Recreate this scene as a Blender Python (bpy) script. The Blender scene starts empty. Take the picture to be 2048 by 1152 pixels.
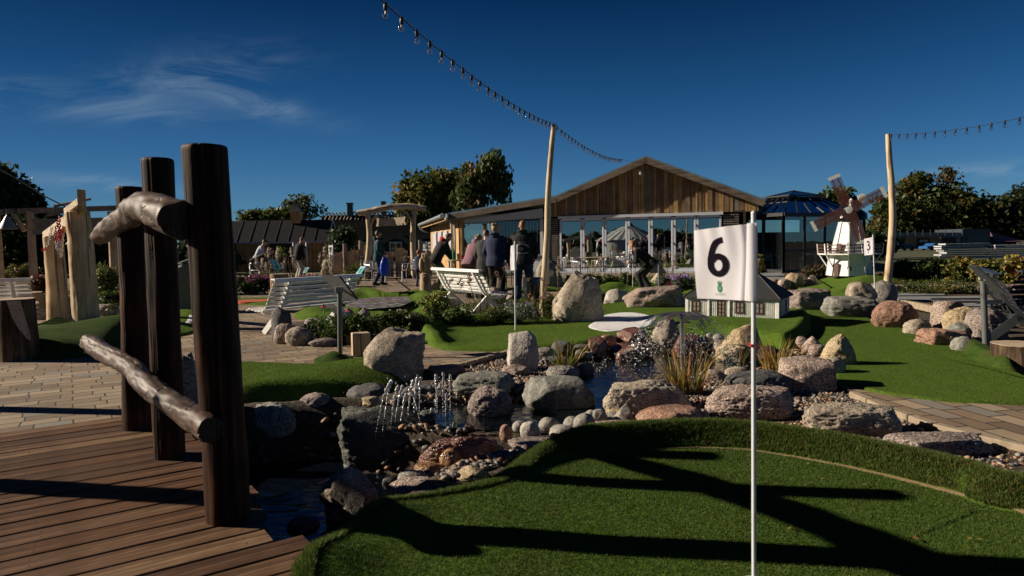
import bpy, bmesh, math, random
import numpy as np
from mathutils import Vector, Matrix, noise as mnoise

sc = bpy.context.scene
R = math.radians
# ------------------------------------------------------------------ camera
FPX = 1365.33; CAMH = 1.3; HOR = 490.0
pitch = math.atan((576 - HOR) / FPX); roll = R(0.9)
_F = Vector((0, math.cos(pitch), -math.sin(pitch)))
_U0 = Vector((0, math.sin(pitch), math.cos(pitch)))
_R0 = Vector((1, 0, 0))
_R = _R0 * math.cos(roll) - _U0 * math.sin(roll)
_U = _U0 * math.cos(roll) + _R0 * math.sin(roll)
cam_d = bpy.data.cameras.new("camera"); cam = bpy.data.objects.new("camera", cam_d)
sc.collection.objects.link(cam); sc.camera = cam
cam_d.sensor_width = 36; cam_d.lens = 24; cam_d.clip_start = 0.05; cam_d.clip_end = 2000
cam.matrix_world = Matrix(((_R.x, _U.x, -_F.x, 0), (_R.y, _U.y, -_F.y, 0), (_R.z, _U.z, -_F.z, CAMH), (0, 0, 0, 1)))
cam_d.dof.use_dof = True; cam_d.dof.focus_distance = 7.5; cam_d.dof.aperture_fstop = 4.0

SUN_AZ = 81.5; SUN_EL = 24.5       # degrees left of the view, above the horizon
# ------------------------------------------------------------------ world
world = bpy.data.worlds.new("World"); sc.world = world; world.use_nodes = True
wt = world.node_tree; wt.nodes.clear()
sky = wt.nodes.new("ShaderNodeTexSky"); sky.sky_type = 'NISHITA'; sky.sun_disc = False
sky.sun_elevation = R(SUN_EL); sky.sun_rotation = R(-SUN_AZ); sky.altitude = 0; sky.air_density = 1.0
sky.dust_density = 0.25; sky.ozone_density = 2.2
gam = wt.nodes.new("ShaderNodeGamma"); gam.inputs[1].default_value = 1.0
mulc = wt.nodes.new("ShaderNodeMix"); mulc.data_type = 'RGBA'; mulc.blend_type = 'MULTIPLY'
mulc.inputs[0].default_value = 1.0; mulc.inputs[7].default_value = (0.50, 0.58, 0.60, 1)
bg = wt.nodes.new("ShaderNodeBackground"); bg.inputs[1].default_value = 0.10
out = wt.nodes.new("ShaderNodeOutputWorld")
wl = wt.links.new
wl(sky.outputs[0], gam.inputs[0]); wl(gam.outputs[0], mulc.inputs[6])
sky.dust_density = 0.0
# thin cirrus: streaked noise, only in one part of the sky (direction based, real sky at infinity)
tc = wt.nodes.new("ShaderNodeTexCoord")
def wmath(op, a, b=None, c=None, clamp=False):
    n = wt.nodes.new("ShaderNodeMath"); n.operation = op; n.use_clamp = clamp
    for i, v in enumerate((a, b, c)):
        if v is None: continue
        if isinstance(v, (int, float)): n.inputs[i].default_value = v
        else: wl(v, n.inputs[i])
    return n.outputs[0]
sep = wt.nodes.new("ShaderNodeSeparateXYZ"); wl(tc.outputs['Generated'], sep.inputs[0])
az = wmath('ARCTAN2', sep.outputs[0], sep.outputs[1]); el = wmath('ARCSINE', sep.outputs[2])
def blob(a0, e0, wa, we, rot=0.0):
    da = wmath('SUBTRACT', az, R(a0)); de = wmath('SUBTRACT', el, R(e0))
    c, s = math.cos(R(rot)), math.sin(R(rot))
    u = wmath('ADD', wmath('MULTIPLY', da, c / R(wa)), wmath('MULTIPLY', de, s / R(wa)))
    v = wmath('ADD', wmath('MULTIPLY', da, -s / R(we)), wmath('MULTIPLY', de, c / R(we)))
    d = wmath('ADD', wmath('MULTIPLY', u, u), wmath('MULTIPLY', v, v))
    return wmath('POWER', 2.718, wmath('MULTIPLY', d, -1.0))
# clear polarised autumn sky: the filter deepens the blue with height and towards the sun's side
rp = wt.nodes.new("ShaderNodeValToRGB"); wl(sep.outputs[2], rp.inputs[0])
stops = [(0.0, (.115, .26, .47)), (.08, (.100, .225, .40)), (.21, (.040, .150, .275)), (.33, (.012, .072, .155)), (1.0, (.012, .06, .14))]
while len(rp.color_ramp.elements) < len(stops): rp.color_ramp.elements.new(.5)
for e_, (p_, c_) in zip(rp.color_ramp.elements, stops): e_.position = p_; e_.color = (*c_, 1)
azf = wmath('SUBTRACT', 1.0, wmath('MULTIPLY', wmath('SUBTRACT', wmath('MULTIPLY', az, -1.0), .1, clamp=True), .55))
sc3 = wt.nodes.new("ShaderNodeVectorMath"); sc3.operation = 'SCALE'; wl(rp.outputs[0], sc3.inputs[0]); wl(azf, sc3.inputs['Scale'])
wl(sc3.outputs[0], mulc.inputs[7])
comb = wt.nodes.new("ShaderNodeCombineXYZ")
wl(wmath('MULTIPLY', wmath('ADD', az, wmath('MULTIPLY', el, 0.55)), 5.0), comb.inputs[0])
wl(wmath('MULTIPLY', wmath('SUBTRACT', el, wmath('MULTIPLY', az, 0.16)), 19.0), comb.inputs[1])
n1 = wt.nodes.new("ShaderNodeTexNoise"); n1.inputs['Scale'].default_value = 1.3; n1.inputs['Detail'].default_value = 7
n1.inputs['Roughness'].default_value = 0.62; n1.inputs['Distortion'].default_value = 1.1
wl(comb.outputs[0], n1.inputs['Vector'])
mask = wmath('ADD', wmath('MULTIPLY', blob(-24, 12.8, 6, 1.7, 14), 0.75),
       wmath('ADD', wmath('MULTIPLY', blob(-33, 10.4, 8, 1.0, -3), 0.9),
       wmath('ADD', wmath('MULTIPLY', blob(-20, 11.0, 5, .9, -10), 0.8),
       wmath('ADD', wmath('MULTIPLY', blob(-30.5, 4.8, 5, 0.5, -4), 1.1),
             wmath('MULTIPLY', blob(35, 4.6, 4, 0.5, 0), 1.0)))))
cl = wmath('MULTIPLY', mask, wmath('MULTIPLY', wmath('SUBTRACT', n1.outputs[0], 0.40, clamp=True), 3.0), clamp=True)
cmix = wt.nodes.new("ShaderNodeMix"); cmix.data_type = 'RGBA'
wl(wmath('MULTIPLY', cl, 0.5), cmix.inputs[0]); wl(mulc.outputs[2], cmix.inputs[6])
cmix.inputs[7].default_value = (1.9, 2.6, 3.3, 1)
wl(cmix.outputs[2], bg.inputs[0]); wl(bg.outputs[0], out.inputs[0])
# ------------------------------------------------------------------ sun
sd = bpy.data.lights.new("sun", 'SUN'); sd.energy = 5.0; sd.angle = R(0.5); sd.color = (1.0, 0.86, 0.68)
sun = bpy.data.objects.new("sun", sd); sc.collection.objects.link(sun)
tosun = Vector((-math.sin(R(SUN_AZ)) * math.cos(R(SUN_EL)), math.cos(R(SUN_AZ)) * math.cos(R(SUN_EL)), math.sin(R(SUN_EL))))
sun.rotation_euler = tosun.to_track_quat('Z', 'Y').to_euler()
sc.view_settings.view_transform = 'Standard'; sc.view_settings.look = 'None'
sc.view_settings.exposure = 0.6; sc.view_settings.gamma = 1.0
sc.cycles.max_bounces = 6; sc.cycles.transparent_max_bounces = 12; sc.cycles.caustics_reflective = False; sc.cycles.caustics_refractive = False

# ------------------------------------------------------------------ placing helpers (photo pixel -> point of the place)
def ray(px, py):
    return _F + _R * ((px - 1024) / FPX) + _U * ((576 - py) / FPX)
def P(px, py, z=0.0):
    d = ray(px, py); t = (z - CAMH) / d.z
    return Vector((d.x * t, d.y * t, z))
def PD(px, py, dist):
    d = ray(px, py); t = dist / d.y
    return Vector((d.x * t, dist, CAMH + d.z * t))
def W(npx, dist): return npx / FPX * dist       # width in metres of npx photo pixels at a distance

# ------------------------------------------------------------------ scene objects
COL = sc.collection
def tag(o, label=None, cat=None, group=None, kind=None):
    if label: o['label'] = label
    if cat: o['category'] = cat
    if group: o['group'] = group
    if kind: o['kind'] = kind
    return o
def root(name, label, cat, loc=(0, 0, 0), rz=0.0, group=None):
    o = bpy.data.objects.new(name, None); COL.objects.link(o); o.location = loc; o.rotation_euler = (0, 0, rz)
    o.empty_display_size = 0.1
    return tag(o, label, cat, group)
def link_mesh(name, me, m=None, parent=None, loc=None):
    if m is not None and not me.materials: me.materials.append(m)
    o = bpy.data.objects.new(name, me); COL.objects.link(o)
    if parent is not None: o.parent = parent
    if loc is not None: o.location = loc
    return o
def copy_tree(o, parent=None, label=None):
    c = o.copy(); COL.objects.link(c); c.parent = parent
    if label: c['label'] = label
    for ch in list(o.children): copy_tree(ch, c)
    return c
def npmesh(name, verts, faces_flat, sizes=None, k=None, smooth=False):
    """verts Nx3, faces: MxK array or flat + sizes"""
    me = bpy.data.meshes.new(name)
    verts = np.asarray(verts, np.float32)
    if sizes is None:
        f = np.asarray(faces_flat, np.int32); M, K = f.shape
        sizes = np.full(M, K, np.int32); flat = f.ravel()
    else:
        flat = np.asarray(faces_flat, np.int32); sizes = np.asarray(sizes, np.int32); M = len(sizes)
    me.vertices.add(len(verts)); me.vertices.foreach_set('co', verts.ravel())
    me.loops.add(len(flat)); me.loops.foreach_set('vertex_index', flat)
    me.polygons.add(M)
    starts = np.zeros(M, np.int32); starts[1:] = np.cumsum(sizes)[:-1]
    me.polygons.foreach_set('loop_start', starts)
    try: me.polygons.foreach_set('loop_total', sizes)
    except Exception: pass
    if smooth: me.polygons.foreach_set('use_smooth', np.ones(M, bool))
    me.update(calc_edges=True); me.validate()
    return me
def vcol(me, name, cols):
    a = me.attributes.new(name, 'FLOAT_COLOR', 'POINT')
    c = np.ones((len(cols), 4), np.float32); c[:, :3] = cols
    a.data.foreach_set('color', c.ravel())

class MB:
    """collects solids; build() links them as ONE mesh object"""
    def __init__(s): s.v = []; s.f = []; s.m = []; s.mi = 0
    def add(s, vs, fs, M=None):
        b = len(s.v)
        s.v += [tuple(M @ Vector(p)) if M is not None else tuple(p) for p in vs]
        s.f += [tuple(b + i for i in f) for f in fs]; s.m += [s.mi] * len(fs)
        return s
    def box(s, c, d, rot=None, M=None, bev=0.0):
        x, y, z = [q / 2 for q in d]
        if bev > 0:
            b = min(bev, x * .9, y * .9, z * .9)
            vs = []; 
            for sx in (-1, 1):
                for sy in (-1, 1):
                    for sz in (-1, 1):
                        vs += [(sx * (x - b), sy * (y - b), sz * z), (sx * (x - b), sy * y, sz * (z - b)), (sx * x, sy * (y - b), sz * (z - b))]
            bm = bmesh.new()
            for p in vs: bm.verts.new(p)
            bmesh.ops.convex_hull(bm, input=bm.verts)
            bm.verts.ensure_lookup_table(); bm.verts.index_update()
            fs = [[v.index for v in f.verts] for f in bm.faces]; vs = [tuple(v.co) for v in bm.verts]; bm.free()
        else:
            vs = [(-x, -y, -z), (x, -y, -z), (x, y, -z), (-x, y, -z), (-x, -y, z), (x, -y, z), (x, y, z), (-x, y, z)]
            fs = [(0, 3, 2, 1), (4, 5, 6, 7), (0, 1, 5, 4), (1, 2, 6, 5), (2, 3, 7, 6), (3, 0, 4, 7)]
        T = Matrix.Translation(c)
        if rot is not None:
            T = T @ (rot if isinstance(rot, Matrix) else Matrix.Rotation(rot, 4, 'Z'))
        if M is not None: T = M @ T
        return s.add(vs, fs, T)
    def beam(s, a, b, w, h, up=(0, 0, 1), bev=0.0):
        a = Vector(a); b = Vector(b); d = b - a; L = d.length
        if L < 1e-6: return s
        x = d / L; u = Vector(up); y = u.cross(x)
        if y.length < 1e-4: y = Vector((0, 1, 0)).cross(x)
        y.normalize(); z = x.cross(y)
        M = Matrix(((x.x, y.x, z.x, 0), (x.y, y.y, z.y, 0), (x.z, y.z, z.z, 0), (0, 0, 0, 1)))
        return s.box((a + b) / 2, (L, w, h), rot=M, bev=bev)
    def tube(s, pts, rad, n=8, caps=True, M=None, flat=1.0):
        pts = [Vector(p) for p in pts]; N = len(pts)
        if not hasattr(rad, '__len__'): rad = [rad] * N
        vs = []; fs = []; prev = None
        for i, p in enumerate(pts):
            t = (pts[min(i + 1, N - 1)] - pts[max(i - 1, 0)]).normalized()
            if prev is None:
                a = Vector((0, 0, 1)) if abs(t.z) < .9 else Vector((1, 0, 0))
                u = t.cross(a).normalized()
            else:
                u = (prev - t * prev.dot(t)).normalized()
            prev = u; w = t.cross(u)
            for k in range(n):
                an = 2 * math.pi * k / n
                vs.append(p + (u * math.cos(an) + w * math.sin(an) * flat) * rad[i])
        for i in range(N - 1):
            for k in range(n):
                a = i * n + k; b = i * n + (k + 1) % n
                fs.append((a, b, b + n, a + n))
        if caps:
            fs.append(tuple(range(n))[::-1]); fs.append(tuple((N - 1) * n + k for k in range(n)))
        return s.add(vs, fs, M)
    def lathe(s, prof, n=20, c=(0, 0, 0), M=None):
        vs = []; fs = []
        for (r, z) in prof:
            for k in range(n):
                an = 2 * math.pi * k / n
                vs.append((c[0] + r * math.cos(an), c[1] + r * math.sin(an), c[2] + z))
        for i in range(len(prof) - 1):
            for k in range(n):
                a = i * n + k; b = i * n + (k + 1) % n
                fs.append((a, b, b + n, a + n))
        fs.append(tuple(range(n))[::-1]); fs.append(tuple((len(prof) - 1) * n + k for k in range(n)))
        return s.add(vs, fs, M)
    def ell(s, c, r, n=12, m=8, M=None):
        if not hasattr(r, '__len__'): r = (r, r, r)
        vs = [(0, 0, -1)]; fs = []
        for i in range(1, m):
            th = -math.pi / 2 + math.pi * i / m
            for k in range(n):
                an = 2 * math.pi * k / n
                vs.append((math.cos(th) * math.cos(an), math.cos(th) * math.sin(an), math.sin(th)))
        vs.append((0, 0, 1)); L = len(vs) - 1
        for k in range(n): fs.append((0, 1 + (k + 1) % n, 1 + k))
        for i in range(m - 2):
            for k in range(n):
                a = 1 + i * n + k; b = 1 + i * n + (k + 1) % n
                fs.append((a, b, b + n, a + n))
        for k in range(n): fs.append((L, L - n + k, L - n + (k + 1) % n))
        T = Matrix.Translation(c) @ Matrix.Diagonal((r[0], r[1], r[2], 1))
        if M is not None: T = M @ T
        return s.add(vs, fs, T)
    def prism(s, pts, axis_vec, M=None):
        """polygon pts (3D) extruded along axis_vec"""
        a = Vector(axis_vec); n = len(pts)
        vs = [Vector(p) for p in pts] + [Vector(p) + a for p in pts]
        fs = [tuple(range(n))[::-1], tuple(range(n, 2 * n))] + [(i, (i + 1) % n, n + (i + 1) % n, n + i) for i in range(n)]
        return s.add(vs, fs, M)
    def quad(s, *p): return s.add(p, [tuple(range(len(p)))])
    def mesh(s, name, smooth=False, fix=True):
        me = bpy.data.meshes.new(name); me.from_pydata(s.v, [], s.f)
        if any(s.m): me.polygons.foreach_set('material_index', s.m)
        if fix:
            bm = bmesh.new(); bm.from_mesh(me); bmesh.ops.recalc_face_normals(bm, faces=bm.faces)
            if smooth:
                for e in bm.edges:
                    if len(e.link_faces) == 2 and e.calc_face_angle(0) > R(38): e.smooth = False
            bm.to_mesh(me); bm.free()
        if smooth: me.polygons.foreach_set('use_smooth', np.ones(len(me.polygons), bool))
        me.update(); return me
    def build(s, name, m, parent=None, smooth=False, world=False, loc=None):
        """world=True: vertices are world points, shifted by the parent's location"""
        if world and parent is not None:
            Mi = (Matrix.Translation(parent.location) @ Matrix.Rotation(parent.rotation_euler.z, 4, 'Z')).inverted()
            s.v = [tuple(Mi @ Vector(p)) for p in s.v]
        me = s.mesh(name, smooth)
        for q in (m if isinstance(m, (list, tuple)) else [m]): me.materials.append(q)
        return link_mesh(name, me, None, parent, loc)

# ------------------------------------------------------------------ materials
class NT:
    def __init__(s, name):
        s.m = bpy.data.materials.new(name); s.m.use_nodes = True; s.t = s.m.node_tree; s.t.nodes.clear()
        s.out = s.t.nodes.new("ShaderNodeOutputMaterial"); s.l = s.t.links.new
    def n(s, typ, **kw):
        nd = s.t.nodes.new("ShaderNode" + typ)
        for k, v in kw.items():
            if k.startswith('_'): setattr(nd, k[1:], v)
            else:
                key = k.replace('__', ' ')
                inp = nd.inputs[int(key[1:])] if key[0] == 'i' and key[1:].isdigit() else nd.inputs[key]
                if isinstance(v, bpy.types.NodeSocket): s.l(v, inp)
                else: inp.default_value = v
        return nd
    def ramp(s, fac, stops, mode='LINEAR'):
        r = s.n("ValToRGB"); cr = r.color_ramp; cr.interpolation = mode
        while len(cr.elements) < len(stops): cr.elements.new(0.5)
        for e, (p, c) in zip(cr.elements, stops):
            e.position = p; e.color = (*c, 1) if len(c) == 3 else c
        s.l(fac, r.inputs[0]); return r.outputs[0]
    def mix(s, fac, a, b, typ='MIX'):
        m = s.n("Mix", _data_type='RGBA', _blend_type=typ)
        for i, v in ((0, fac), (6, a), (7, b)):
            if isinstance(v, bpy.types.NodeSocket): s.l(v, m.inputs[i])
            else: m.inputs[i].default_value = v if not isinstance(v, tuple) else ((*v, 1) if len(v) == 3 else v)
        return m.outputs[2]
    def math(s, op, a, b=None, clamp=False):
        m = s.n("Math", _operation=op, _use_clamp=clamp)
        for i, v in enumerate((a, b)):
            if v is None: continue
            if isinstance(v, bpy.types.NodeSocket): s.l(v, m.inputs[i])
            else: m.inputs[i].default_value = v
        return m.outputs[0]
    def coord(s, which='Object', scale=(1, 1, 1), rot=(0, 0, 0), off=(0, 0, 0)):
        c = s.n("TexCoord"); mp = s.n("Mapping"); s.l(c.outputs[which], mp.inputs[0])
        mp.inputs['Scale'].default_value = scale; mp.inputs['Rotation'].default_value = rot; mp.inputs['Location'].default_value = off
        return mp.outputs[0]
    def noise(s, v, scale, detail=4, rough=0.55, dist=0.0):
        return s.n("TexNoise", Vector=v, Scale=scale, Detail=detail, Roughness=rough, Distortion=dist)
    def bump(s, h, strength=0.5, dist=0.02, nrm=None):
        b = s.n("Bump", Height=h, Strength=strength, Distance=dist)
        if nrm is not None: s.l(nrm, b.inputs['Normal'])
        return b.outputs[0]
    def done(s, col, rough=0.7, normal=None, **kw):
        p = s.n("BsdfPrincipled")
        for k, v in (('Base Color', col), ('Roughness', rough)) + tuple((k.replace('__', ' '), v) for k, v in kw.items()):
            if isinstance(v, bpy.types.NodeSocket): s.l(v, p.inputs[k])
            else: p.inputs[k].default_value = v if not (isinstance(v, tuple) and len(v) == 3) else (*v, 1)
        if normal is not None: s.l(normal, p.inputs['Normal'])
        s.l(p.outputs[0], s.out.inputs[0]); s.p = p
        return s.m
def plain(name, c, rough=0.6, var=0.25, scale=8.0, bump=0.15, metal=0.0, **kw):
    """painted or woven surface with slight mottling, scuffs and grain"""
    t = NT(name); v = t.coord('Object')
    n = t.noise(v, scale, 5); n2 = t.noise(v, scale * 9, 3)
    f = t.math('ADD', t.math('MULTIPLY', n.outputs[0], .7), t.math('MULTIPLY', n2.outputs[0], .3))
    dk = tuple(q * (1 - var) for q in c); lt = tuple(min(1, q * (1 + var * .6)) for q in c)
    col = t.ramp(f, [(0.32, dk), (0.68, lt)])
    r = t.math('ADD', t.math('MULTIPLY', n2.outputs[0], .2), rough - .1)
    return t.done(col, r, t.bump(n2.outputs[0], bump, 0.01), Metallic=metal, **kw)
def wood(name, cs, scale=1.0, axis='Z', rough=0.65, bump=0.4, knots=True, spec=.35):
    """long grain along one axis with knots, checks and patchy weathering; cs = dark, mid, light"""
    t = NT(name); st = {'X': (0.06, 1, 1), 'Y': (1, 0.06, 1), 'Z': (1, 1, 0.06)}[axis]
    v = t.coord('Object', tuple(q * scale for q in st))
    g = t.noise(v, 28, 6, 0.6, 0.6); p = t.noise(t.coord('Object'), 2.5 * scale, 4, .6)
    ck = t.noise(t.coord('Object', tuple(q * scale for q in {'X': (0.02, 1, 1), 'Y': (1, 0.02, 1), 'Z': (1, 1, 0.02)}[axis])), 17, 2, .5, .3)
    f = t.math('ADD', t.math('MULTIPLY', g.outputs[0], .6), t.math('MULTIPLY', p.outputs[0], .4))
    col = t.ramp(f, [(0.33, cs[0]), (0.5, cs[1]), (0.68, cs[2])])
    crack = t.ramp(ck.outputs[0], [(0.335, (0, 0, 0)), (0.37, (1, 1, 1))])
    col = t.mix(t.math('MULTIPLY', t.math('SUBTRACT', 1.0, crack), .75), col, tuple(q * .15 for q in cs[0]))
    if knots:
        vo = t.n("TexVoronoi", Vector=t.coord('Object', tuple(q * scale for q in {'X': (.35, 1, 1), 'Y': (1, .35, 1), 'Z': (1, 1, .35)}[axis])), Scale=5.0)
        k = t.ramp(vo.outputs[0], [(0.05, (1, 1, 1)), (0.13, (0, 0, 0))])
        col = t.mix(t.math('MULTIPLY', k, .8), col, tuple(q * .35 for q in cs[0]))
    h = t.math('ADD', t.math('MULTIPLY', g.outputs[0], .5), crack)
    return t.done(col, rough, t.bump(h, bump, 0.006), Specular__IOR__Level=spec)
def stone(name, cs, speck=0.35, rough=0.8, bump=0.9, bands=0.0, scale=1.0, coat=0.0):
    t = NT(name); oi = t.n("ObjectInfo"); v0 = t.n("TexCoord").outputs['Object']
    sh = t.n("VectorMath", _operation='SCALE', i0=oi.outputs['Location'], Scale=7.3)
    v = t.n("VectorMath", _operation='ADD', i0=v0, i1=sh.outputs[0]).outputs[0]
    big = t.noise(v, 3.2 * scale, 5, .6, .4); mid = t.noise(v, 14 * scale, 5, .65); fine = t.noise(v, 70 * scale, 3, .7)
    vo = t.n("TexVoronoi", Vector=v, Scale=55.0 * scale)
    f = t.math('ADD', t.math('MULTIPLY', big.outputs[0], .55), t.math('MULTIPLY', mid.outputs[0], .45))
    col = t.ramp(f, [(0.36, cs[0]), (0.5, cs[1]), (0.64, cs[2])])
    col = t.mix(t.math('MULTIPLY', t.ramp(fine.outputs[0], [(0.50, (0, 0, 0)), (0.60, (1, 1, 1))]), speck), col, tuple(min(1, q * 1.7 + .05) for q in cs[2]))
    col = t.mix(t.math('MULTIPLY', t.ramp(fine.outputs[0], [(0.38, (1, 1, 1)), (0.47, (0, 0, 0))]), speck * 1.4, True), col, tuple(q * .3 for q in cs[0]))
    if bands:
        w = t.n("TexWave", Vector=v, Scale=2.2, Distortion=9.0, Detail=3.0)
        col = t.mix(t.math('MULTIPLY', t.ramp(w.outputs[1], [(.75, (0, 0, 0)), (.95, (1, 1, 1))]), bands), col, tuple(min(1, q * 1.6) for q in cs[2]))
    h = t.math('ADD', mid.outputs[0], t.math('MULTIPLY', fine.outputs[0], .45))
    kw = dict(Coat__Weight=coat, Coat__Roughness=0.06) if coat else {}
    return t.done(col, rough, t.bump(h, bump, 0.022), **kw)
def glassy(name, tint=(.6, .7, .75), refl=0.42, rough=0.0):
    t = NT(name)
    lw = t.n("LayerWeight", Blend=0.35)
    f = t.math('ADD', t.math('MULTIPLY', lw.outputs['Fresnel'], .9), refl, True)
    w = t.noise(t.coord('Object'), 1.1, 2)
    g = t.n("BsdfGlossy", Color=(.86, .93, 1, 1), Roughness=rough, Normal=t.bump(w.outputs[0], 0.05, 0.02)); tr = t.n("BsdfTransparent", Color=(*tint, 1))
    mx = t.n("MixShader"); t.l(f, mx.inputs[0]); t.l(tr.outputs[0], mx.inputs[1]); t.l(g.outputs[0], mx.inputs[2])
    t.l(mx.outputs[0], t.out.inputs[0]); return t.m
def vc_mat(name, attr='tint', rough=0.7, trans=0.0, bump=0.0, spec=0.3, coat=0.0):
    t = NT(name); a = t.n("Attribute", _attribute_name=attr)
    col = a.outputs['Color']; kw = {}
    nrm = None
    if bump:
        nz = t.noise(t.coord('Object'), 60, 3); nrm = t.bump(nz.outputs[0], bump, .01)
    if trans:
        d = t.n("BsdfPrincipled"); t.l(col, d.inputs['Base Color']); d.inputs['Roughness'].default_value = rough; d.inputs['Specular IOR Level'].default_value = spec
        tl = t.n("BsdfTranslucent"); t.l(col, tl.inputs[0])
        mx = t.n("MixShader"); mx.inputs[0].default_value = trans
        t.l(d.outputs[0], mx.inputs[1]); t.l(tl.outputs[0], mx.inputs[2]); t.l(mx.outputs[0], t.out.inputs[0]); return t.m
    return t.done(col, rough, nrm, Specular__IOR__Level=spec, Coat__Weight=coat)
rng = np.random.default_rng(7)
def poly_inside(x, y, poly):
    inside = np.zeros(x.shape, bool); n = len(poly)
    for i in range(n):
        x1, y1 = poly[i][:2]; x2, y2 = poly[(i + 1) % n][:2]
        if y1 == y2: continue
        c = ((y1 > y) != (y2 > y)) & (x < (x2 - x1) * (y - y1) / (y2 - y1) + x1)
        inside ^= c
    return inside
def poly_sd(x, y, poly):
    """signed distance, positive inside"""
    d = np.full(x.shape, 1e9)
    n = len(poly)
    for i in range(n):
        ax, ay = poly[i][:2]; bx, by = poly[(i + 1) % n][:2]
        ex, ey = bx - ax, by - ay; L = ex * ex + ey * ey + 1e-12
        t = np.clip(((x - ax) * ex + (y - ay) * ey) / L, 0, 1)
        d = np.minimum(d, np.hypot(x - ax - t * ex, y - ay - t * ey))
    return np.where(poly_inside(x, y, poly), d, -d)
def smooth_loop(pts, n=120):
    """closed Catmull-Rom through 2D points"""
    p = np.array([q[:2] for q in pts], float); N = len(p); out = []
    per = max(2, n // N)
    for i in range(N):
        p0, p1, p2, p3 = p[(i - 1) % N], p[i], p[(i + 1) % N], p[(i + 2) % N]
        for k in range(per):
            t = k / per
            out.append(.5 * ((2 * p1) + (p2 - p0) * t + (2 * p0 - 5 * p1 + 4 * p2 - p3) * t * t + (3 * p1 - p0 - 3 * p2 + p3) * t ** 3))
    return np.array(out)
def sstep(a, b, x):
    t = np.clip((x - a) / (b - a), 0, 1); return t * t * (3 - 2 * t)
# ================================================================== SETTING: ground, water, paving, turf, gravel
W1, W2 = -0.12, -0.46            # water levels of the upper pond and the lower stream
def px_poly(pts, z=0.0): return [tuple(P(x, y, z)[:2]) for x, y in pts]
UP = px_poly([(1150, 712), (1230, 700), (1340, 697), (1440, 703), (1530, 716), (1490, 742), (1420, 762), (1320, 772), (1225, 792), (1215, 835),
              (1150, 866), (1050, 872), (940, 864), (845, 862), (850, 822), (950, 815), (1060, 812), (1150, 800), (1165, 770), (1140, 740)], W1)
LOW = px_poly([(850, 915), (760, 915), (640, 925), (540, 935), (470, 940)], W2) + [(-2.6, 5.0), (-2.9, 3.2), (-1.9, 1.8), (-1.35, 2.2), (-1.2, 3.0), (-1.0, 3.6), (-.8, 4.15), (-.35, 4.6), (.0, 4.8), (.05, 5.1), (-.3, 5.25)]
T6 = px_poly([(392, 800), (398, 745), (470, 729), (560, 731), (640, 733), (700, 728), (770, 722), (830, 733), (842, 755), (800, 776), (700, 786), (560, 796), (430, 800)])
def tz(x, y):
    x = np.asarray(x, float); y = np.asarray(y, float)
    z = np.full(x.shape, -0.03)
    z = z - 0.34 * sstep(-0.30, 0.12, poly_sd(x, y, UP))
    l = poly_sd(x, y, LOW); z = np.where(l > -0.45, np.minimum(z, -0.03 - 0.75 * sstep(-0.42, 0.15, l)), z)
    z = np.minimum(z, -.03 - .55 * sstep(.0, .15, poly_sd(x, y, T6)))
    ax, ay, bx, by = -1.15, 5.42, .30, 5.02; t = np.clip(((x - ax) * (bx - ax) + (y - ay) * (by - ay)) / ((bx - ax) ** 2 + (by - ay) ** 2), 0, 1)
    dm = np.hypot(x - ax - t * (bx - ax), y - ay - t * (by - ay)); return np.maximum(z, -.13 - .5 * sstep(.05, .28, dm) - 9 * (dm > .3))
# --- ground sheet: one grid, fine near the water and coarse to the horizon
def axis(lo, hi, fine_lo, fine_hi, d, D):
    a = list(np.arange(fine_lo, fine_hi, d)); g = fine_hi; s = d
    while g < hi: a.append(g); s *= 1.35; g += min(s, D)
    g = fine_lo; s = d; pre = []
    while g > lo: s *= 1.35; g -= min(s, D); pre.append(g)
    return np.array(pre[::-1] + a + [hi])
gx = axis(-900, 900, -3.5, 6.5, 0.06, 120); gy = axis(-300, 1200, 1.0, 10.5, 0.06, 120)
X, Y = np.meshgrid(gx, gy); Z = tz(X, Y)
Z += 0.012 * np.sin(X * 9.1 + 2 * np.sin(Y * 5)) * np.cos(Y * 8.3) * (np.abs(X) < 7) * (Y < 11)
nx, ny = len(gx), len(gy)
ii = np.arange(nx * ny).reshape(ny, nx)
F4 = np.stack([ii[:-1, :-1], ii[:-1, 1:], ii[1:, 1:], ii[1:, :-1]], -1).reshape(-1, 4)
def m_ground():
    t = NT("soil_and_rough_grass"); v = t.coord('Object')
    a = t.noise(v, .35, 6, .6); b = t.noise(v, 26, 4, .7); c = t.noise(v, 5, 4)
    soil = t.ramp(b.outputs[0], [(.3, (.012, .009, .006)), (.5, (.05, .035, .022)), (.66, (.11, .085, .06))])
    gr = t.ramp(c.outputs[0], [(.3, (.03, .05, .012)), (.7, (.09, .11, .03))])
    sx = t.n("SeparateXYZ", Vector=v)
    far = t.math('MULTIPLY', t.math('SUBTRACT', sx.outputs[1], 20.0), .2, True)
    col = t.mix(t.math('MULTIPLY', far, t.ramp(a.outputs[0], [(.4, (0, 0, 0)), (.6, (1, 1, 1))])), soil, gr)
    return t.done(col, .95, t.bump(b.outputs[0], .8, .03))
g_o = link_mesh("ground", npmesh("ground", np.stack([X, Y, Z], -1).reshape(-1, 3), F4, smooth=True), m_ground()); tag(g_o, kind="structure")
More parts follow.
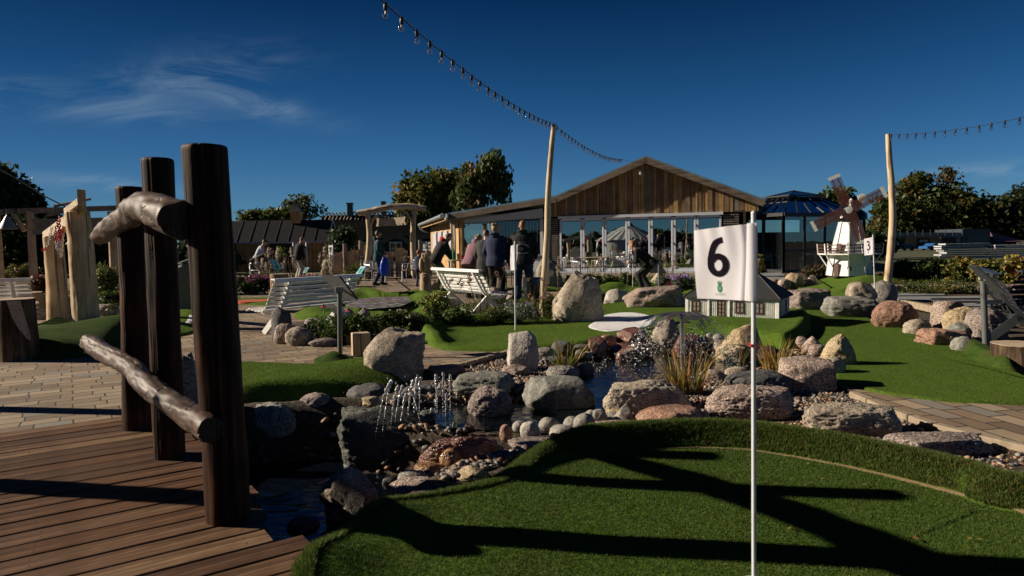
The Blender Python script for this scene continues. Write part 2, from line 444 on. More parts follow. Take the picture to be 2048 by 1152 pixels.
# --- water
def m_water(name, tint, s=1.0, bd=.01):
    t = NT(name); v = t.coord('Object', (1, 2.2, 1), (0, 0, R(-18)))
    a = t.noise(v, 6.5 * s, 3, .55, .8); b = t.noise(v, 26 * s, 2, .5)
    h = t.math('ADD', a.outputs[0], t.math('MULTIPLY', b.outputs[0], .3))
    return t.done(tint, 0.03, t.bump(h, .35, bd), IOR=1.5, Specular__IOR__Level=0.8)
def flat(name, poly, z, m, kind="structure"):
    me = bpy.data.meshes.new(name); me.from_pydata([(x, y, z) for x, y in poly], [], [tuple(range(len(poly)))])
    bm = bmesh.new(); bm.from_mesh(me); bmesh.ops.triangulate(bm, faces=bm.faces[:]); bmesh.ops.recalc_face_normals(bm, faces=bm.faces)
    if sum(f.normal.z for f in bm.faces) < 0: bmesh.ops.reverse_faces(bm, faces=bm.faces)
    bm.to_mesh(me); bm.free()
    o = link_mesh(name, me, m); 
    if kind: tag(o, kind=kind)
    return o
def inflate(poly, d):
    a = smooth_loop(poly, len(poly) * 4); c = np.roll(a, -1, 0) - np.roll(a, 1, 0)
    nrm = np.stack([c[:, 1], -c[:, 0]], -1); nrm /= np.linalg.norm(nrm, axis=1)[:, None] + 1e-9
    ar = sum(a[i][0] * a[(i + 1) % len(a)][1] - a[(i + 1) % len(a)][0] * a[i][1] for i in range(len(a)))
    return a + nrm * d * (1 if ar > 0 else -1)
UPW = inflate(UP, .22); _k = UPW[:, 0] < .3; UPW[_k, 1] = np.maximum(UPW[_k, 1], 5.46 + (UPW[_k, 0] + 1.15) * -.276)
def waves(name, poly, z, m, amp, wl_, st=.028):
    p = np.array([tuple(q) for q in poly]); lo = p.min(0) - .05; hi = p.max(0) + .05; xs_ = np.arange(lo[0], hi[0], st); ys_ = np.arange(lo[1], hi[1], st); X_, Y_ = np.meshgrid(xs_, ys_); a, b = X_.ravel(), Y_.ravel()
    ins = poly_inside(a, b, [tuple(q) for q in p]).reshape(X_.shape); zz = np.zeros(len(a)); sel = np.where(ins.ravel() | True)[0]
    for i in sel: q = Vector((a[i] / wl_, b[i] / wl_ * 1.7, 1.3)); zz[i] = mnoise.noise(q) + .45 * mnoise.noise(q * 2.3) + .6 * mnoise.noise(q * .35)
    n0 = len(xs_); ix = np.arange(len(a)).reshape(X_.shape); F = np.stack([ix[:-1, :-1], ix[:-1, 1:], ix[1:, 1:], ix[1:, :-1]], -1)[ins[:-1, :-1] | ins[1:, 1:] | ins[1:, :-1] | ins[:-1, 1:]]
    o = link_mesh(name, npmesh(name, np.column_stack([a, b, z + amp * zz]), F.reshape(-1, 4), smooth=True), m); tag(o, kind="structure")
waves("pond_water", UPW, W1, m_water("pond_water", (.004, .007, .009)), .0045, .11)
waves("stream_water", inflate(LOW, .34), W2, m_water("stream_water", (.002, .004, .008), 1.0, .01), .007, .10)
# --- block paving
def m_paving(name, ang, bw=.25, bh=.165, cs=((.13, .085, .05), (.24, .17, .105), (.34, .26, .175)), gap=.007):
    t = NT(name); v0 = t.coord('Object', (1, 1, 1), (0, 0, R(ang)))
    wob = t.noise(v0, 3.0, 2); wv = t.n("VectorMath", _operation='SCALE', i0=wob.outputs[1], Scale=.035)
    v = t.n("VectorMath", _operation='ADD', i0=v0, i1=wv.outputs[0]).outputs[0]
    br = t.n("TexBrick", Vector=v, Color1=(0, 0, 0, 1), Color2=(1, 1, 1, 1), Mortar=(.5, .5, .5, 1), Scale=1.0, Mortar__Size=gap, Mortar__Smooth=.25, Bias=0.0)
    br.inputs['Brick Width'].default_value = bw; br.inputs['Row Height'].default_value = bh; br.offset = .37; br.squash = 1.3; br.squash_frequency = 3
    n = t.noise(v0, 34, 5, .7); st = t.noise(v0, .8, 5, .6)
    f = t.math('ADD', t.math('MULTIPLY', br.outputs[0], .62), t.math('MULTIPLY', n.outputs[0], .38))
    col = t.ramp(f, [(.18, cs[0]), (.5, cs[1]), (.85, cs[2])])
    col = t.mix(t.math('MULTIPLY', t.ramp(br.outputs[0], [(.62, (0, 0, 0)), (.66, (1, 1, 1)), (.74, (1, 1, 1)), (.78, (0, 0, 0))]), .6), col, (.15, .165, .16))
    col = t.mix(t.math('MULTIPLY', t.ramp(st.outputs[0], [(.35, (1, 1, 1)), (.55, (0, 0, 0))]), .35), col, (.07, .055, .04))
    col = t.mix(br.outputs[1], col, (.02, .015, .01))
    h = t.math('SUBTRACT', t.math('MULTIPLY', n.outputs[0], .25), br.outputs[1])
    return t.done(col, .85, t.bump(h, .9, .012))
M_PAVE = m_paving("weathered_block_paving", -33)
M_PAVE2 = m_paving("weathered_block_paving_path", 80, .30, .17, gap=.008)
pave = [(-7, 3.0), (-4.2, 3.4), (-3.1, 4.6)] + px_poly([(250, 850), (330, 815), (400, 790), (430, 768), (560, 760), (700, 760), (800, 752), (868, 737), (905, 731), (1010, 703), (1040, 690)]) + \
       [(.9, 10), (1.0, 14), (3.5, 18), (9.5, 24), (11, 29.2), (11, 30.4), (-4, 30.4), (-6, 36), (-22, 36), (-22, 6)]
flat("paving", pave, 0.0, M_PAVE)
path = px_poly([(1672, 768), (1700, 776), (1780, 792), (1900, 806), (2048, 812), (2300, 812), (2300, 960), (2048, 893), (1960, 872), (1870, 850), (1780, 818), (1705, 786)])
flat("garden_path", path, 0.004, M_PAVE2)
# light kerb blocks along the pebbles
def kerb(pts, z=0.0, w=.07, h=.05):
    mb = MB()
    for i in range(len(pts) - 1):
        a, b = Vector((*pts[i], z)), Vector((*pts[i + 1], z)); L = (b - a).length; n = max(1, int(L / .2)); 
        for k in range(n):
            p = a.lerp(b, (k + .02) / n); q = a.lerp(b, (k + .97) / n)
            mb.beam(p, q, w, h, bev=.006)
    o = mb.build("kerb", M_KERB); tag(o, kind="structure")
M_KERB = plain("kerb_concrete", (.30, .24, .17), .9, .3, 12, .4)
kerb(px_poly([(868, 741), (905, 735), (1010, 706), (1060, 690)]))
kerb(px_poly([(1705, 788), (1780, 821), (1870, 853), (1960, 876), (2060, 899)]), .0)
kerb(px_poly([(1805, 612), (1835, 617), (1872, 626)]), .05, .10, .13)
# --- stepping slabs and mulch to the right
M_SLAB = plain("grey_slab", (.20, .21, .22), .8, .2, 5, .3)
mul = NT("bark_mulch"); _v = mul.coord('Object'); _n = mul.noise(_v, 22, 5, .75)
M_MULCH = mul.done(mul.ramp(_n.outputs[0], [(.35, (.02, .012, .008)), (.5, (.10, .06, .035)), (.65, (.24, .17, .11))]), .95, mul.bump(_n.outputs[0], 1.0, .04))
flat("mulch_bed", px_poly([(1590, 606), (1640, 560), (1500, 545), (1500, 538), (2300, 525), (2300, 640), (2060, 660), (1980, 640), (1860, 625), (1790, 612)]), .0, M_MULCH)
for k, (x0, x1, y, dy) in enumerate([(1480, 1560, 548, 5), (1530, 1600, 556, 5), (1782, 1832, 583, 3), (1782, 1880, 588, 5), (1790, 1960, 596, 6), (1860, 1980, 600, 5), (1910, 2010, 610, 5), (1930, 2040, 618, 6)]):
    q = px_poly([(x0, y), (x1, y - 1), (x1 + 12, y + dy), (x0 + 8, y + dy + 1)])
    mb = MB(); mb.prism([(a, b, .0) for a, b in q], (0, 0, .035)); tag(mb.build("stepping_slab", M_SLAB), kind="structure")
# --- artificial turf
def m_turf(name, c1, c2, blotch=(.10, .075, .03), amt=.25, sc_=1.0):
    t = NT(name); v = t.coord('Object'); a = t.noise(v, 140 * sc_, 3, .8); b = t.noise(v, 3.0, 5, .65); c = t.noise(v, 45 * sc_, 3, .7)
    s = t.noise(t.coord('Object', (1, .12, 1), (0, 0, R(20))), 16, 3, .6)
    f = t.math('ADD', t.math('MULTIPLY', a.outputs[0], .5), t.math('ADD', t.math('MULTIPLY', c.outputs[0], .3), t.math('MULTIPLY', s.outputs[0], .2)))
    col = t.ramp(f, [(.36, c1), (.62, c2)])
    col = t.mix(t.math('MULTIPLY', t.ramp(b.outputs[0], [(.48, (0, 0, 0)), (.68, (1, 1, 1))]), amt), col, blotch)
    return t.done(col, .9, t.bump(t.math('ADD', a.outputs[0], c.outputs[0]), .9, .012), Specular__IOR__Level=.05)
M_TURF = m_turf("short_artificial_turf", (.038, .080, .010), (.125, .205, .028))
M_TURF2 = m_turf("long_artificial_turf", (.012, .030, .006), (.050, .090, .016), (.10, .085, .03), .35, .5)
M_SAND = m_turf("white_bunker_turf", (.62, .63, .64), (.85, .86, .88), (.6, .6, .6), .2)
M_RED = plain("red_carpet", (.42, .06, .02), .9, .25, 10, .4)
def turf(name, outline, hf, center=None, m=None, n=160, loop=True, skirt=.12, rings=(0, .012, .03, .05, .075, .10, .13, .16, .19, .22, .26, .31, .38, .48, .62, .8)):
    a = smooth_loop(outline, n) if loop else np.array(outline)
    c = np.array(center if center is not None else a.mean(0))
    d = c - a; L = np.linalg.norm(d, axis=1); u = d / L[:, None]
    R_ = []
    mx = L.min() * .72
    rr = [r for r in rings if r < mx]
    for r in rr: R_.append(a + u * r)
    base = R_[-1]
    for f in (.12, .25, .4, .55, .7, .82, .92): R_.append(base + (c - base) * f)
    pts = np.concatenate(R_ + [c[None]]); N = len(a); K = len(R_)
    s = poly_sd(pts[:, 0], pts[:, 1], [tuple(q) for q in a]); s = np.maximum(s, 0)
    z = hf(s, pts[:, 0], pts[:, 1])
    lowr = a.copy(); zl = np.minimum(z[:N], 0) - skirt
    pts = np.concatenate([pts, lowr]); z = np.concatenate([z, zl])
    V = np.column_stack([pts, z]); f = []
    for k in range(K - 1):
        i = np.arange(N); j = (i + 1) % N
        f.append(np.stack([k * N + i, k * N + j, (k + 1) * N + j, (k + 1) * N + i], -1))
    i = np.arange(N); j = (i + 1) % N; b = K * N + 1
    f.append(np.stack([b + i, b + j, j, i], -1)); quads = np.concatenate(f)
    tri = np.stack([(K - 1) * N + i, (K - 1) * N + j, np.full(N, K * N)], -1)
    me = npmesh(name, V, np.concatenate([quads.ravel(), tri.ravel()]), np.concatenate([np.full(len(quads), 4), np.full(len(tri), 3)]), smooth=True)
    bm = bmesh.new(); bm.from_mesh(me); bmesh.ops.recalc_face_normals(bm, faces=bm.faces); bm.to_mesh(me); bm.free()
    for q in (m if isinstance(m, (list, tuple)) else [m or M_TURF]): me.materials.append(q)
    o = link_mesh(name, me); tag(o, kind="structure"); o['_'] = 0; del o['_']
    return o, a
def berm(amp, w0=.07, w1=.13, w2=.21, base=0.02):
    def f(s, x, y):
        A = amp(x, y) if callable(amp) else amp
        return base + (A) * sstep(0, w0, s) * (1 - sstep(w1, w2, s)) - .03 * (1 - sstep(0, .03, s))
    return f
# foreground green with its raised collar
inner = px_poly([(1010, 968), (1100, 932), (1200, 912), (1300, 903), (1400, 900), (1500, 906), (1600, 922), (1700, 942), (1800, 966), (1920, 998), (2048, 1035)]) + \
        [(3.3, 2.6), (3.6, 1.6), (2.0, .9), (0, .8), (-.8, 1.4)] + px_poly([(560, 1240), (600, 1150), (680, 1080), (770, 1020), (880, 992)])
_i0 = inflate(inner, 0.0); _i1 = inflate(inner, .21)
_w = sstep(-.35, .35, _i0[:, :1]); _w = np.where(_i0[:, 1:] < 2.2, 0, _w)
OUT1 = _i0 * (1 - _w) + _i1 * _w
def h1(s, x, y):
    A = .13 * sstep(-.1, .5, x)
    z = berm(A, .08, .12, .215)(s, x, y) + .02 * (1 - sstep(-.1, .5, x)) * sstep(0, .1, s)
    z += .07 * np.exp(-(((x + .78) / .22) ** 2 + ((y - 2.62) / .22) ** 2)) + .06 * np.exp(-(((x + .62) / .2) ** 2 + ((y - 3.1) / .2) ** 2))
    return z + .004 * np.sin(x * 3 + y * 2)
t1, _ = turf("turf", OUT1, h1, (1.1, 2.5), n=260, loop=False, skirt=.7)
# --- grass blades: one stuff object each
def blades(name, pts, z, h, w, cols, lean=.5, m=None, label=None):
    N = len(pts); h = h * (0.55 + .9 * rng.random(N)); w = w * (.7 + .6 * rng.random(N)); an = rng.random(N) * 2 * math.pi
    la = rng.random(N) * 2 * math.pi; lm = lean * rng.random(N) * h
    bx, by = np.cos(an) * w / 2, np.sin(an) * w / 2
    A = np.column_stack([pts[:, 0] - bx, pts[:, 1] - by, z - .003]); B = np.column_stack([pts[:, 0] + bx, pts[:, 1] + by, z - .003])
    C = np.column_stack([pts[:, 0] + np.cos(la) * lm, pts[:, 1] + np.sin(la) * lm, z + h])
    V = np.stack([A, B, C], 1).reshape(-1, 3)
    me = npmesh(name, V, np.arange(3 * N).reshape(-1, 3)); vcol(me, 'tint', np.repeat(cols, 3, 0))
    o = link_mesh(name, me, m or M_BLADE); tag(o, label, 'grass', kind='stuff'); return o
M_BLADE = vc_mat("turf_blade", trans=.25, rough=.6, spec=.25)
def gcols(N, a, b, brown=.1):
    t = rng.random((N, 1)); c = np.array(a) * (1 - t) + np.array(b) * t
    k = rng.random(N) < brown; c[k] = np.array((.17, .125, .045)) * (.6 + .7 * rng.random((k.sum(), 1))); return c
def sample_poly(poly, N, view=True):
    p = np.array(poly); lo = p.min(0); hi = p.max(0); out = []
    tot = 0
    while tot < N:
        q = lo + (hi - lo) * rng.random((N * 2, 2)); q = q[poly_inside(q[:, 0], q[:, 1], [tuple(a) for a in p])]
        if view: q = q[(q[:, 1] > 2.0) & (np.abs(q[:, 0]) < q[:, 1] * .80 + .15)]
        if len(q) == 0: break
        out.append(q); tot += len(q)
    return np.concatenate(out)[:N]
q = sample_poly(OUT1, 420000); s = poly_sd(q[:, 0], q[:, 1], [tuple(a) for a in OUT1])
seam = (s > .20) & (s < .232) & (q[:, 0] > .1)
rim = s <= .085 + .12 * sstep(-.5, .5, q[:, 0])
qa = q[~rim & ~seam]; sa = s[~rim & ~seam]
qa = qa[:230000]; sa = sa[:230000]
c = gcols(len(qa), (.024, .058, .009), (.082, .142, .024), .06)
pn = np.array([mnoise.noise(Vector((a * 2.2, b * 2.2, 0))) for a, b in qa[::40]]).repeat(40)[:len(qa)]
blades("short_turf_pile", qa, h1(sa, qa[:, 0], qa[:, 1]), .0085, .0035, c, .9, label="short green pile of the nearest putting green")
qr = np.concatenate([q[rim]] + [q[rim] + rng.normal(0, .004, (rim.sum(), 2)) for _ in range(2)]); sr = np.maximum(poly_sd(qr[:, 0], qr[:, 1], [tuple(a) for a in OUT1]), 0)
c = gcols(len(qr), (.034, .075, .012), (.140, .210, .042), .10)
bn = np.clip((qr[:, 0] - .9) / 1.5, 0, 1) * .42
k = rng.random(len(qr)) < bn * .55; c[k] = np.array((.13, .095, .032)) * (.5 + .8 * rng.random((k.sum(), 1)))
blades("long_turf_pile", qr, h1(sr, qr[:, 0], qr[:, 1]), .022, .005, c, .9, label="longer tufted pile on the raised collar of the nearest green")
sm = px_poly([(1300, 904), (1400, 901), (1500, 907), (1600, 923), (1700, 943), (1800, 967), (1920, 999), (2060, 1038)])
mb = MB(); mb.tube([(a, b, .019) for a, b in sm], [.004, .006, .009, .011, .013, .015, .018, .022], 8, flat=1); seamo = mb.build("turf_seam", plain("dry_seam", (.22, .16, .08), .95, .4, 60, .6)); tag(seamo, kind="structure")

# upper green
T2 = px_poly([(838, 672), (850, 658), (905, 648), (1000, 641), (1110, 628), (1230, 609), (1375, 600), (1500, 600), (1600, 618), (1625, 655), (1590, 694), (1520, 690), (1450, 674), (1380, 672),
              (1300, 672), (1235, 676), (1180, 690), (1110, 697), (1040, 703), (940, 703), (870, 697)])
def h2(s, x, y):
    A = .10 * sstep(-.2, .05, y - 9.4 - .35 * x) * (1 - sstep(.6, 1.6, x)) + .03
    z = berm(A, .1, .16, .30, .02)(s, x, y)
    return z + .12 * sstep(2.0, 2.6, x) * sstep(0, .14, s) * (1 - sstep(11.2, 12.0, y))
turf("turf", T2, h2, (2.2, 9.9), n=210)
sandp = px_poly([(1178, 651), (1190, 640), (1215, 626), (1260, 622), (1300, 628), (1313, 638), (1300, 648), (1262, 655), (1215, 659)], .05)
turf("bunker", sandp, lambda s, x, y: h2(np.full_like(s, .6), x, y) + .004 + .006 * sstep(0, .03, s), m=M_SAND, n=80, skirt=.03, rings=(0, .02, .06, .12))
# right green
T4 = px_poly([(1570, 640), (1640, 596), (1700, 618), (1760, 648), (1830, 664), (1930, 698), (2000, 730), (2100, 775), (2250, 812), (2150, 811), (2048, 811), (1900, 806), (1780, 791), (1690, 772), (1668, 765), (1672, 735), (1660, 715), (1600, 690)])
turf("turf", T4, berm(.0, .1, .2, .3, .022), (4.6, 8.0), n=200)
turf("turf", px_poly([(1918, 703), (1945, 692), (2010, 722), (2040, 745), (1990, 742), (1940, 722)]), lambda s, x, y: .02 + .12 * sstep(0, .12, s), m=M_TURF2, n=60, rings=(0, .02, .05, .08, .12))
# windmill mound
T5 = [tuple(P(1590, 607)[:2]), tuple(P(1650, 601)[:2]), tuple(P(1730, 606)[:2]), tuple(P(1790, 596)[:2]), (11.6, 18.0), (11.2, 20.5), (8.6, 20.8), (7.6, 18.0)]
turf("turf", T5, lambda s, x, y: .02 + .34 * sstep(0, 2.0, s), n=90, rings=(0, .1, .25, .45, .7, 1.0, 1.3))
# turf beside the bridge, falling into the stream
def h6(s, x, y):
    q = (x + 2.3) * .866 - (y - 5.9) * .5 + .05 * np.sin(x * 5)
    return .03 + .09 * sstep(-.9, .1, q) * sstep(0, .2, s) - .20 * sstep(.02, 1.0, q) - .16 * (1 - sstep(0, .3, s)) * sstep(-.1, .3, q)
turf("turf", T6, h6, n=160, skirt=.2)
turf("turf", px_poly([(628, 722), (650, 713), (690, 712), (705, 720), (680, 727), (640, 728)]), lambda s, x, y: .02 + .07 * sstep(0, .2, s), m=M_TURF2, n=50, rings=(0, .03, .06, .1))
# greens further back
T8 = px_poly([(600, 640), (590, 625), (640, 606), (715, 580), (762, 582), (790, 590), (840, 582), (880, 592), (905, 615), (880, 640), (850, 655), (760, 640), (690, 640)])
turf("turf", T8, berm(.10, .3, .5, .8, .01), n=110, rings=(0, .05, .12, .2, .3, .45, .6, .8, 1.0))
turf("turf", px_poly([(480, 640 - 30), (420, 608), (400, 600), (520, 598), (640, 594), (560, 610)]), berm(.05, .3, .5, .8, .01), n=60, rings=(0, .1, .2, .3, .5))
turf("turf", px_poly([(300, 670), (300, 640), (330, 612), (400, 612), (402, 650), (370, 672)]), berm(.06, .3, .5, .8, .03), n=60, rings=(0, .1, .2, .3, .5))
turf("bunker", px_poly([(335, 648), (350, 637), (385, 632), (390, 640), (375, 651), (345, 655)], .05), lambda s, x, y: .06 + .02 * sstep(0, .05, s), m=M_SAND, n=50, rings=(0, .03, .08))
turf("red_carpet", px_poly([(330, 618), (330, 608), (400, 603), (402, 615)], .04), lambda s, x, y: .055 + .01 * sstep(0, .05, s), m=M_RED, n=40, rings=(0, .05, .1))
turf("red_carpet", px_poly([(478, 606), (480, 602), (540, 600), (540, 604)], .04), lambda s, x, y: .055 + .01 * sstep(0, .05, s), m=M_RED, n=40, rings=(0, .05, .1))
turf("turf", px_poly([(-30, 712), (20, 680), (60, 655), (120, 640), (190, 650), (240, 645), (300, 650), (260, 690), (235, 708), (160, 715), (70, 720)]),
     lambda s, x, y: .02 + sstep(0, .35, s) * (.06 + .20 * np.exp(-((x + 6.6) / .9) ** 2) + .06 * np.sin(x * 2)), m=M_TURF2, n=100, rings=(0, .03, .07, .12, .18, .25, .35, .5))
turf("turf", px_poly([(1190, 602), (1180, 585), (1230, 568), (1330, 565), (1400, 572), (1425, 590), (1385, 604), (1300, 600)]), berm(.13, .2, .5, .9, .01), n=80, rings=(0, .05, .12, .2, .3, .45, .6, .8, 1.0))
turf("bunker", px_poly([(1325, 578), (1345, 574), (1370, 577), (1372, 583), (1345, 585)], .03), lambda s, x, y: .05 + .02 * sstep(0, .05, s), m=M_SAND, n=40, rings=(0, .05, .1))
turf("turf", px_poly([(850, 583), (880, 578), (990, 576), (1100, 574), (1120, 582), (1000, 588), (900, 588)]), berm(.03, .2, .5, .9, .01), n=60, rings=(0, .05, .12, .2, .3))
# pale cobbled pool on the green behind the bench
M_COB = NT("cobbled_pool"); _v = M_COB.coord('Object'); _vo = M_COB.n("TexVoronoi", Vector=_v, Scale=7.0); _n = M_COB.noise(_v, 3, 3)
M_COB = M_COB.done(M_COB.mix(.5, M_COB.ramp(_vo.outputs[0], [(.1, (.42, .38, .34)), (.6, (.08, .07, .07))]), _vo.outputs[1], 'MULTIPLY'), .6, M_COB.bump(_vo.outputs[0], -.8, .05))
flat("cobbled_pool", px_poly([(690, 612), (700, 598), (760, 593), (815, 592), (822, 603), (800, 612), (740, 617)], .14), .13, M_COB)
def pile(label, poly, hf, N, a, b, h=.011, w=.004):
    lp = smooth_loop(poly, 120); q = sample_poly([tuple(p) for p in lp], N); s = poly_sd(q[:, 0], q[:, 1], [tuple(p) for p in lp]); pt = np.array([mnoise.noise(Vector((x * 1.6, y * 1.6, 3))) for x, y in q[::20]]).repeat(20)[:len(q)]
    c = gcols(len(q), a, b, .05) * (1 + .5 * np.pad(pt, (0, len(q) - len(pt)))[:, None]); blades("short_turf_pile", q, hf(s, q[:, 0], q[:, 1]), h, w, c, .9, label=label)
pile("short pile of the upper green", T2, h2, 150000, (.050, .095, .012), (.150, .235, .036), .007)
pile("short pile of the right green", T4, berm(.0, .1, .2, .3, .022), 150000, (.030, .065, .010), (.095, .165, .024), .006)
pile("short pile of the green beside the bridge", T6, h6, 60000, (.05, .10, .012), (.15, .24, .034), .008)
# --- pebbles lying on the ground: real stones, one stuff object
def ico(sub):
    bm = bmesh.new(); bmesh.ops.create_icosphere(bm, subdivisions=sub, radius=1.0)
    v = np.array([p.co for p in bm.verts]); f = np.array([[q.index for q in p.verts] for p in bm.faces]); bm.free(); return v, f
def pebbles(name, pts, zz, rad, cols, label, m):
    v, f = ico(1); N = len(pts); n = len(v)
    sc3 = rad[:, None] * np.column_stack([.8 + .5 * rng.random(N), .8 + .5 * rng.random(N), .45 + .35 * rng.random(N)])
    an = rng.random(N) * 6.283; ca, sa = np.cos(an), np.sin(an)
    V = v[None] * sc3[:, None] * (1 + .12 * rng.normal(size=(N, n, 1)))
    x = V[..., 0] * ca[:, None] - V[..., 1] * sa[:, None]; y = V[..., 0] * sa[:, None] + V[..., 1] * ca[:, None]
    tl = rng.normal(0, .35, (N, 1)); z = V[..., 2] + x * tl
    V = np.stack([x + pts[:, :1], y + pts[:, 1:2], z + zz[:, None] + rad[:, None] * .35], -1).reshape(-1, 3)
    Fc = (f[None] + (np.arange(N) * n)[:, None, None]).reshape(-1, 3)
    me = npmesh(name, V, Fc, smooth=True); vcol(me, 'tint', np.repeat(cols, n, 0))
    o = link_mesh(name, me, m); tag(o, label, 'pebbles', kind='stuff'); return o
PAL = np.array([(.30, .17, .09), (.20, .12, .08), (.34, .26, .18), (.14, .12, .11), (.23, .22, .21), (.10, .09, .09), (.38, .22, .12), (.40, .35, .29), (.17, .16, .17)])
def peb_zone(poly, N, r0, r1):
    p = sample_poly(poly, N, False); return p, r0 + (r1 - r0) * rng.random(len(p)) ** 2
zs = [(px_poly([(862, 765), (880, 738), (1010, 704), (1140, 700), (1185, 735), (1150, 790), (1000, 812), (900, 800)]), 3000, .010, .024),
      (px_poly([(1120, 900), (1200, 850), (1290, 775), (1400, 745), (1560, 735), (1720, 785), (1880, 850), (2070, 905), (2070, 985), (1800, 915), (1600, 878), (1400, 862), (1200, 876)]), 5200, .009, .022),
      (px_poly([(1080, 720), (1130, 688), (1300, 676), (1480, 684), (1620, 690), (1680, 720), (1640, 760), (1500, 745), (1530, 715), (1420, 700), (1220, 702), (1140, 725)]), 2200, .014, .034),
      (px_poly([(540, 690), (545, 678), (620, 688), (760, 688), (800, 690), (760, 701), (640, 700)]), 900, .012, .03),
      (px_poly([(480, 900), (620, 850), (850, 820), (960, 835), (960, 960), (880, 1000), (740, 1050), (640, 1120), (900, 980), (860, 900), (600, 900)], -.2), 520, .015, .045),
      (px_poly([(1000, 800), (1160, 790), (1200, 840), (1120, 880), (1000, 880), (900, 850)], -.2), 200, .015, .04),
      (px_poly([(880, 990), (1000, 955), (1095, 905), (1060, 878), (900, 935)], -.1), 420, .012, .035),
      (px_poly([(815, 590), (840, 577), (880, 582), (860, 590)]), 250, .02, .04)]
pp, rr = [], []
for poly, N, a, b in zs:
    p, r = peb_zone(poly, N, a, b); pp.append(p); rr.append(r)
pp = np.concatenate(pp); rr = np.concatenate(rr)
M_PEB = vc_mat("river_pebbles", rough=.55, bump=.4, spec=.4)
pebbles("pebbles", pp, tz(pp[:, 0], pp[:, 1]), rr, PAL[rng.integers(0, len(PAL), len(pp))] * (.55 + .6 * rng.random((len(pp), 1))), "rounded brown and grey river pebbles around the water", M_PEB)
# ================================================================== ROCKS
S_TAN = stone("tan_granite", ((.13, .10, .075), (.29, .24, .18), (.46, .40, .32)), .35, bump=1.0)
S_GREY = stone("grey_granite", ((.08, .072, .064), (.19, .175, .155), (.33, .31, .275)), .5)
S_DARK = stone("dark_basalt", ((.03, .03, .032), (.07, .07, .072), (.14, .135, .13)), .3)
S_PINK = stone("pink_granite", ((.10, .068, .055), (.25, .18, .145), (.40, .32, .27)), .6)
S_RUST = stone("rust_red_sandstone", ((.11, .05, .033), (.25, .13, .085), (.38, .245, .18)), .35)
S_OCHRE = stone("ochre_sandstone", ((.15, .10, .05), (.32, .235, .13), (.46, .38, .25)), .35)
S_GREEN = stone("green_grey_gneiss", ((.055, .056, .048), (.15, .148, .128), (.27, .265, .23)), .3, bands=.25)
S_PURP = stone("purple_brown_porphyry", ((.075, .055, .05), (.175, .135, .12), (.30, .25, .22)), .5)
S_PALE = stone("pale_limestone", ((.26, .23, .20), (.42, .38, .34), (.55, .51, .47)), .15)
S_WET = stone("wet_red_brown_rock", ((.05, .018, .012), (.14, .055, .035), (.24, .12, .085)), .15, rough=.25, coat=1.0)
S_WETO = stone("wet_orange_cobble", ((.16, .07, .025), (.30, .15, .06), (.40, .25, .13)), .1, rough=.2, coat=1.0)
S_COB = stone("grey_cobble", ((.12, .11, .095), (.25, .23, .20), (.38, .36, .32)), .2, rough=.7, bump=.5)
S_DKG = stone("shaded_green_gneiss", ((.02, .024, .02), (.05, .056, .048), (.11, .12, .10)), .3)  # darker gneiss: the weak light on the boulder is put into its colour
_icos = {k: ico(k) for k in (3, 4, 5, 6)}
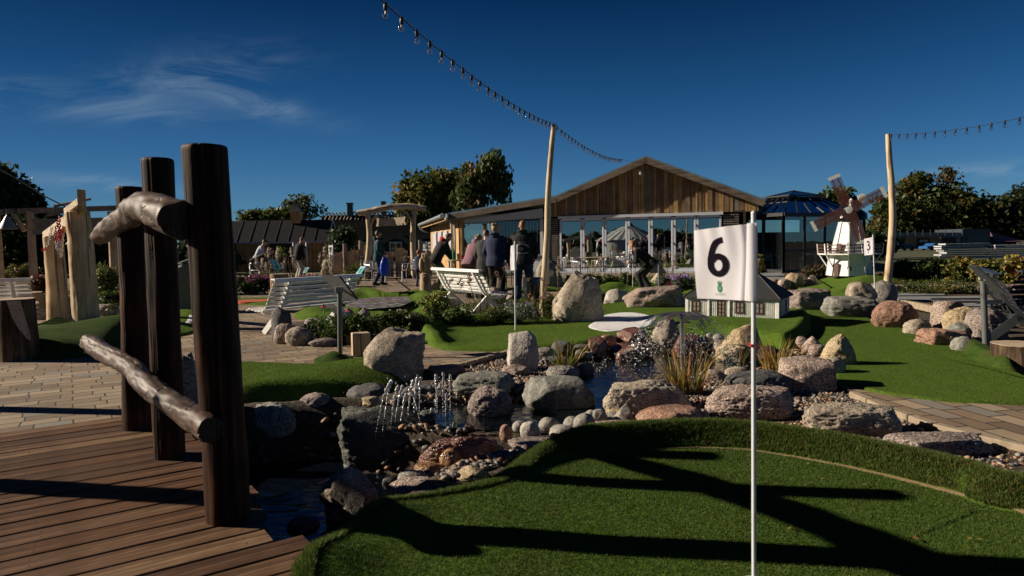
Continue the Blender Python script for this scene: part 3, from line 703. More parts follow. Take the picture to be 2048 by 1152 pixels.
def rock(px, py, w, h, mat_, label, style='r', z=None, depth=.85, seed=None, rot=None, tilt=0.0, name=None, grp=None, wet=False):
    """px = centre, py = pixel row of the visible foot, w,h = photo size in pixels"""
    rs = np.random.default_rng(int(px * 7 + py * 13) if seed is None else seed)
    b = P(px, py, 0.0 if z is None else z)
    ww = W(w, b.y); hh = W(h, b.y); dd = ww * depth
    yc = b.y + dd * .42; ww = W(w, yc) * 1.02 ; hh = W(h, yc)
    # the foot row fixes depth; top row fixes height
    top = PD(px, py - h, yc); z0 = b.z
    hh = max(top.z - z0, .03)
    c = Vector((b.x / b.y * yc, yc, z0))
    v, f = _icos[6 if w > 150 else 5 if w > 60 else 4 if w > 22 else 3]; v = v.copy()
    cub = {'r': .12, 'b': .55, 'a': .30, 'f': .45, 'c': .05, 'p': .15, 'q': .38}[style]
    m = np.abs(v).max(1, keepdims=True); v = v * (1 - cub) + (v / m * .86) * cub
    off = Vector(rs.random(3) * 50); 
    A, fr = {'r': (.16, 1.1), 'b': (.16, 1.3), 'a': (.26, 1.4), 'f': (.15, 1.2), 'c': (.15, 1.0), 'p': (.20, 1.3), 'q': (.17, 1.2)}[style]
    small = style != 'c' and w > 22
    nz = np.array([mnoise.noise(Vector(p) * fr + off) * A + (mnoise.noise(Vector(p) * 3.3 + off) * A * .35) +
                   ((-abs(mnoise.noise(Vector(p) * 5.5 + off)) * A * (.62 if style != 'a' else .30) + mnoise.noise(Vector(p) * 13 + off) * A * (.22 if style != 'a' else .13) + (mnoise.noise(Vector(p) * 29 + off) * A * .10 if w > 60 else 0)) if small else 0) for p in v])
    v = v * (1 + nz[:, None])
    if style in 'abpq':                       # flat broken faces
        for _ in range(9 if style == 'a' else 6):
            n = rs.normal(size=3); n[2] = abs(n[2]) * .8; n /= np.linalg.norm(n); d = .70 + .22 * rs.random()
            e = v @ n - d; k = e > 0; v[k] -= n * (e[k] * (.88 if style == 'a' else .75))[:, None]
    if style == 'q': s_ = np.clip((v[:, 2] + 1) / 2, 0, 1); v[:, :2] *= (1.10 - .42 * s_ ** 1.6)[:, None]
    if style == 'p': s_ = np.clip((v[:, 2] + 1) / 2, 0, 1); v[:, :2] *= (1.18 - .62 * s_)[:, None]; v[:, 0] += (s_ - .3) * tilt
    elif tilt: v[:, 2] += v[:, 0] * tilt
    a = rs.random() * .8 - .4 if rot is None else rot
    x = v[:, 0] * math.cos(a) - v[:, 1] * math.sin(a); y = v[:, 0] * math.sin(a) + v[:, 1] * math.cos(a)
    lo = -0.30 if style != 'c' else -.2
    zmax = v[:, 2].max(); zmin = v[:, 2].min(); 
    sc_h = hh / (zmax - (zmin + .22 * (zmax - zmin)))
    zz = (v[:, 2] - (zmin + .22 * (zmax - zmin))) * sc_h
    X_ = x / (x.max() - x.min()) * ww; Y_ = y / (y.max() - y.min()) * dd
    X_ -= (X_.max() + X_.min()) / 2
    me = npmesh("rock", np.column_stack([X_, Y_, zz]), f, smooth=True)
    nm = name or ('boulder' if w > 60 else 'rock' if style != 'c' else 'cobble')
    o = link_mesh(nm, me, mat_, loc=c); tag(o, label, nm, grp or ('boulders around the water and greens' if nm != 'cobble' else 'cobbles along the water'))
    return o
K = rock
# standing and large stones by the greens
K(1156, 646, 106, 106, S_TAN, "tall rounded tan boulder standing at the edge of the white bunker", 'q', depth=.8, seed=5)
K(790, 752, 132, 98, S_TAN, "blocky rough granite boulder beside the grey sign post and wooden block", 'b', seed=5, depth=.7)
K(1046, 738, 64, 77, S_PALE, "upright pale stone pillar at the tip of the paving, below the edge-on flag", 'b', depth=.8)
K(1310, 617, 128, 46, S_PINK, "long knobbly mauve-grey rock in front of the bending woman", 'a', seed=3, depth=.5)
K(1233, 606, 50, 29, S_PALE, "pale spotted rock between the tall tan boulder and the long knobbly rock", 'a')
K(1320, 568, 36, 28, S_TAN, "cone-shaped beige stone at the foot of the sign behind the bending woman", 'p')
K(1099, 575, 54, 62, S_GREY, "dark split boulder with a pale face standing behind the leaning light pole", 'p', seed=8, z=.0)
K(930, 745 - 0, 90, 34, S_DARK, "low dark boulder hidden in shade behind the small water jets", 'f', z=-.1) if False else None
K(968, 790, 126, 46, S_GREEN, "flat green-grey slab half in shadow above the upper pond", 'f', z=-.05)
K(893, 754, 80, 24, S_RUST, "flat pinkish stone lying against the kerb of the paving", 'f', z=-.03)
K(1032, 753, 58, 24, S_PINK, "small peach stone in front of the upright pale pillar", 'a', z=-.03)
K(1126, 768, 68, 38, S_GREY, "grey speckled rock above the large blue-grey boulder in the pond", 'r', z=-.1)
K(1116, 822, 146, 68, S_GREEN, "large blue-grey boulder jutting into the pond, half shaded", 'b', z=-.14, seed=21)
K(980, 838, 90, 68, S_PURP, "rounded brown boulder beside the dark slab at the pond edge", 'r', z=-.14)
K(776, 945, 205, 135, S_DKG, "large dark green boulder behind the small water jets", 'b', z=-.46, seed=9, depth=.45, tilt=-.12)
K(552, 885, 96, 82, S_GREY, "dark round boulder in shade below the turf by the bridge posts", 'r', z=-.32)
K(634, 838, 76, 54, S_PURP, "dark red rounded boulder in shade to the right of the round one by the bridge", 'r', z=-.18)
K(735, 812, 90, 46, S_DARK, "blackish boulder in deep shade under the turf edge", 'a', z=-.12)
K(744, 812, 38, 20, S_OCHRE, "small sunlit brown rock above the large dark green boulder", 'a', z=-.05)
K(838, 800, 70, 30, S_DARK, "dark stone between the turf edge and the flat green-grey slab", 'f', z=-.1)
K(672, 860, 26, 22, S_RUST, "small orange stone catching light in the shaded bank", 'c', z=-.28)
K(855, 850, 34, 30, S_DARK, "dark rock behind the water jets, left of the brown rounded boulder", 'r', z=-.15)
K(380, 812, 42, 108, S_GREY, "tall narrow dark grey stone seen between the bridge posts", 'b', z=-.02, depth=.6)
# dam between the two waters
K(925, 950, 185, 80, S_WET, "long wet dark boulder with shiny left end, damming the stream", 'b', z=-.34, seed=31, depth=.4, tilt=.10)
K(901, 940, 44, 44, S_WETO, "upright wet ochre cobble leaning on the long wet boulder", 'c', z=-.28)
K(858, 954, 60, 30, S_WETO, "flat wet orange-brown cobble below the upright ochre one", 'c', z=-.30)
K(838, 948, 22, 22, S_RUST, "small reddish cobble tucked left of the flat wet one", 'c', z=-.3)
K(942, 970, 86, 36, S_OCHRE, "rough honey-brown rock at the left corner of the nearest green", 'a', z=-.06)
K(888, 980, 34, 36, S_GREY, "blue-grey cobble next to the rough honey-brown rock", 'c', z=-.12)
K(826, 975, 62, 34, S_GREY, "dull blue-grey cobble in shade behind the pinkish dome stone", 'c', z=-.2)
K(855, 962, 26, 22, S_DARK, "tiny dark cobble between the wet flat cobble and the blue-grey ones", 'c', z=-.2)
K(830, 1003, 112, 44, S_PINK, "pinkish dome-shaped stone with a sunlit top by the turf tip", 'r', z=-.14)
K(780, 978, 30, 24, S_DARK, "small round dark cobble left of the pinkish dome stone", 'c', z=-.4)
K(703, 1045, 118, 110, S_TAN, "sharp-edged tan boulder standing in the lower stream", 'a', z=-.46, seed=44, depth=.8)
K(607, 1075, 66, 40, S_DARK, "dark rounded rock in the water near the bridge edge", 'r', z=-.5)
K(700, 1062, 26, 12, S_RUST, "small orange pebble at the turf edge below the sharp tan boulder", 'c', z=-.25)
K(645, 1140, 60, 18, S_TAN, "thin tan stone at the very front beside the bridge deck", 'f', z=-.1) if False else None
# cobble row and stones between pond and near green
for a in [(1169, 870, 38, 38, S_COB, "pitted pale cobble, first of the row left of the near collar"), (1180, 852, 26, 28, S_COB, "small pale cobble behind the pitted one"),
          (1196, 853, 32, 30, S_COB, "grey cobble touching the pointed one's left neighbour"), (1225, 846, 34, 19, S_COB, "low smooth grey cobble left of the pointed one"),
          (1125, 875, 44, 22, S_COB, "long beige cobble in the middle of the pond's front row"), (1098, 862, 34, 24, S_COB, "speckled cobble next to the shallow glinting water"),
          (1060, 880, 34, 32, S_PALE, "pale wet cobble standing at the end of the row"), (1040, 862, 26, 18, S_COB, "light round cobble behind the small red one"),
          (1012, 878, 22, 26, S_RUST, "small red upright cobble at the end of the long wet boulder"), (1145, 862, 30, 26, S_COB, "rounded beige cobble behind the long beige one")]:
    K(a[0], a[1] + 2, a[2] * 1.22, a[3] * 1.22, *a[4:], style='c', z=-.07)
K(1249, 848, 42, 38, S_COB, "pointed grey cobble resting in front of the yellowish boulder", 'p', z=-.05)
K(1236, 866, 96, 20, S_PINK, "flat pinkish slab half under the near turf collar", 'f', z=-.04)
K(1070, 905, 110, 26, S_PURP, "flat brown slab between the red cobble and the turf collar", 'f', z=-.08)
K(1341, 860, 140, 48, S_RUST, "broad red-brown boulder touching the near turf collar", 'b', z=-.04)
K(1251, 836, 82, 40, S_OCHRE, "yellowish boulder in front of the large flat grey one", 'r', z=-.07)
K(1292, 832, 176, 74, S_TAN, "large smooth grey-tan boulder with a flat top at the pond's front edge", 'f', z=-.06, seed=17, depth=.6)
K(1329, 818, 42, 18, S_PALE, "small whitish stone on the gravel in front of the large flat boulder", 'c', z=-.02)
K(1371, 817, 24, 17, S_COB, "little blue-grey stone right of the whitish one", 'c', z=-.02)
K(1404, 842, 28, 24, S_COB, "light grey cobble beside the broad red-brown boulder", 'c', z=-.02)
K(1497, 843, 182, 72, S_PINK, "broad pink speckled granite boulder behind the flag pole", 'f', z=-.03, seed=23, depth=.6)
K(1516, 794, 126, 54, S_DARK, "dark hump-backed boulder above the broad pink one", 'r', z=-.03)
K(1616, 783, 114, 70, S_PINK, "pinkish-grey boulder with white speckles beside the right green", 'b', z=-.02, seed=26)
K(1668, 750, 44, 37, S_TAN, "rounded beige stone right behind the speckled boulder", 'r')
K(1676, 734, 70, 67, S_OCHRE, "peaked brown boulder throwing a long pointed shadow on the green", 'p', seed=14)
K(1636, 712, 36, 24, S_PINK, "small pink stone at the left foot of the peaked brown boulder", 'r')
K(1625, 704, 44, 32, S_PINK, "peaked salmon stone behind the reeds", 'p')
K(1604, 696, 26, 24, S_PINK, "small round salmon stone, leftmost behind the reeds", 'r')
K(1426, 772, 60, 34, S_PINK, "pinkish stone behind the orange reeds", 'r', z=-.08)
K(1473, 754, 46, 21, S_TAN, "small beige stone lying at the pond edge right of the reeds", 'c', z=-.06)
K(1703, 874, 198, 68, S_TAN, "wide flat-topped granite boulder on the pebbles left of the path", 'f', z=-.03, seed=51, depth=.55)
K(1875, 916, 202, 50, S_PURP, "low brown boulder between the near turf collar and the path", 'f', z=-.04, seed=37, depth=.5)
# back edge of the pond
K(1477, 718, 92, 70, S_OCHRE, "tall wedge-shaped yellow rock at the back of the pond", 'p', z=-.08, seed=6, tilt=.5)
K(1196, 714, 42, 42, S_WET, "wet dark-red cube-like rock at the left of the fountain", 'b', z=-.1, grp=None)
K(1215, 690, 42, 22, S_WETO, "wet orange-brown rock behind the cube-like one", 'b', z=.0)
K(1264, 690, 62, 36, S_WET, "wet glistening brown rock behind the falling water", 'a', z=.0)
K(1262, 718, 92, 34, S_WET, "long wet dark rock at the back waterline", 'b', z=-.12)
K(1332, 684, 58, 54, S_TAN, "brown rock behind the water bell, left of the fountain pipe", 'p', z=.0)
K(1375, 714, 60, 46, S_WET, "wet brown rock directly behind the fountain pipe", 'b', z=-.1, seed=61)
K(1394, 690, 34, 18, S_WET, "small wet red rock on top, right of the fountain pipe", 'r', z=.02)
K(1413, 708, 27, 30, S_DARK, "dark bluish rock left of the yellow wedge", 'a', z=-.08)
K(1440, 708, 28, 28, S_PINK, "pink rock squeezed between dark rock and yellow wedge", 'r', z=-.06)
K(1418, 680, 18, 14, S_PALE, "small white round stone above the dark bluish rock", 'c', z=.02)
K(1437, 682, 22, 15, S_COB, "small grey-green round stone beside the white one", 'c', z=.02)
K(1124, 708, 42, 28, S_DARK, "dark purple rock in front of the upper green", 'a', z=-.04)
K(1163, 701, 30, 13, S_DARK, "flat dark stone at the turf edge left of the wet cube", 'f', z=-.02)
K(1160, 714, 20, 15, S_COB, "grey-green cobble below the flat dark stone", 'c', z=-.06)
K(1176, 716, 18, 13, S_COB, "tiny dull cobble next to the wet cube", 'c', z=-.08)
K(1090, 716, 40, 22, S_GREY, "grey stone right of the upright pale pillar", 'r', z=-.04)
K(1165, 752, 48, 28, S_DARK, "blackish wet rock standing in the pond behind the left reeds", 'a', z=-.13)
K(1110, 735, 60, 22, S_DARK, "dark flat rock under the left reeds", 'f', z=-.1)
K(1535, 718, 40, 28, S_PURP, "brown rock among the right reeds", 'r', z=-.03)
K(1570, 718, 34, 20, S_PURP, "low brown stone right of the brown rock among reeds", 'r', z=-.02)
K(1505, 700, 30, 14, S_DARK, "flat dark stone under the turf below the white model house", 'f', z=.0)
# beyond and right of the model house
K(1614, 622, 84, 46, S_PURP, "broad mauve-grey boulder right of the white model house", 'f', seed=71)
K(1588, 576, 36, 31, S_OCHRE, "round ochre boulder on the mulch behind the model house", 'r')
K(1568, 577, 26, 20, S_PINK, "pale pink stone left of the round ochre one", 'r')
K(1544, 572, 26, 15, S_TAN, "small tan stone near the stepping slabs", 'r')
K(1625, 575, 32, 25, S_PINK, "pointed mauve and pink stone by the windmill mound", 'p')
K(1700, 636, 110, 44, S_GREEN, "long dark green-grey boulder at the far side of the right green", 'f', seed=13, tilt=-.12)
K(1786, 659, 88, 58, S_RUST, "rounded orange-pink boulder at the edge of the right green", 'r', seed=15)
K(1721, 605, 58, 42, S_TAN, "cream faceted boulder beside the number three flag", 'a', z=.05)
K(1765, 606, 56, 46, S_GREY, "blue-grey boulder behind the foot of the right light pole", 'r')
K(1833, 671, 54, 34, S_TAN, "small beige boulder between the orange-pink one and the red block", 'r')
K(1882, 694, 90, 38, S_RUST, "long brick-red block of stone along the right green", 'b', seed=18, tilt=-.2)
K(1897, 654, 64, 54, S_PINK, "upright pinkish boulder behind the red block", 'b', seed=77)
K(1925, 664, 74, 52, S_OCHRE, "yellow sloping boulder left of the dark bench", 'r', seed=78)
K(1922, 676, 54, 31, S_GREEN, "green-grey stone with a pink patch above the red block", 'r')
K(1931, 706, 56, 34, S_GREEN, "lichen-grey stone at the right end of the red block", 'p')
K(1970, 678, 84, 64, S_PURP, "large purple-brown boulder behind the sign post at the right", 'r', seed=80)
K(1963, 690, 36, 36, S_PURP, "dark purple stone at the foot of the right sign post", 'r')
# flower-bed edge in the left middle
K(565, 682, 46, 68, S_DARK, "upright dark stone at the left end of the flower bed", 'b', depth=.6)
K(572, 688, 44, 42, S_PINK, "leaning pink stone beside the upright dark one", 'r')
K(599, 692, 52, 40, S_TAN, "round ball-like tan stone at the flower bed corner", 'r', seed=90)
K(652, 694, 66, 19, S_PURP, "low oval mauve stone along the bed edge", 'r')
K(700, 690, 18, 22, S_PINK, "pink stone half hidden by the wooden block", 'r')
K(628, 652, 38, 16, S_GREY, "flat grey stone inside the flower bed", 'r')
K(686, 643, 50, 26, S_PURP, "brown stone under the bench at the back of the bed", 'r')
K(729, 640, 34, 25, S_GREY, "grey-blue stone at the back right of the flower bed", 'p')
K(786, 663, 26, 13, S_PINK, "small pinkish stone peeping over the blocky granite boulder", 'r')
K(812, 664, 34, 19, S_TAN, "spiky tan stone on the right shoulder of the granite boulder", 'a')
K(900, 625, 40, 30, S_TAN, "beige rock under the front end of the slanting white bench", 'a')
K(990, 604, 40, 30, S_TAN, "tan rock beneath the seat end of the slanting white bench", 'a')
K(1025, 600, 46, 26, S_TAN, "tan rock left of the black barrel", 'a')
K(1098, 612, 20, 26, S_GREY, "blue-grey stone just right of the light pole", 'r')
K(868, 584, 24, 22, S_PINK, "pink stone beside the carved owl", 'r')
K(938, 588, 36, 22, S_RUST, "brown stone behind the legs of the slanting white bench", 'r')
# distance, left
K(667, 535, 44, 19, S_TAN, "horizontal capstone of the little dolmen near the fence", 'f', z=.33, name='boulder', grp=None)
K(653, 551, 22, 17, S_PINK, "left supporting stone of the little dolmen", 'b')
K(682, 550, 18, 15, S_DARK, "right supporting stone of the little dolmen", 'b')
K(428, 592, 26, 12, S_PALE, "pale stone edging the far flower bed, nearest the big post", 'r', grp='stones edging the far flower bed')
K(502, 589, 24, 11, S_PALE, "pale stone edging the far flower bed, in the middle", 'r', grp='stones edging the far flower bed')
K(522, 590, 12, 6, S_PALE, "smallest pale stone edging the far flower bed, by the stump planter", 'r', grp='stones edging the far flower bed')
K(362, 600, 44, 18, S_GREY, "grey stone behind the red carpet between the bridge posts", 'r')
K(360, 582, 34, 16, S_DARK, "dark stone seen between two bridge posts under the tractor", 'r')
K(210, 632, 50, 24, S_TAN, "flat beige boulder right of the thick chained post", 'f')
K(137, 640, 16, 46, S_PURP, "narrow mauve stone between the two chained posts", 'b')
K(95, 600, 50, 52, S_PURP, "mauve boulder behind the left chained post", 'a')
K(175, 580, 20, 24, S_GREY, "blue-grey stone right behind the thick chained post", 'a')
K(206, 560, 26, 20, S_GREY, "blue-grey rock at the foot of the pergola", 'a')
K(80, 640, 30, 26, S_GREY, "grey rock behind the bark-covered stump", 'r')
# ================================================================== BRIDGE
WD_DARK = wood("stained_shaded_log", ((.008, .003, .0015), (.028, .011, .006), (.125, .046, .022)), 1.0, 'Z', .62, .9, True, .12)  # stained wood, grain darkened further to paint in the shaded sides
WD_DARKX = wood("dark_stained_log_rail", ((.013, .007, .005), (.055, .031, .021), (.140, .080, .052)), 1.0, 'Y', .55, .8, True, .3)
WD_PLANK = [wood("deck_plank_%d" % i, c, 1.0, 'X', .7, .8, True, .12) for i, c in enumerate([((.018, .008, .004), (.090, .043, .022), (.20, .115, .066)), ((.028, .015, .008), (.150, .088, .050), (.33, .22, .14)), ((.016, .008, .005), (.070, .036, .021), (.15, .085, .052)), ((.025, .013, .007), (.11, .060, .034), (.24, .15, .095))])]
WD_END = wood("dark_cut_end", ((.015, .01, .008), (.045, .03, .022), (.09, .062, .045)), 3.0, 'Z', .8, .5, False)
br = root("footbridge", "dark stained log footbridge with plank deck and bent branch handrails", "bridge", (-2.0, 3.6, 0))
dv = Vector((math.sin(R(55)), math.cos(R(55)), 0)); nv = Vector((-math.cos(R(55)), math.sin(R(55)), 0)); KB = .97; O0 = Vector((-.99, 2.86, 0)) * KB
def arch(k): return .05 + .04 * float(np.clip((k + 4) / 14, 0, 1))
rr_ = random.Random(4)
for k in range(-14, 20):
    e = rr_.uniform(-.03, .03) + (0.10 if k in (-3, -2, -1, 0) else 0) - (max(0, k - 15) * .035) + (.06 if 4 <= k <= 9 else 0)
    a = O0 + nv * (k * .147) + dv * e; b = a - dv * (2.45 + e)
    mb = MB(); L = (a - b).length; N = 14; prof = []
    w2, h2_ = .0728, .028
    vs = []; fs = []
    for i in range(N + 1):
        x = -L / 2 + L * i / N; wj = rr_.uniform(-.0012, .0012)
        for (yy, zz) in ((-w2 + wj, -h2_), (w2 + wj, -h2_), (w2 + wj, -.004), (w2 - .006 + wj, 0), (-w2 + .006 + wj, 0), (-w2 + wj, -.004)): vs.append((x, yy, zz))
    for i in range(N):
        for j in range(6): fs.append((i * 6 + j, i * 6 + (j + 1) % 6, (i + 1) * 6 + (j + 1) % 6, (i + 1) * 6 + j))
    fs += [tuple(range(6))[::-1], tuple(N * 6 + j for j in range(6))]
    mb.add(vs, fs)
    for sx in (L / 2 - .10, L / 2 - .9, -L / 2 + .12):
        for sy in (-.03, .03): mb.mi = 1; mb.lathe([(.005, -.001), (.005, .0008), (.003, .0012)], 8, (sx, sy, 0))
    mb.mi = 0
    o = mb.build("plank", [rr_.choice(WD_PLANK), WD_END], br)
    o.location = (a + b) / 2 - br.location + Vector((0, 0, arch(k) + .002 + rr_.uniform(-.0015, .0015))); o.rotation_euler = (R(rr_.uniform(-.5, .5)), 0, math.atan2(dv.y, dv.x))
def logpost(name, base, top, r0, r1, m, parent, seed, rz=.03, knots=3, n=28, zlo=-.6):
    """peeled log with flats, waves and a softened top"""
    rs = random.Random(seed); base = Vector(base); top = Vector(top); ax = top - base; ax.normalize()
    lo = base + ax * ((zlo - base.z) / ax.z if ax.z > .3 else 0)
    L = (top - lo).length; M_ = 46; vs = []; fs = []; cr_ = [(rs.random() * 6.28, rs.uniform(-.4, .4), rs.uniform(.03, .06)) for _ in range(7)] if n > 40 else []
    u = ax.orthogonal().normalized(); w = ax.cross(u); off = Vector((rs.random() * 30, 0, 0))
    for i in range(M_ + 1):
        t = i / M_ if i < M_ - 4 else 1 - (.016, .008, .003, 0)[i - M_ + 3] / L if i > M_ - 4 else 1 - .03 / L
        r = r0 + (r1 - r0) * t; e = L * (1 - t)
        if e < .016: r *= (.86 + .14 * math.sqrt(max(0, 1 - (1 - e / .016) ** 2)))
        bend = u * (math.sin(t * 3.1 + rs.random() * 0) * rz * .5) + w * (math.sin(t * 4.3 + seed) * rz * .5)
        for k in range(n):
            an = 2 * math.pi * k / n
            q = 1 + .07 * mnoise.noise(Vector((math.cos(an) * 1.1, math.sin(an) * 1.1, t * L * 1.6)) + off) + .03 * mnoise.noise(Vector((math.cos(an) * 3, math.sin(an) * 3, t * L * 3)) + off)
            for a_, w_, d_ in cr_:
                dd = (an - a_ - w_ * math.sin(t * 5 + a_) * .3 + 9.42) % 6.283 - 3.1416; q -= d_ * math.exp(-(dd / .055) ** 2) * (.5 + .5 * math.sin(t * 9 + a_ * 5))
            q += .035 * mnoise.noise(Vector((an * 1.5, 0, t * L * 7)) + off)
            p = lo + ax * (t * L) + bend + (u * math.cos(an) + w * math.sin(an)) * r * q
            vs.append(p)
    for i in range(M_):
        for k in range(n): a_ = i * n + k; b_ = i * n + (k + 1) % n; fs.append((a_, b_, b_ + n, a_ + n))
    fs.append(tuple(range(n))[::-1]); c_ = len(vs); vs.append(top + u * 0); fs += [(M_ * n + k, M_ * n + (k + 1) % n, c_) for k in range(n)]
    mb = MB(); mb.add(vs, fs)
    return mb.build(name, m, parent, smooth=True, world=True)
P1b = P(453, 1070, .03); P2b = P(336, 916, .11); P3b = P(272, 858, .11)
for i, (pb, tp, r_) in enumerate([(P1b, (409, 291), .099), (P2b, (314, 317), .086), (P3b, (259, 374), .091)]):
    pb = pb + Vector((pb.x, pb.y, 0)).normalized() * r_
    logpost("post", pb, PD(*tp, pb.y), r_, r_ * .97, WD_DARK, br, 11 + i, n=72)
def branch(name, pts, rad, m, parent, seed=1, n=26, sub=10, knob=.09):
    """bent branch rail: spline through points with knobbly skin and cut ends"""
    p = [Vector(q) for q in pts]; ext = [p[0] * 2 - p[1]] + p + [p[-1] * 2 - p[-2]]; C_ = []; Rr = []
    for i in range(1, len(ext) - 2):
        for k in range(sub):
            t = k / sub; a, b, c, d = ext[i - 1:i + 3]
            C_.append(.5 * ((2 * b) + (c - a) * t + (2 * a - 5 * b + 4 * c - d) * t * t + (3 * b - a - 3 * c + d) * t ** 3)); Rr.append(rad[i - 1] * (1 - t) + rad[i] * t)
    C_.append(p[-1]); Rr.append(rad[-1]); off = Vector((seed * 7.7, 3, 1)); M_ = len(C_); vs = []; fs = []; prev = None
    for i, c in enumerate(C_):
        t = (C_[min(i + 1, M_ - 1)] - C_[max(0, i - 1)]).normalized()
        u = (t.cross(Vector((0, 0, 1)))).normalized() if prev is None else (prev - t * prev.dot(t)).normalized()
        prev = u; w = t.cross(u); r = Rr[i] * (.93 if i in (0, M_ - 1) else 1)
        for k in range(n):
            an = 2 * math.pi * k / n; d = u * math.cos(an) + w * math.sin(an)
            q = 1 - (knob * .5 * math.exp(-(((an + i * .03 + seed) % 3.3 - 1.4) / .07) ** 2) if n > 40 else 0) + knob * mnoise.noise(d * 1.3 + c * 5 + off) + knob * .5 * mnoise.noise(d * 3 + c * 13 + off)
            vs.append(c + d * r * q)
    for i in range(M_ - 1):
        for k in range(n): a_ = i * n + k; b_ = i * n + (k + 1) % n; fs.append((a_, b_, b_ + n, a_ + n))
    mb = MB(); mb.add(vs, fs)
    for (i0, cpt) in ((0, C_[0]), ((M_ - 1) * n, C_[-1])):
        b0 = len(mb.v); mb.mi = 1; mb.v.append(tuple(cpt)); 
        for k in range(n): mb.f.append((i0 + k, i0 + (k + 1) % n, b0)); mb.m.append(1)
    me_o = mb.build(name, m, parent, smooth=True, world=parent is not None)
    return me_o
branch("handrail", [PD(357, 441, 2.98), PD(322, 424, 3.2), PD(283, 415, 3.6), PD(257, 432, 4.1), PD(226, 452, 4.6), PD(199, 474, 5.0)], [.088, .085, .078, .070, .068, .060], [WD_DARKX, WD_END], br, 2, n=48, sub=14, knob=.15)
branch("handrail", [PD(423, 861, 2.90), PD(372, 826, 3.18), PD(322, 792, 3.5), PD(286, 764, 3.75), PD(262, 735, 4.1), PD(214, 708, 4.6), PD(178, 684, 5.0)], [.060, .060, .055, .060, .056, .062, .062], [WD_DARKX, WD_END], br, 5, n=48, sub=14, knob=.17)
# far row of posts and rails of the same bridge (left of the frame; it shades the deck)
for i, (x, y) in enumerate([(-3.4, 2.1), (-4.45, 3.74), (-6.3, 5.92)]):
    logpost("post", (x, y, .02), (x - .02, y, 1.78), .1, .095, WD_DARK, br, 31 + i)

# ================================================================== FLAGS
M_CLOTH = NT("flag_cloth"); _v = M_CLOTH.coord('Object'); _n = M_CLOTH.noise(_v, 260, 2)
_d = M_CLOTH.n("BsdfPrincipled", Roughness=.85); _d.inputs['Base Color'].default_value = (.80, .79, .83, 1); M_CLOTH.l(M_CLOTH.bump(_n.outputs[0], .2, .001), _d.inputs['Normal'])
_t = M_CLOTH.n("BsdfTranslucent"); _t.inputs[0].default_value = (.85, .83, .88, 1); _mx = M_CLOTH.n("MixShader"); _mx.inputs[0].default_value = .5
M_CLOTH.l(_d.outputs[0], _mx.inputs[1]); M_CLOTH.l(_t.outputs[0], _mx.inputs[2]); M_CLOTH.l(_mx.outputs[0], M_CLOTH.out.inputs[0]); M_CLOTH = M_CLOTH.m
M_INK = plain("flag_print_black", (.008, .005, .010), .95, .2, 40, .1, Specular__IOR__Level=.05); M_INKG = plain("flag_print_green", (.01, .14, .06), .8, .2, 40, .1)
M_INKL = plain("flag_print_pale_green", (.25, .40, .34), .8, .1, 40, .1)
M_POLE = plain("white_flag_pole", (.62, .64, .68), .35, .12, 6, .05)
G6 = [(.505, .178), (.44, .185), (.385, .215), (.335, .285), (.302, .37), (.285, .45)] + [(.41 - .127 * math.cos(t * math.pi / 180), .52 + .122 * math.sin(t * math.pi / 180)) for t in range(0, 345, 22)]
G3 = [(.34, .24), (.42, .20), (.52, .22), (.56, .29), (.53, .37), (.45, .42), (.54, .45), (.60, .53), (.58, .63), (.48, .69), (.38, .68), (.31, .64)]
def mirror9(g): return [(.82 - u, .815 - v) for u, v in g]
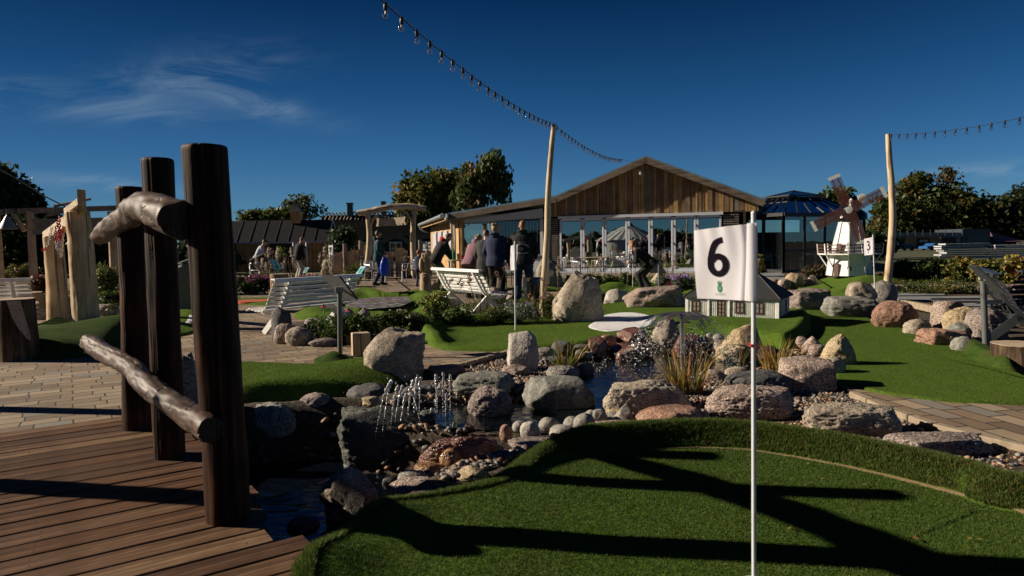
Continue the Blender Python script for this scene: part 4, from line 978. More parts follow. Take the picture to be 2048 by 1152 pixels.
def flag(label, base, cloth, glyph, dist, far, pr=.011, top_px=None, ripple=.010, logo=True, group="numbered putting flags", lean=None):
    """cloth = px corners TL, TR(at pole), BR, BL; dist/far = metres to pole edge / free edge"""
    f = root("hole_flag", label, "flag", base, group=group)
    TR, BR = PD(*cloth[1], dist), PD(*cloth[2], dist); TL, BL = PD(*cloth[0], far), PD(*cloth[3], far)
    tp = TR + (TR - BR).normalized() * .035
    tp = Vector(top_px) if top_px else tp
    mb = MB(); mb.tube([base, base.lerp(tp, .5), tp], [pr, pr, pr], 12); mb.ell(tp, pr * 1.1, 10, 8); mb.build("pole", M_POLE, f, True, True)
    nrm = (TL - TR).cross(BR - TR).normalized(); 
    if nrm.y > 0: nrm = -nrm
    def S(u, v, off=0.0):
        p = TL.lerp(TR, u).lerp(BL.lerp(BR, u), v); fr = 1 - abs(u - .45) * 1.1
        d = ripple * (math.sin(u * 13 + v * 2.5) * .5 * max(.2, u) + .5 * math.sin(u * 26 - v * 5) * max(0, .6 - v) + .9 * math.exp(-((u - .84) / .025) ** 2) * (-1.3) + .55 * math.sin(u * 5 + v * 3))
        return p + nrm * (d + off)
    NU, NV = 60, 40; vs = []; fs = []
    for s_ in (0, 1):
        for j in range(NV + 1):
            for i in range(NU + 1): vs.append(S(i / NU, j / NV, -.0012 * s_))
    A = (NU + 1) * (NV + 1)
    for j in range(NV):
        for i in range(NU):
            a = j * (NU + 1) + i; fs.append((a, a + 1, a + NU + 2, a + NU + 1)); fs.append((A + a, A + a + NU + 1, A + a + NU + 2, A + a + 1))
    mb = MB(); mb.add(vs, fs); mb.tube([TR.lerp(TL, .02) + nrm * 0, BR.lerp(BL, .02)], [pr * (2.1 if dist < 4 else 1.5)] * 2, 14, caps=False)
    c = mb.build("cloth", M_CLOTH, f, True, True)
    if glyph:
        hw = .052; n_ = len(glyph); pts = []; sm = []
        e = [glyph[0]] + list(glyph) + [glyph[-1]]
        for i in range(1, len(e) - 2):
            for k in range(6):
                t = k / 6; q = []
                for ax_ in (0, 1):
                    a_, b_, c_, d_ = e[i - 1][ax_], e[i][ax_], e[i + 1][ax_], e[i + 2][ax_]
                    q.append(.5 * (2 * b_ + (c_ - a_) * t + (2 * a_ - 5 * b_ + 4 * c_ - d_) * t * t + (3 * b_ - a_ - 3 * c_ + d_) * t ** 3))
                sm.append(q)
        sm.append(list(glyph[-1])); vs = []; fs = []
        for i, (u, v) in enumerate(sm):
            a_ = sm[max(0, i - 1)]; b_ = sm[min(len(sm) - 1, i + 1)]; tx, ty = b_[0] - a_[0], (b_[1] - a_[1]) * 1.25; l = math.hypot(tx, ty) or 1
            ox, oy = -ty / l * hw, tx / l * hw / 1.25
            for k in range(5): q = -1 + k * .5; vs.append(S(u + ox * q, v + oy * q, .0018 + i * 2e-5))
        for i in range(len(sm) - 1):
            for k in range(4): a_ = i * 5 + k; fs.append((a_, a_ + 1, a_ + 6, a_ + 5))
        mb = MB(); mb.add(vs, fs); mb.build("number", M_INK, f, False, True)
    if logo:
        mb = MB(); cu, cv = .415, .845; n = 24
        mb.add([S(cu, cv, .002)] + [S(cu + .043 * math.cos(2 * math.pi * k / n), cv + .056 * math.sin(2 * math.pi * k / n), .002) for k in range(n)], [(0, 1 + k, 1 + (k + 1) % n) for k in range(n)])
        for (du, a0) in ((-.038, -.012), (-.02, -.004), (0, 0), (.02, .004), (.038, .012)):
            mb.add([S(cu + du * .6 - .007, cv - .052, .002), S(cu + du * .6 + .007, cv - .052, .002), S(cu + du + .004, cv - .098 - (.012 if du == 0 else 0), .002), S(cu + du - .004, cv - .098 - (.012 if du == 0 else 0), .002)], [(0, 1, 2, 3)])
        mb.mi = 1
        for (u0, v0, u1, v1) in ((-.022, -.02, -.022, .015), (-.022, .015, -.008, .02), (-.006, .02, .004, -.02), (.004, -.02, .012, .018), (.02, -.02, .024, .018)):
            mb.add([S(cu + u0 - .003, cv + v0, .0026), S(cu + u0 + .003, cv + v0, .0026), S(cu + u1 + .003, cv + v1, .0026), S(cu + u1 - .003, cv + v1, .0026)], [(0, 1, 2, 3)])
        mb.build("emblem", [M_INKG, M_INKL], f, False, True)
        if dist < 4:
            lines = text_mesh("GOLF EJBOR"); w_ = max(p[0] for p in lines[0])
            mb = MB(); mb.add([S(cu - .095 + p[0] / w_ * .19, cv + .098 - p[1] * .034, .002) for p in lines[0]], lines[1])
            mb.build("lettering", M_INKL, f, False, True)
    return f
def text_mesh(txt, bold=0.0):
    cu = bpy.data.curves.new("tmp", 'FONT'); cu.body = txt; cu.size = 1; cu.offset = bold; cu.resolution_u = 2
    o = bpy.data.objects.new("tmp", cu); COL.objects.link(o); dg = bpy.context.evaluated_depsgraph_get(); dg.update()
    me = bpy.data.meshes.new_from_object(o.evaluated_get(dg)); vs = [tuple(v.co) for v in me.vertices]; fs = [tuple(p.vertices) for p in me.polygons]
    bpy.data.objects.remove(o); bpy.data.curves.remove(cu); bpy.data.meshes.remove(me)
    mx = min(v[0] for v in vs); return [(v[0] - mx, v[1] / .7, 0) for v in vs], fs
b6 = P(1508, 1168, .02)
flag("nearest white flag with a large black 6 on the foreground green", b6, [(1388, 461), (1507, 446), (1508, 602), (1395, 597)], G6, b6.y - .0, b6.y + .24, pr=.0085)
# thin red tie on the pole of flag 6
mb = MB(); pt = PD(1503, 690, b6.y); mb.tube([pt + Vector((0, 0, -.004)), pt + Vector((0, 0, .004))], .0105, 12); mb.tube([pt + Vector((-.012, -.012, 0)), pt + Vector((-.020, -.014, .014))], .002, 5); mb.tube([pt + Vector((.008, -.013, 0)), pt + Vector((.019, -.014, -.012))], .002, 5)
mb.build("tie", plain("red_string", (.55, .05, .05), .8), [o for o in COL.objects if o.name.startswith("hole_flag")][0], False, True)
bcup = MB(); bcup.lathe([(.05, 0), (.052, .004), (.03, .008)], 24, tuple(b6 + Vector((0, 0, .003)))); bcup.build("cup_rim", M_POLE, [o for o in COL.objects if o.name.startswith("hole_flag")][0], True, True)
b3 = P(1751, 609, .0)
flag("small white flag with a black 3 in front of the windmill", b3, [(1728, 478), (1746, 474), (1747, 509), (1729, 511)], G3, b3.y - .15, b3.y + .1, pr=.012, ripple=.012)
b9 = P(662, 560, .0)
flag("distant white flag with a black 9 beside the dark-roofed kiosk", b9, [(657, 491), (666, 490), (667, 513), (658, 514)], mirror9(G6), b9.y, b9.y + .35, pr=.014, ripple=.01)
be = P(1031, 660, .02)
flag("folded white flag seen edge-on before the group of people", be, [(1023, 492), (1030, 489), (1031, 540), (1022, 541)], None, be.y - .02, be.y + .28, pr=.013, ripple=.025, logo=False)
bw_ = P(1312 - 44, 575, .0)
flag("white flag with dark print behind the bending woman's head", bw_ + Vector((0, .2, 0)), [(1257, 487), (1266, 486), (1266, 506), (1257, 507)], G6, bw_.y + .1, bw_.y + .25, pr=.012)

# ================================================================== POLES WITH LIGHT STRINGS
WD_PALE = wood("peeled_pale_pole", ((.24, .16, .085), (.52, .40, .25), (.66, .55, .40)), 1.0, 'Z', .6, .5)
WD_PALEX = wood("peeled_pale_log", ((.24, .17, .11), (.50, .40, .29), (.64, .55, .43)), 1.0, 'X', .65, .5)
WD_POST = wood("light_timber_post", ((.26, .16, .08), (.50, .35, .20), (.62, .48, .31)), 1.0, 'Z', .65, .55)
WD_GREY = wood("weathered_grey_board", ((.10, .08, .065), (.22, .18, .145), (.34, .29, .24)), 1.0, 'Z', .8, .6)
WD_WARM = wood("reclaimed_warm_board", ((.22, .11, .045), (.47, .29, .12), (.60, .42, .23)), 1.0, 'Z', .7, .6)
WD_DKB = wood("reclaimed_dark_board", ((.09, .055, .032), (.24, .15, .085), (.35, .25, .155)), 1.0, 'Z', .7, .6)
def lightpole(label, bpx, tops, r0, r1):
    b = P(*bpx); f = root("light_pole", label, "pole", b, group="crooked poles carrying the light strings")
    branch("trunk", [b - Vector((0, 0, .15))] + [PD(x, y, b.y) for x, y in tops], [r0] + [r0 + (r1 - r0) * i / (len(tops) - 1) for i in range(len(tops))], [WD_PALE, WD_PALE], f, 3, 18, 8, .07)
    return f, PD(*tops[-1], b.y)
_, TOP1 = lightpole("crooked pale pole between the black barrel and the tall tan boulder", (1090, 637), [(1086, 600), (1094, 480), (1096, 400), (1101, 320), (1108, 248)], .062, .042)
_, TOP2 = lightpole("crooked pale pole right of the windmill and flag three", (1773, 604), [(1775, 570), (1785, 450), (1783, 370), (1779, 320), (1776, 268)], .075, .05)
M_BLK = plain("black_rubber", (.012, .012, .013), .5, .2, 20, .1)
t_ = NT("clear_bulb_glass"); _g = t_.n("BsdfGlossy", Roughness=.03); _g.inputs[0].default_value = (.9, .9, .9, 1); _tr = t_.n("BsdfTransparent"); _tr.inputs[0].default_value = (.85, .88, .9, 1)
_lw = t_.n("LayerWeight", Blend=.55); _mx = t_.n("MixShader"); t_.l(_lw.outputs['Facing'], _mx.inputs[0]); t_.l(_tr.outputs[0], _mx.inputs[1]); t_.l(_g.outputs[0], _mx.inputs[2]); t_.l(_mx.outputs[0], t_.out.inputs[0]); M_BULB = t_.m
mb = MB(); mb.lathe([(.006, .008), (.012, .0), (.0135, -.012), (.0155, -.014), (.016, -.05), (.013, -.054)], 12); ME_SOCK = mb.mesh("socket", True); ME_SOCK.materials.append(M_BLK)
mb = MB(); mb.lathe([(.010, -.052), (.013, -.060), (.0225, -.074), (.0255, -.088), (.022, -.102), (.013, -.111), (.003, -.114)], 14); ME_BULB = mb.mesh("bulb", True); ME_BULB.materials.append(M_BULB)
mb = MB(); mb.lathe([(.003, -.055), (.003, -.08), (.001, -.083)], 6); mb.tube([(-.008, 0, -.082), (0, 0, -.088), (.008, 0, -.082)], .0012, 4); ME_FIL = mb.mesh("filament"); ME_FIL.materials.append(plain("brass", (.5, .35, .15), .3, .1, 5, 0, .8))
def string(label, pts, n, t0, t1, sag=.12, wire=True):
    pts = [Vector(p) for p in pts]; f = root("light_string", label, "light string", pts[0], group="festoon light strings"); L = [0]
    for i in range(len(pts) - 1): L.append(L[-1] + (pts[i + 1] - pts[i]).length)
    def at(s):
        s = s * L[-1]
        for i in range(len(pts) - 1):
            if s <= L[i + 1] or i == len(pts) - 2:
                t = (s - L[i]) / (L[i + 1] - L[i]); p = pts[i].lerp(pts[i + 1], t); p.z -= 4 * t * (1 - t) * (sag[i] if hasattr(sag, '__len__') else sag); return p
    mb = MB(); N = 90; c = [at(i / N) - Vector((0, 0, .006 + .006 * abs(math.sin(i * .7)))) for i in range(N + 1)]; mb.tube(c, .0045, 6); mb.build("cable", M_BLK, f, True, True)
    if wire: mb = MB(); mb.tube([at(i / N) + Vector((0, 0, .008)) for i in range(N + 1)], .002, 5); mb.build("wire", plain("steel_wire", (.35, .35, .36), .4, .1, 9, 0, .7), f, True, True)
    for k in range(n):
        p = at(t0 + (t1 - t0) * k / (n - 1)) - f.location; a = rr_.uniform(-.12, .12)
        s_ = link_mesh("socket", ME_SOCK, None, f, p); b_ = link_mesh("bulb", ME_BULB, None, s_); link_mesh("filament", ME_FIL, None, b_); s_.rotation_euler = (a, rr_.uniform(-.12, .12), rr_.uniform(0, 3))
    return f
A0 = PD(760, -4, 5.2); d0 = (TOP1 - A0)
string("black light string from the upper edge down to the left pole", [A0 - d0 * .16 + Vector((0, 0, .10)), A0 + Vector((0, 0, 0)), TOP1], 23, .15, .985, (.0, .13))
string("black light string from the left pole to the gable of the wooden building", [TOP1, PD(1245, 318, 20.3), PD(1287, 324, 29.6)], 27, .012, .463, (.16, .05), False)
string("black light string running right from the right pole", [TOP2, PD(2050, 232, 10.0), PD(2600, 120, 7.6)], 19, .02, .87, (.07, .05), False)

# ================================================================== SIGN LECTERNS, BENCHES
M_GREYM = plain("grey_powder_coat", (.115, .12, .12), .45, .15, 8, .08); M_DGREY = plain("dark_anthracite", (.035, .037, .042), .5, .2, 8, .08); M_BRKT = plain("light_grey_bracket", (.30, .30, .28), .5, .1)
_t2 = NT("info_print"); _v = _t2.coord('Object'); _s = _t2.n("SeparateXYZ", Vector=_v); _n = _t2.noise(_v, 7, 2)
INFO = _t2.done(_t2.mix(_t2.ramp(_n.outputs[0], [(.54, (0, 0, 0)), (.56, (1, 1, 1))]), (.16, .45, .60), (.62, .70, .72)), .3)
M_GRN = plain("printed_green", (.03, .30, .08), .4)
def lectern(label, bpx, corners, dists, prad=.028, front=False, pole=M_GREYM, z=0.0, post_top=None):
    b = P(*bpx, z); f = root("info_sign", label, "sign", b, group="slanted info boards on posts")
    TL, TR, BR, BL = [PD(*c, d) for c, d in zip(corners, dists)]; n = (TR - TL).cross(BL - TL).normalized() * .022
    c = (TL + TR + BR + BL) / 4
    mb = MB(); mb.prism([TL, TR, BR, BL], n); mb.build("panel", M_DGREY, f, False, True)
    tp = PD(*post_top, b.y) if post_top else Vector((b.x, b.y, c.z - .03))
    mb = MB(); mb.tube([b - Vector((0, 0, .05)), tp], prad, 14); mb.build("post", pole, f, True, True)
    mb = MB(); mb.box(tp + Vector((0, -.01, .02)), (prad * 3.2, .03, prad * 2.6), bev=.004); mb.beam(tp + Vector((0, 0, .01)), c, .03, .02); mb.build("bracket", M_BRKT, f, False, True)
    fr = MB(); k = n.normalized() * (-.003)
    for s_, col in ((-1, INFO), (1, INFO)):
        pass
    sgn = -1 if front else 1
    off = (n * 0 - n.normalized() * .003) if sgn < 0 else n * 1.0 + n.normalized() * .003
    def I(u, v): return TL.lerp(TR, u).lerp(BL.lerp(BR, u), v) + off
    fr.quad(I(.03, .04), I(.97, .04), I(.97, .96), I(.03, .96)); fr.build("info_sheet", INFO, f, False, True)
    if front:
        g = MB(); e = off.normalized() * .003; g.quad(*[I(a, b_) + e for a, b_ in ((.35, .35), (.65, .3), (.7, .85), (.3, .85))]); g.mi = 1; g.quad(*[I(a, b_) + e for a, b_ in ((.1, .08), (.9, .08), (.9, .2), (.1, .2))]); g.build("picture", [M_GRN, M_CLOTH], f, False, True)
    return f
lectern("grey info board seen from behind in front of the long white bench", (680, 713), [(642, 550), (678, 553), (714, 600), (683, 598)], (8.55, 8.25, 8.1, 8.35), .029, post_top=(679, 583))
lectern("info board seen from behind beside the bending woman", (1318, 578), [(1288, 516), (1312, 516), (1333, 545), (1300, 545)], (19.9, 19.9, 19.4, 19.4), .03, post_top=(1318, 528))
lectern("dark info board at the right edge in front of the dark bench", (1973, 712), [(1936, 532), (1952, 534), (2010, 587), (1990, 587)], (7.35, 7.2, 7.0, 7.15), .032, post_top=(1966, 556))
lectern("blue printed info board on a post by the stump planter", (571, 590), [(538, 518), (553, 518), (566, 540), (550, 541)], (18.0, 18.2, 18.3, 18.1), .03, front=True, post_top=(550, 538))
lectern("blue and white info board left of the bearded man's chairs", (722, 556), [(722, 532), (733, 532), (722, 548), (710, 549)], (18.5, 18.3, 18.0, 18.2), .03, front=True)
lectern("pale info board beside the man in the dark jacket", (610, 560), [(612, 535), (620, 534), (612, 546), (604, 547)], (24, 24, 23.6, 23.6), .03, front=True)
lectern("small blue-green info board just right of flag six", (1513, 560), [(1506, 507), (1515, 506), (1510, 513), (1506, 514)], (17, 17, 16.8, 16.8), .025, front=True)
M_WHITE = plain("white_bench_paint", (.86, .85, .82), .4, .08, 5, .08)
def bench(label, A, B, m, h=.85, seat=.44, flip=1, group="slatted benches with curved backs"):
    """A, B = world ends of the top rail (at height h); sits facing +normal"""
    A = Vector(A); B = Vector(B); d = (B - A); d.z = 0; L = d.length; d.normalize(); nrm = Vector((-d.y, d.x, 0)) * flip
    c = (A + B) / 2; c.z = 0; f = root("bench", label, "bench", c, math.atan2(d.y, d.x), group); s = flip
    prof = [(-.02, .84), (.04, .775), (.085, .705), (.125, .635), (.16, .565), (.195, .495), (.235, .43), (.30, .385), (.38, .37), (.46, .375), (.54, .39), (.61, .405), (.66, .385)]
    mb = MB(); mb.box((0, 0, .85), (L, .10, .028), bev=.008); mb.box((0, s * -.045, .835), (L, .016, .05), bev=.004); mb.build("top_rail", m, f)
    mb = MB()
    for i, (y, z) in enumerate(prof[1:]):
        a = Vector((-L / 2 + .03, s * (y - .0), z)); b = Vector((L / 2 - .03, s * (y - .0), z)); pv = prof[i]; nx_ = prof[min(i + 2, len(prof) - 1)]
        t = Vector((0, s * (nx_[0] - pv[0]), nx_[1] - pv[1])).normalized(); up = Vector((1, 0, 0)).cross(t)
        mb.beam(a, b, .053, .018, up=up, bev=.004)
    mb.build("slats", m, f)
    for k, x in enumerate((-L / 2 + .28, L / 2 - .28)):
        mb = MB(); T = .05
        out = [(y - .035, z) for y, z in prof[:9]] + [(.52, .345), (.64, .36)]
        ins = [(.64, .33), (.52, .29), (.36, .30), (.26, .33), (.17, .42), (.08, .55), (.0, .70), (-.06, .83)]
        for q in (out + ins,):
            P_ = [(x - T / 2, s * y, z) for y, z in q]
            # strip of quads between outer and inner curve
            oo = out; ni = len(ins)
            for j in range(10):
                u0, u1 = j / 10, (j + 1) / 10
                def ev(c_, u):
                    g = u * (len(c_) - 1); i0 = min(int(g), len(c_) - 2); r = g - i0; return (c_[i0][0] * (1 - r) + c_[i0 + 1][0] * r, c_[i0][1] * (1 - r) + c_[i0 + 1][1] * r)
                a, b = ev(oo, u0), ev(oo, u1); c2, d2 = ev(ins[::-1], u1), ev(ins[::-1], u0)
                mb.prism([(x - T / 2, s * a[0], a[1]), (x - T / 2, s * b[0], b[1]), (x - T / 2, s * c2[0], c2[1]), (x - T / 2, s * d2[0], d2[1])], (T, 0, 0))
        mb.beam((x, s * .28, .33), (x, s * -.05, .01), T * .9, .10); mb.beam((x, s * .26, .32), (x, s * .60, .01), T * .9, .09)
        mb.build("side_frame", m, f)
    mb = MB(); mb.box((0, s * .0, .05), (L - .56, .018, .09), bev=.004); mb.build("foot_board", m, f)
    return f
def onz(px, py, z): return P(px, py, z)
bench("long white slatted bench seen from behind, left of the flower bed", onz(545, 560, .85), onz(724, 549, .85), M_WHITE, flip=1)
bench("white slatted bench seen slantwise beside the carved owl", onz(866, 536, .85), onz(962, 541, .85), M_WHITE, flip=1)
bench("white slatted bench cut by the left edge", onz(-75, 561, .85), onz(63, 557, .85), M_WHITE, flip=1)
M_BKB = plain("dark_bench_paint", (.035, .04, .045), .35, .2, 6, .08)
bench("dark slatted bench behind the info board at the right edge", onz(1995, 549, .85), onz(1953, 535, .85), M_BKB, flip=-1)
bench("dark bench end cut by the right edge, further back", onz(2036, 596, .5) + Vector((0, 0, .35)), onz(2200, 590, .5) + Vector((0, 0, .35)), M_BKB, flip=1)

# ================================================================== STUMPS AND CHAINED POSTS
M_BARK = wood("tree_bark", ((.016, .011, .008), (.085, .058, .038), (.26, .19, .12)), .8, 'Z', .9, 2.5, False, .05)
M_CUT = wood("fresh_cut_wood", ((.26, .18, .11), (.44, .34, .24), (.56, .46, .35)), 3.0, 'X', .7, .3, False)
def stump(label, bpx, w, h, taper=.93, name="tree_stump", side=M_BARK, lift=0.0, seed=1, flare=.12):
    b = P(*bpx); r = W(w, b.y) / 2; b = b + Vector((b.x, b.y, 0)).normalized() * r * .9; r = W(w, b.y) / 2; H = PD(bpx[0], bpx[1] - h, b.y).z; b.z = 0
    f = root(name, label, "stump" if name == "tree_stump" else "log seat", b); n = 40; M_ = 16; vs = []; fs = []; off = Vector((seed * 9.1, 0, 0))
    for i in range(M_ + 1):
        t = i / M_; rr2 = r * (1 + flare * (1 - t) ** 3) * (1 - (1 - taper) * t)
        for k in range(n):
            an = 2 * math.pi * k / n; q = 1 + .09 * mnoise.noise(Vector((math.cos(an) * 1.2, math.sin(an) * 1.2, t)) + off) - .07 * abs(mnoise.noise(Vector((math.cos(an) * 7, math.sin(an) * 7, t * 1.5)) + off))
            vs.append((math.cos(an) * rr2 * q, math.sin(an) * rr2 * q, -.06 + (H + .06) * t))
    for i in range(M_):
        for k in range(n): a_ = i * n + k; b_ = i * n + (k + 1) % n; fs.append((a_, b_, b_ + n, a_ + n))
    mb = MB(); mb.add(vs, fs); mb.build("bark", side, f, True)
    mb = MB(); ring = [Vector(v) for v in vs[-n:]]; mb.add([(v.x * .985, v.y * .985, H + .004) for v in ring] + [(v.x * .985, v.y * .985, H - .03) for v in ring], [tuple(range(n))] + [(k, (k + 1) % n, n + (k + 1) % n, n + k) for k in range(n)])
    mb.build("cut_top", M_CUT, f); return f, H, r
st, H_, r_ = stump("bark-covered tree stump with a pale split face at the left edge", (38, 722), 76, 124, seed=3)
mb = MB(); a = -R(62)
mb.prism([(math.cos(q) * r_ * rr2, math.sin(q) * r_ * rr2, z) for q, rr2, z in ((a - .22, 1.02, H_ - .01), (a + .35, 1.02, H_ - .01), (a + .62, 1.10, H_ * .50), (a + .66, 1.14, H_ * .32), (a + .5, 1.13, H_ * .36), (a + .22, 1.10, H_ * .52), (a - .02, 1.07, H_ * .72))], (-.05, .06, 0)); mb.build("split_face", M_CUT, st)
stump("round tree stump stool at the right edge by the sign post", (2040, 742), 100, 54, 1.0, seed=5)
f_, _, _ = stump("short squared wooden block between the info board and granite boulder", (716, 714), 32, 50, 1.0, name="wood_block", side=WD_POST, seed=7, flare=0) if False else (None, 0, 0)
b = P(718, 714); f = root("wood_block", "short squared pale wooden block left of the rough granite boulder", "wooden block", b + Vector((0, .12, 0)), R(25))
mb = MB(); mb.box((0, 0, .135), (.20, .17, .27), bev=.006); mb.build("body", WD_POST, f); mb = MB(); mb.box((0, 0, .273), (.19, .16, .006)); mb.build("cut_top", M_CUT, f)
f, H2, r2 = stump("brown stump planter with a small green plant left of the long bench", (560, 614), 32, 66, 1.12, seed=9, side=WD_DKB, flare=-.05)
f3, _, _ = stump("curved carved wooden seat behind the bark-covered stump", (55, 632), 74, 47, .8, name="log_seat", side=WD_WARM, seed=12, flare=-.25)
gp = P(158, 660); swing = root("chain_gate", "pair of thick pale timber posts with a beam and red and white chains", "wooden frame", gp)
gpb = P(110, 648); gpb.y = 12.6; gpb = Vector(((110 - 1024) / FPX * 12.6, 12.6, 0))
logpost("post", gp + Vector((0, .2, 0)), PD(154, 423, gp.y + .2), .205, .185, WD_POST, swing, 51, .04, zlo=-.1, n=60)
logpost("post", gpb, PD(106, 472, gpb.y), .175, .16, WD_POST, swing, 55, .04, zlo=-.1, n=60)
pa = PD(150, 428, gp.y); pb_ = PD(94, 474, gpb.y + .3)
mb = MB(); mb.beam(PD(134, 424, gp.y + .3), PD(162, 403, gp.y - .1), .10, .12, bev=.01); mb.build("top_beam", WD_PALEX, swing, False, True)
mb = MB(); mb.beam(pa + Vector((0, .1, 0)), pb_, .14, .20, bev=.012); mb.build("crossbeam", WD_PALEX, swing, False, True)
mb = MB(); mb.prism([PD(154, 378, gp.y - .1), PD(162, 379, gp.y - .1), PD(164, 422, gp.y - .1), PD(155, 430, gp.y - .1)], (0, .12, 0)); mb.build("end_board", WD_WARM, swing, False, True)
M_RED = plain("red_plastic_chain", (.55, .03, .035), .4, .1); M_WCH = plain("white_plastic_chain", (.70, .69, .66), .4, .1)
def chain(name, pts, parent, mats, link=.05, r=.007, seg=6):
    pts = [Vector(p) for p in pts]; Ls = [0]
    for i in range(len(pts) - 1): Ls.append(Ls[-1] + (pts[i + 1] - pts[i]).length)
    n = int(Ls[-1] / (link * .78)); mb = MB()
    for k in range(n):
        s_ = k * link * .78; i = max(j for j in range(len(pts) - 1) if Ls[j] <= s_); t = (s_ - Ls[i]) / max(1e-6, Ls[i + 1] - Ls[i]); p = pts[i].lerp(pts[i + 1], t); d = (pts[i + 1] - pts[i]).normalized(); u = d.orthogonal().normalized() if k % 2 else d.cross(d.orthogonal()).normalized()
        mb.mi = (k // seg) % len(mats); lo = []
        for q in range(9): an = 2 * math.pi * q / 8; lo.append(p + d * math.cos(an) * link * .5 + u * math.sin(an) * link * .32)
        mb.tube(lo, r, 5, caps=False)
    return mb.build(name, mats, parent, True, True)
dch = gp.y - .12
chain("chain", [PD(118, 440, dch), PD(111, 460, dch), PD(113, 490, dch), PD(117, 505, dch), PD(121, 480, dch), PD(118, 445, dch)], swing, [M_RED, M_WCH], .055, .009, 9)
chain("chain", [PD(119, 436, dch + .3), PD(118, 470, dch + .3), PD(122, 512, dch + .3), PD(125, 480, dch + .3), PD(126, 450, dch + .3)], swing, [M_RED, M_WCH], .055, .009, 12)
chain("chain", [PD(105, 455, 12.2), PD(98, 480, 12.2), PD(92, 498, 12.2), PD(85, 500, 12.2), PD(84, 492, 12.2)], swing, [M_WCH, M_RED], .055, .009, 9)
# ================================================================== WATER FEATURES
t_ = NT("thin_water"); _v = t_.coord('Object'); _n = t_.noise(_v, 22, 3, .6, .8); _b = t_.bump(_n.outputs[0], .9, .02)
_g = t_.n("BsdfGlossy", Roughness=.05, Normal=_b); _g.inputs[0].default_value = (1, 1, 1, 1); _tr = t_.n("BsdfTransparent"); _tr.inputs[0].default_value = (.93, .95, .97, 1)
_lw = t_.n("LayerWeight", Blend=.25, Normal=_b); _mx = t_.n("MixShader"); t_.l(t_.math('ADD', t_.math('MULTIPLY', _lw.outputs['Fresnel'], .85), t_.ramp(_n.outputs[0], [(.55, (0, 0, 0)), (.68, (.35, .35, .35))]), True), _mx.inputs[0]); t_.l(_tr.outputs[0], _mx.inputs[1]); t_.l(_g.outputs[0], _mx.inputs[2]); t_.l(_mx.outputs[0], t_.out.inputs[0]); M_FILM = t_.m
t_ = NT("water_drops"); _g = t_.n("BsdfGlossy", Roughness=.12); _g.inputs[0].default_value = (1, 1, 1, 1); _gl = t_.n("BsdfGlass", Roughness=.0, IOR=1.33); _mx = t_.n("MixShader"); _mx.inputs[0].default_value = .45; _df = t_.n("BsdfDiffuse"); _df.inputs[0].default_value = (.8, .8, .8, 1); _m2 = t_.n("MixShader"); _m2.inputs[0].default_value = .42  # white diffuse share paints a sparkle into the drops
t_.l(_gl.outputs[0], _mx.inputs[1]); t_.l(_g.outputs[0], _mx.inputs[2]); t_.l(_mx.outputs[0], _m2.inputs[1]); t_.l(_df.outputs[0], _m2.inputs[2]); t_.l(_m2.outputs[0], t_.out.inputs[0]); M_DROP = t_.m
M_STEEL = plain("brushed_steel", (.45, .46, .47), .3, .15, 30, .1, .9)
def drops(name, pts, rad, parent=None, label=None, stretch=1.3):
    v, f = ico(1 if len(pts) > 900 else 2); N = len(pts); n = len(v); pts = np.array(pts); rad = np.array(rad)
    st = stretch * (1 + .3 * rng.random(N)); V = v[None] * rad[:, None, None] * np.stack([np.ones(N), np.ones(N), st], -1)[:, None, :] + pts[:, None, :]
    if parent is not None: V = V - np.array(parent.location)
    me = npmesh(name, V.reshape(-1, 3), (f[None] + (np.arange(N) * n)[:, None, None]).reshape(-1, 3), smooth=True)
    o = link_mesh(name, me, M_DROP, parent)
    if parent is None: tag(o, label, "water spray", kind="stuff")
    else: o['kind'] = 'stuff'
    return o
fb = P(1366, 735, W1); fo = root("fountain", "slim steel pipe fountain with a clear water bell in the upper pond", "fountain", fb)
ft = PD(1364, 630, fb.y); mb = MB(); mb.tube([fb - Vector((0, 0, .2)), ft], .0265, 20); mb.lathe([(.022, 0), (.05, .006), (.052, .012), (.03, .018)], 20, tuple(ft)); mb.build("pipe", M_STEEL, fo, True, True)
prof = [(.045, .006), (.10, .026), (.18, .022), (.27, -.008), (.35, -.050), (.42, -.10), (.47, -.145), (.51, -.185)]
vs = []; fs = []; n = 96
for i, (r, z) in enumerate(prof):
    for k in range(n):
        an = 2 * math.pi * k / n; w = mnoise.noise(Vector((math.cos(an) * 2, math.sin(an) * 2, i * .35)))
        vs.append((ft.x + r * (1 + .10 * w * i / 7) * math.cos(an), ft.y + r * (1 + .10 * w * i / 7) * math.sin(an), ft.z + z + .03 * w * i / 7))
for i in range(len(prof) - 1):
    for k in range(n):
        if i >= 5 and mnoise.noise(Vector((math.cos(k * .065 * 1) * 5, math.sin(k * .065) * 5, i))) > -.05: continue
        if i == 4 and mnoise.noise(Vector((math.cos(k * .065) * 5, math.sin(k * .065) * 5, i))) > .15: continue
        a = i * n + k; b = i * n + (k + 1) % n; fs.append((a, b, b + n, a + n))
mb = MB(); mb.add(vs, fs); mb.build("water_bell", M_FILM, fo, True, True)
pts = []; rad = []
for _ in range(800):
    an = rng.random() * 6.283; t = rng.random() ** .7; r = .42 + .22 * t + rng.normal(0, .03); z = ft.z - .14 - (ft.z - W1 - .12) * t * (.6 + .4 * rng.random())
    pts.append((ft.x + r * math.cos(an), ft.y + r * math.sin(an), z)); rad.append(.003 + .005 * rng.random() ** 3)
for _ in range(420):
    an = rng.random() * 6.283; r = .5 + .22 * rng.random() ** .5 + rng.normal(0, .08); pts.append((ft.x - .15 + r * math.cos(an) * 1.3, ft.y + r * math.sin(an), W1 + .09 * rng.random() ** 2)); rad.append(.002 + .0045 * rng.random() ** 2)
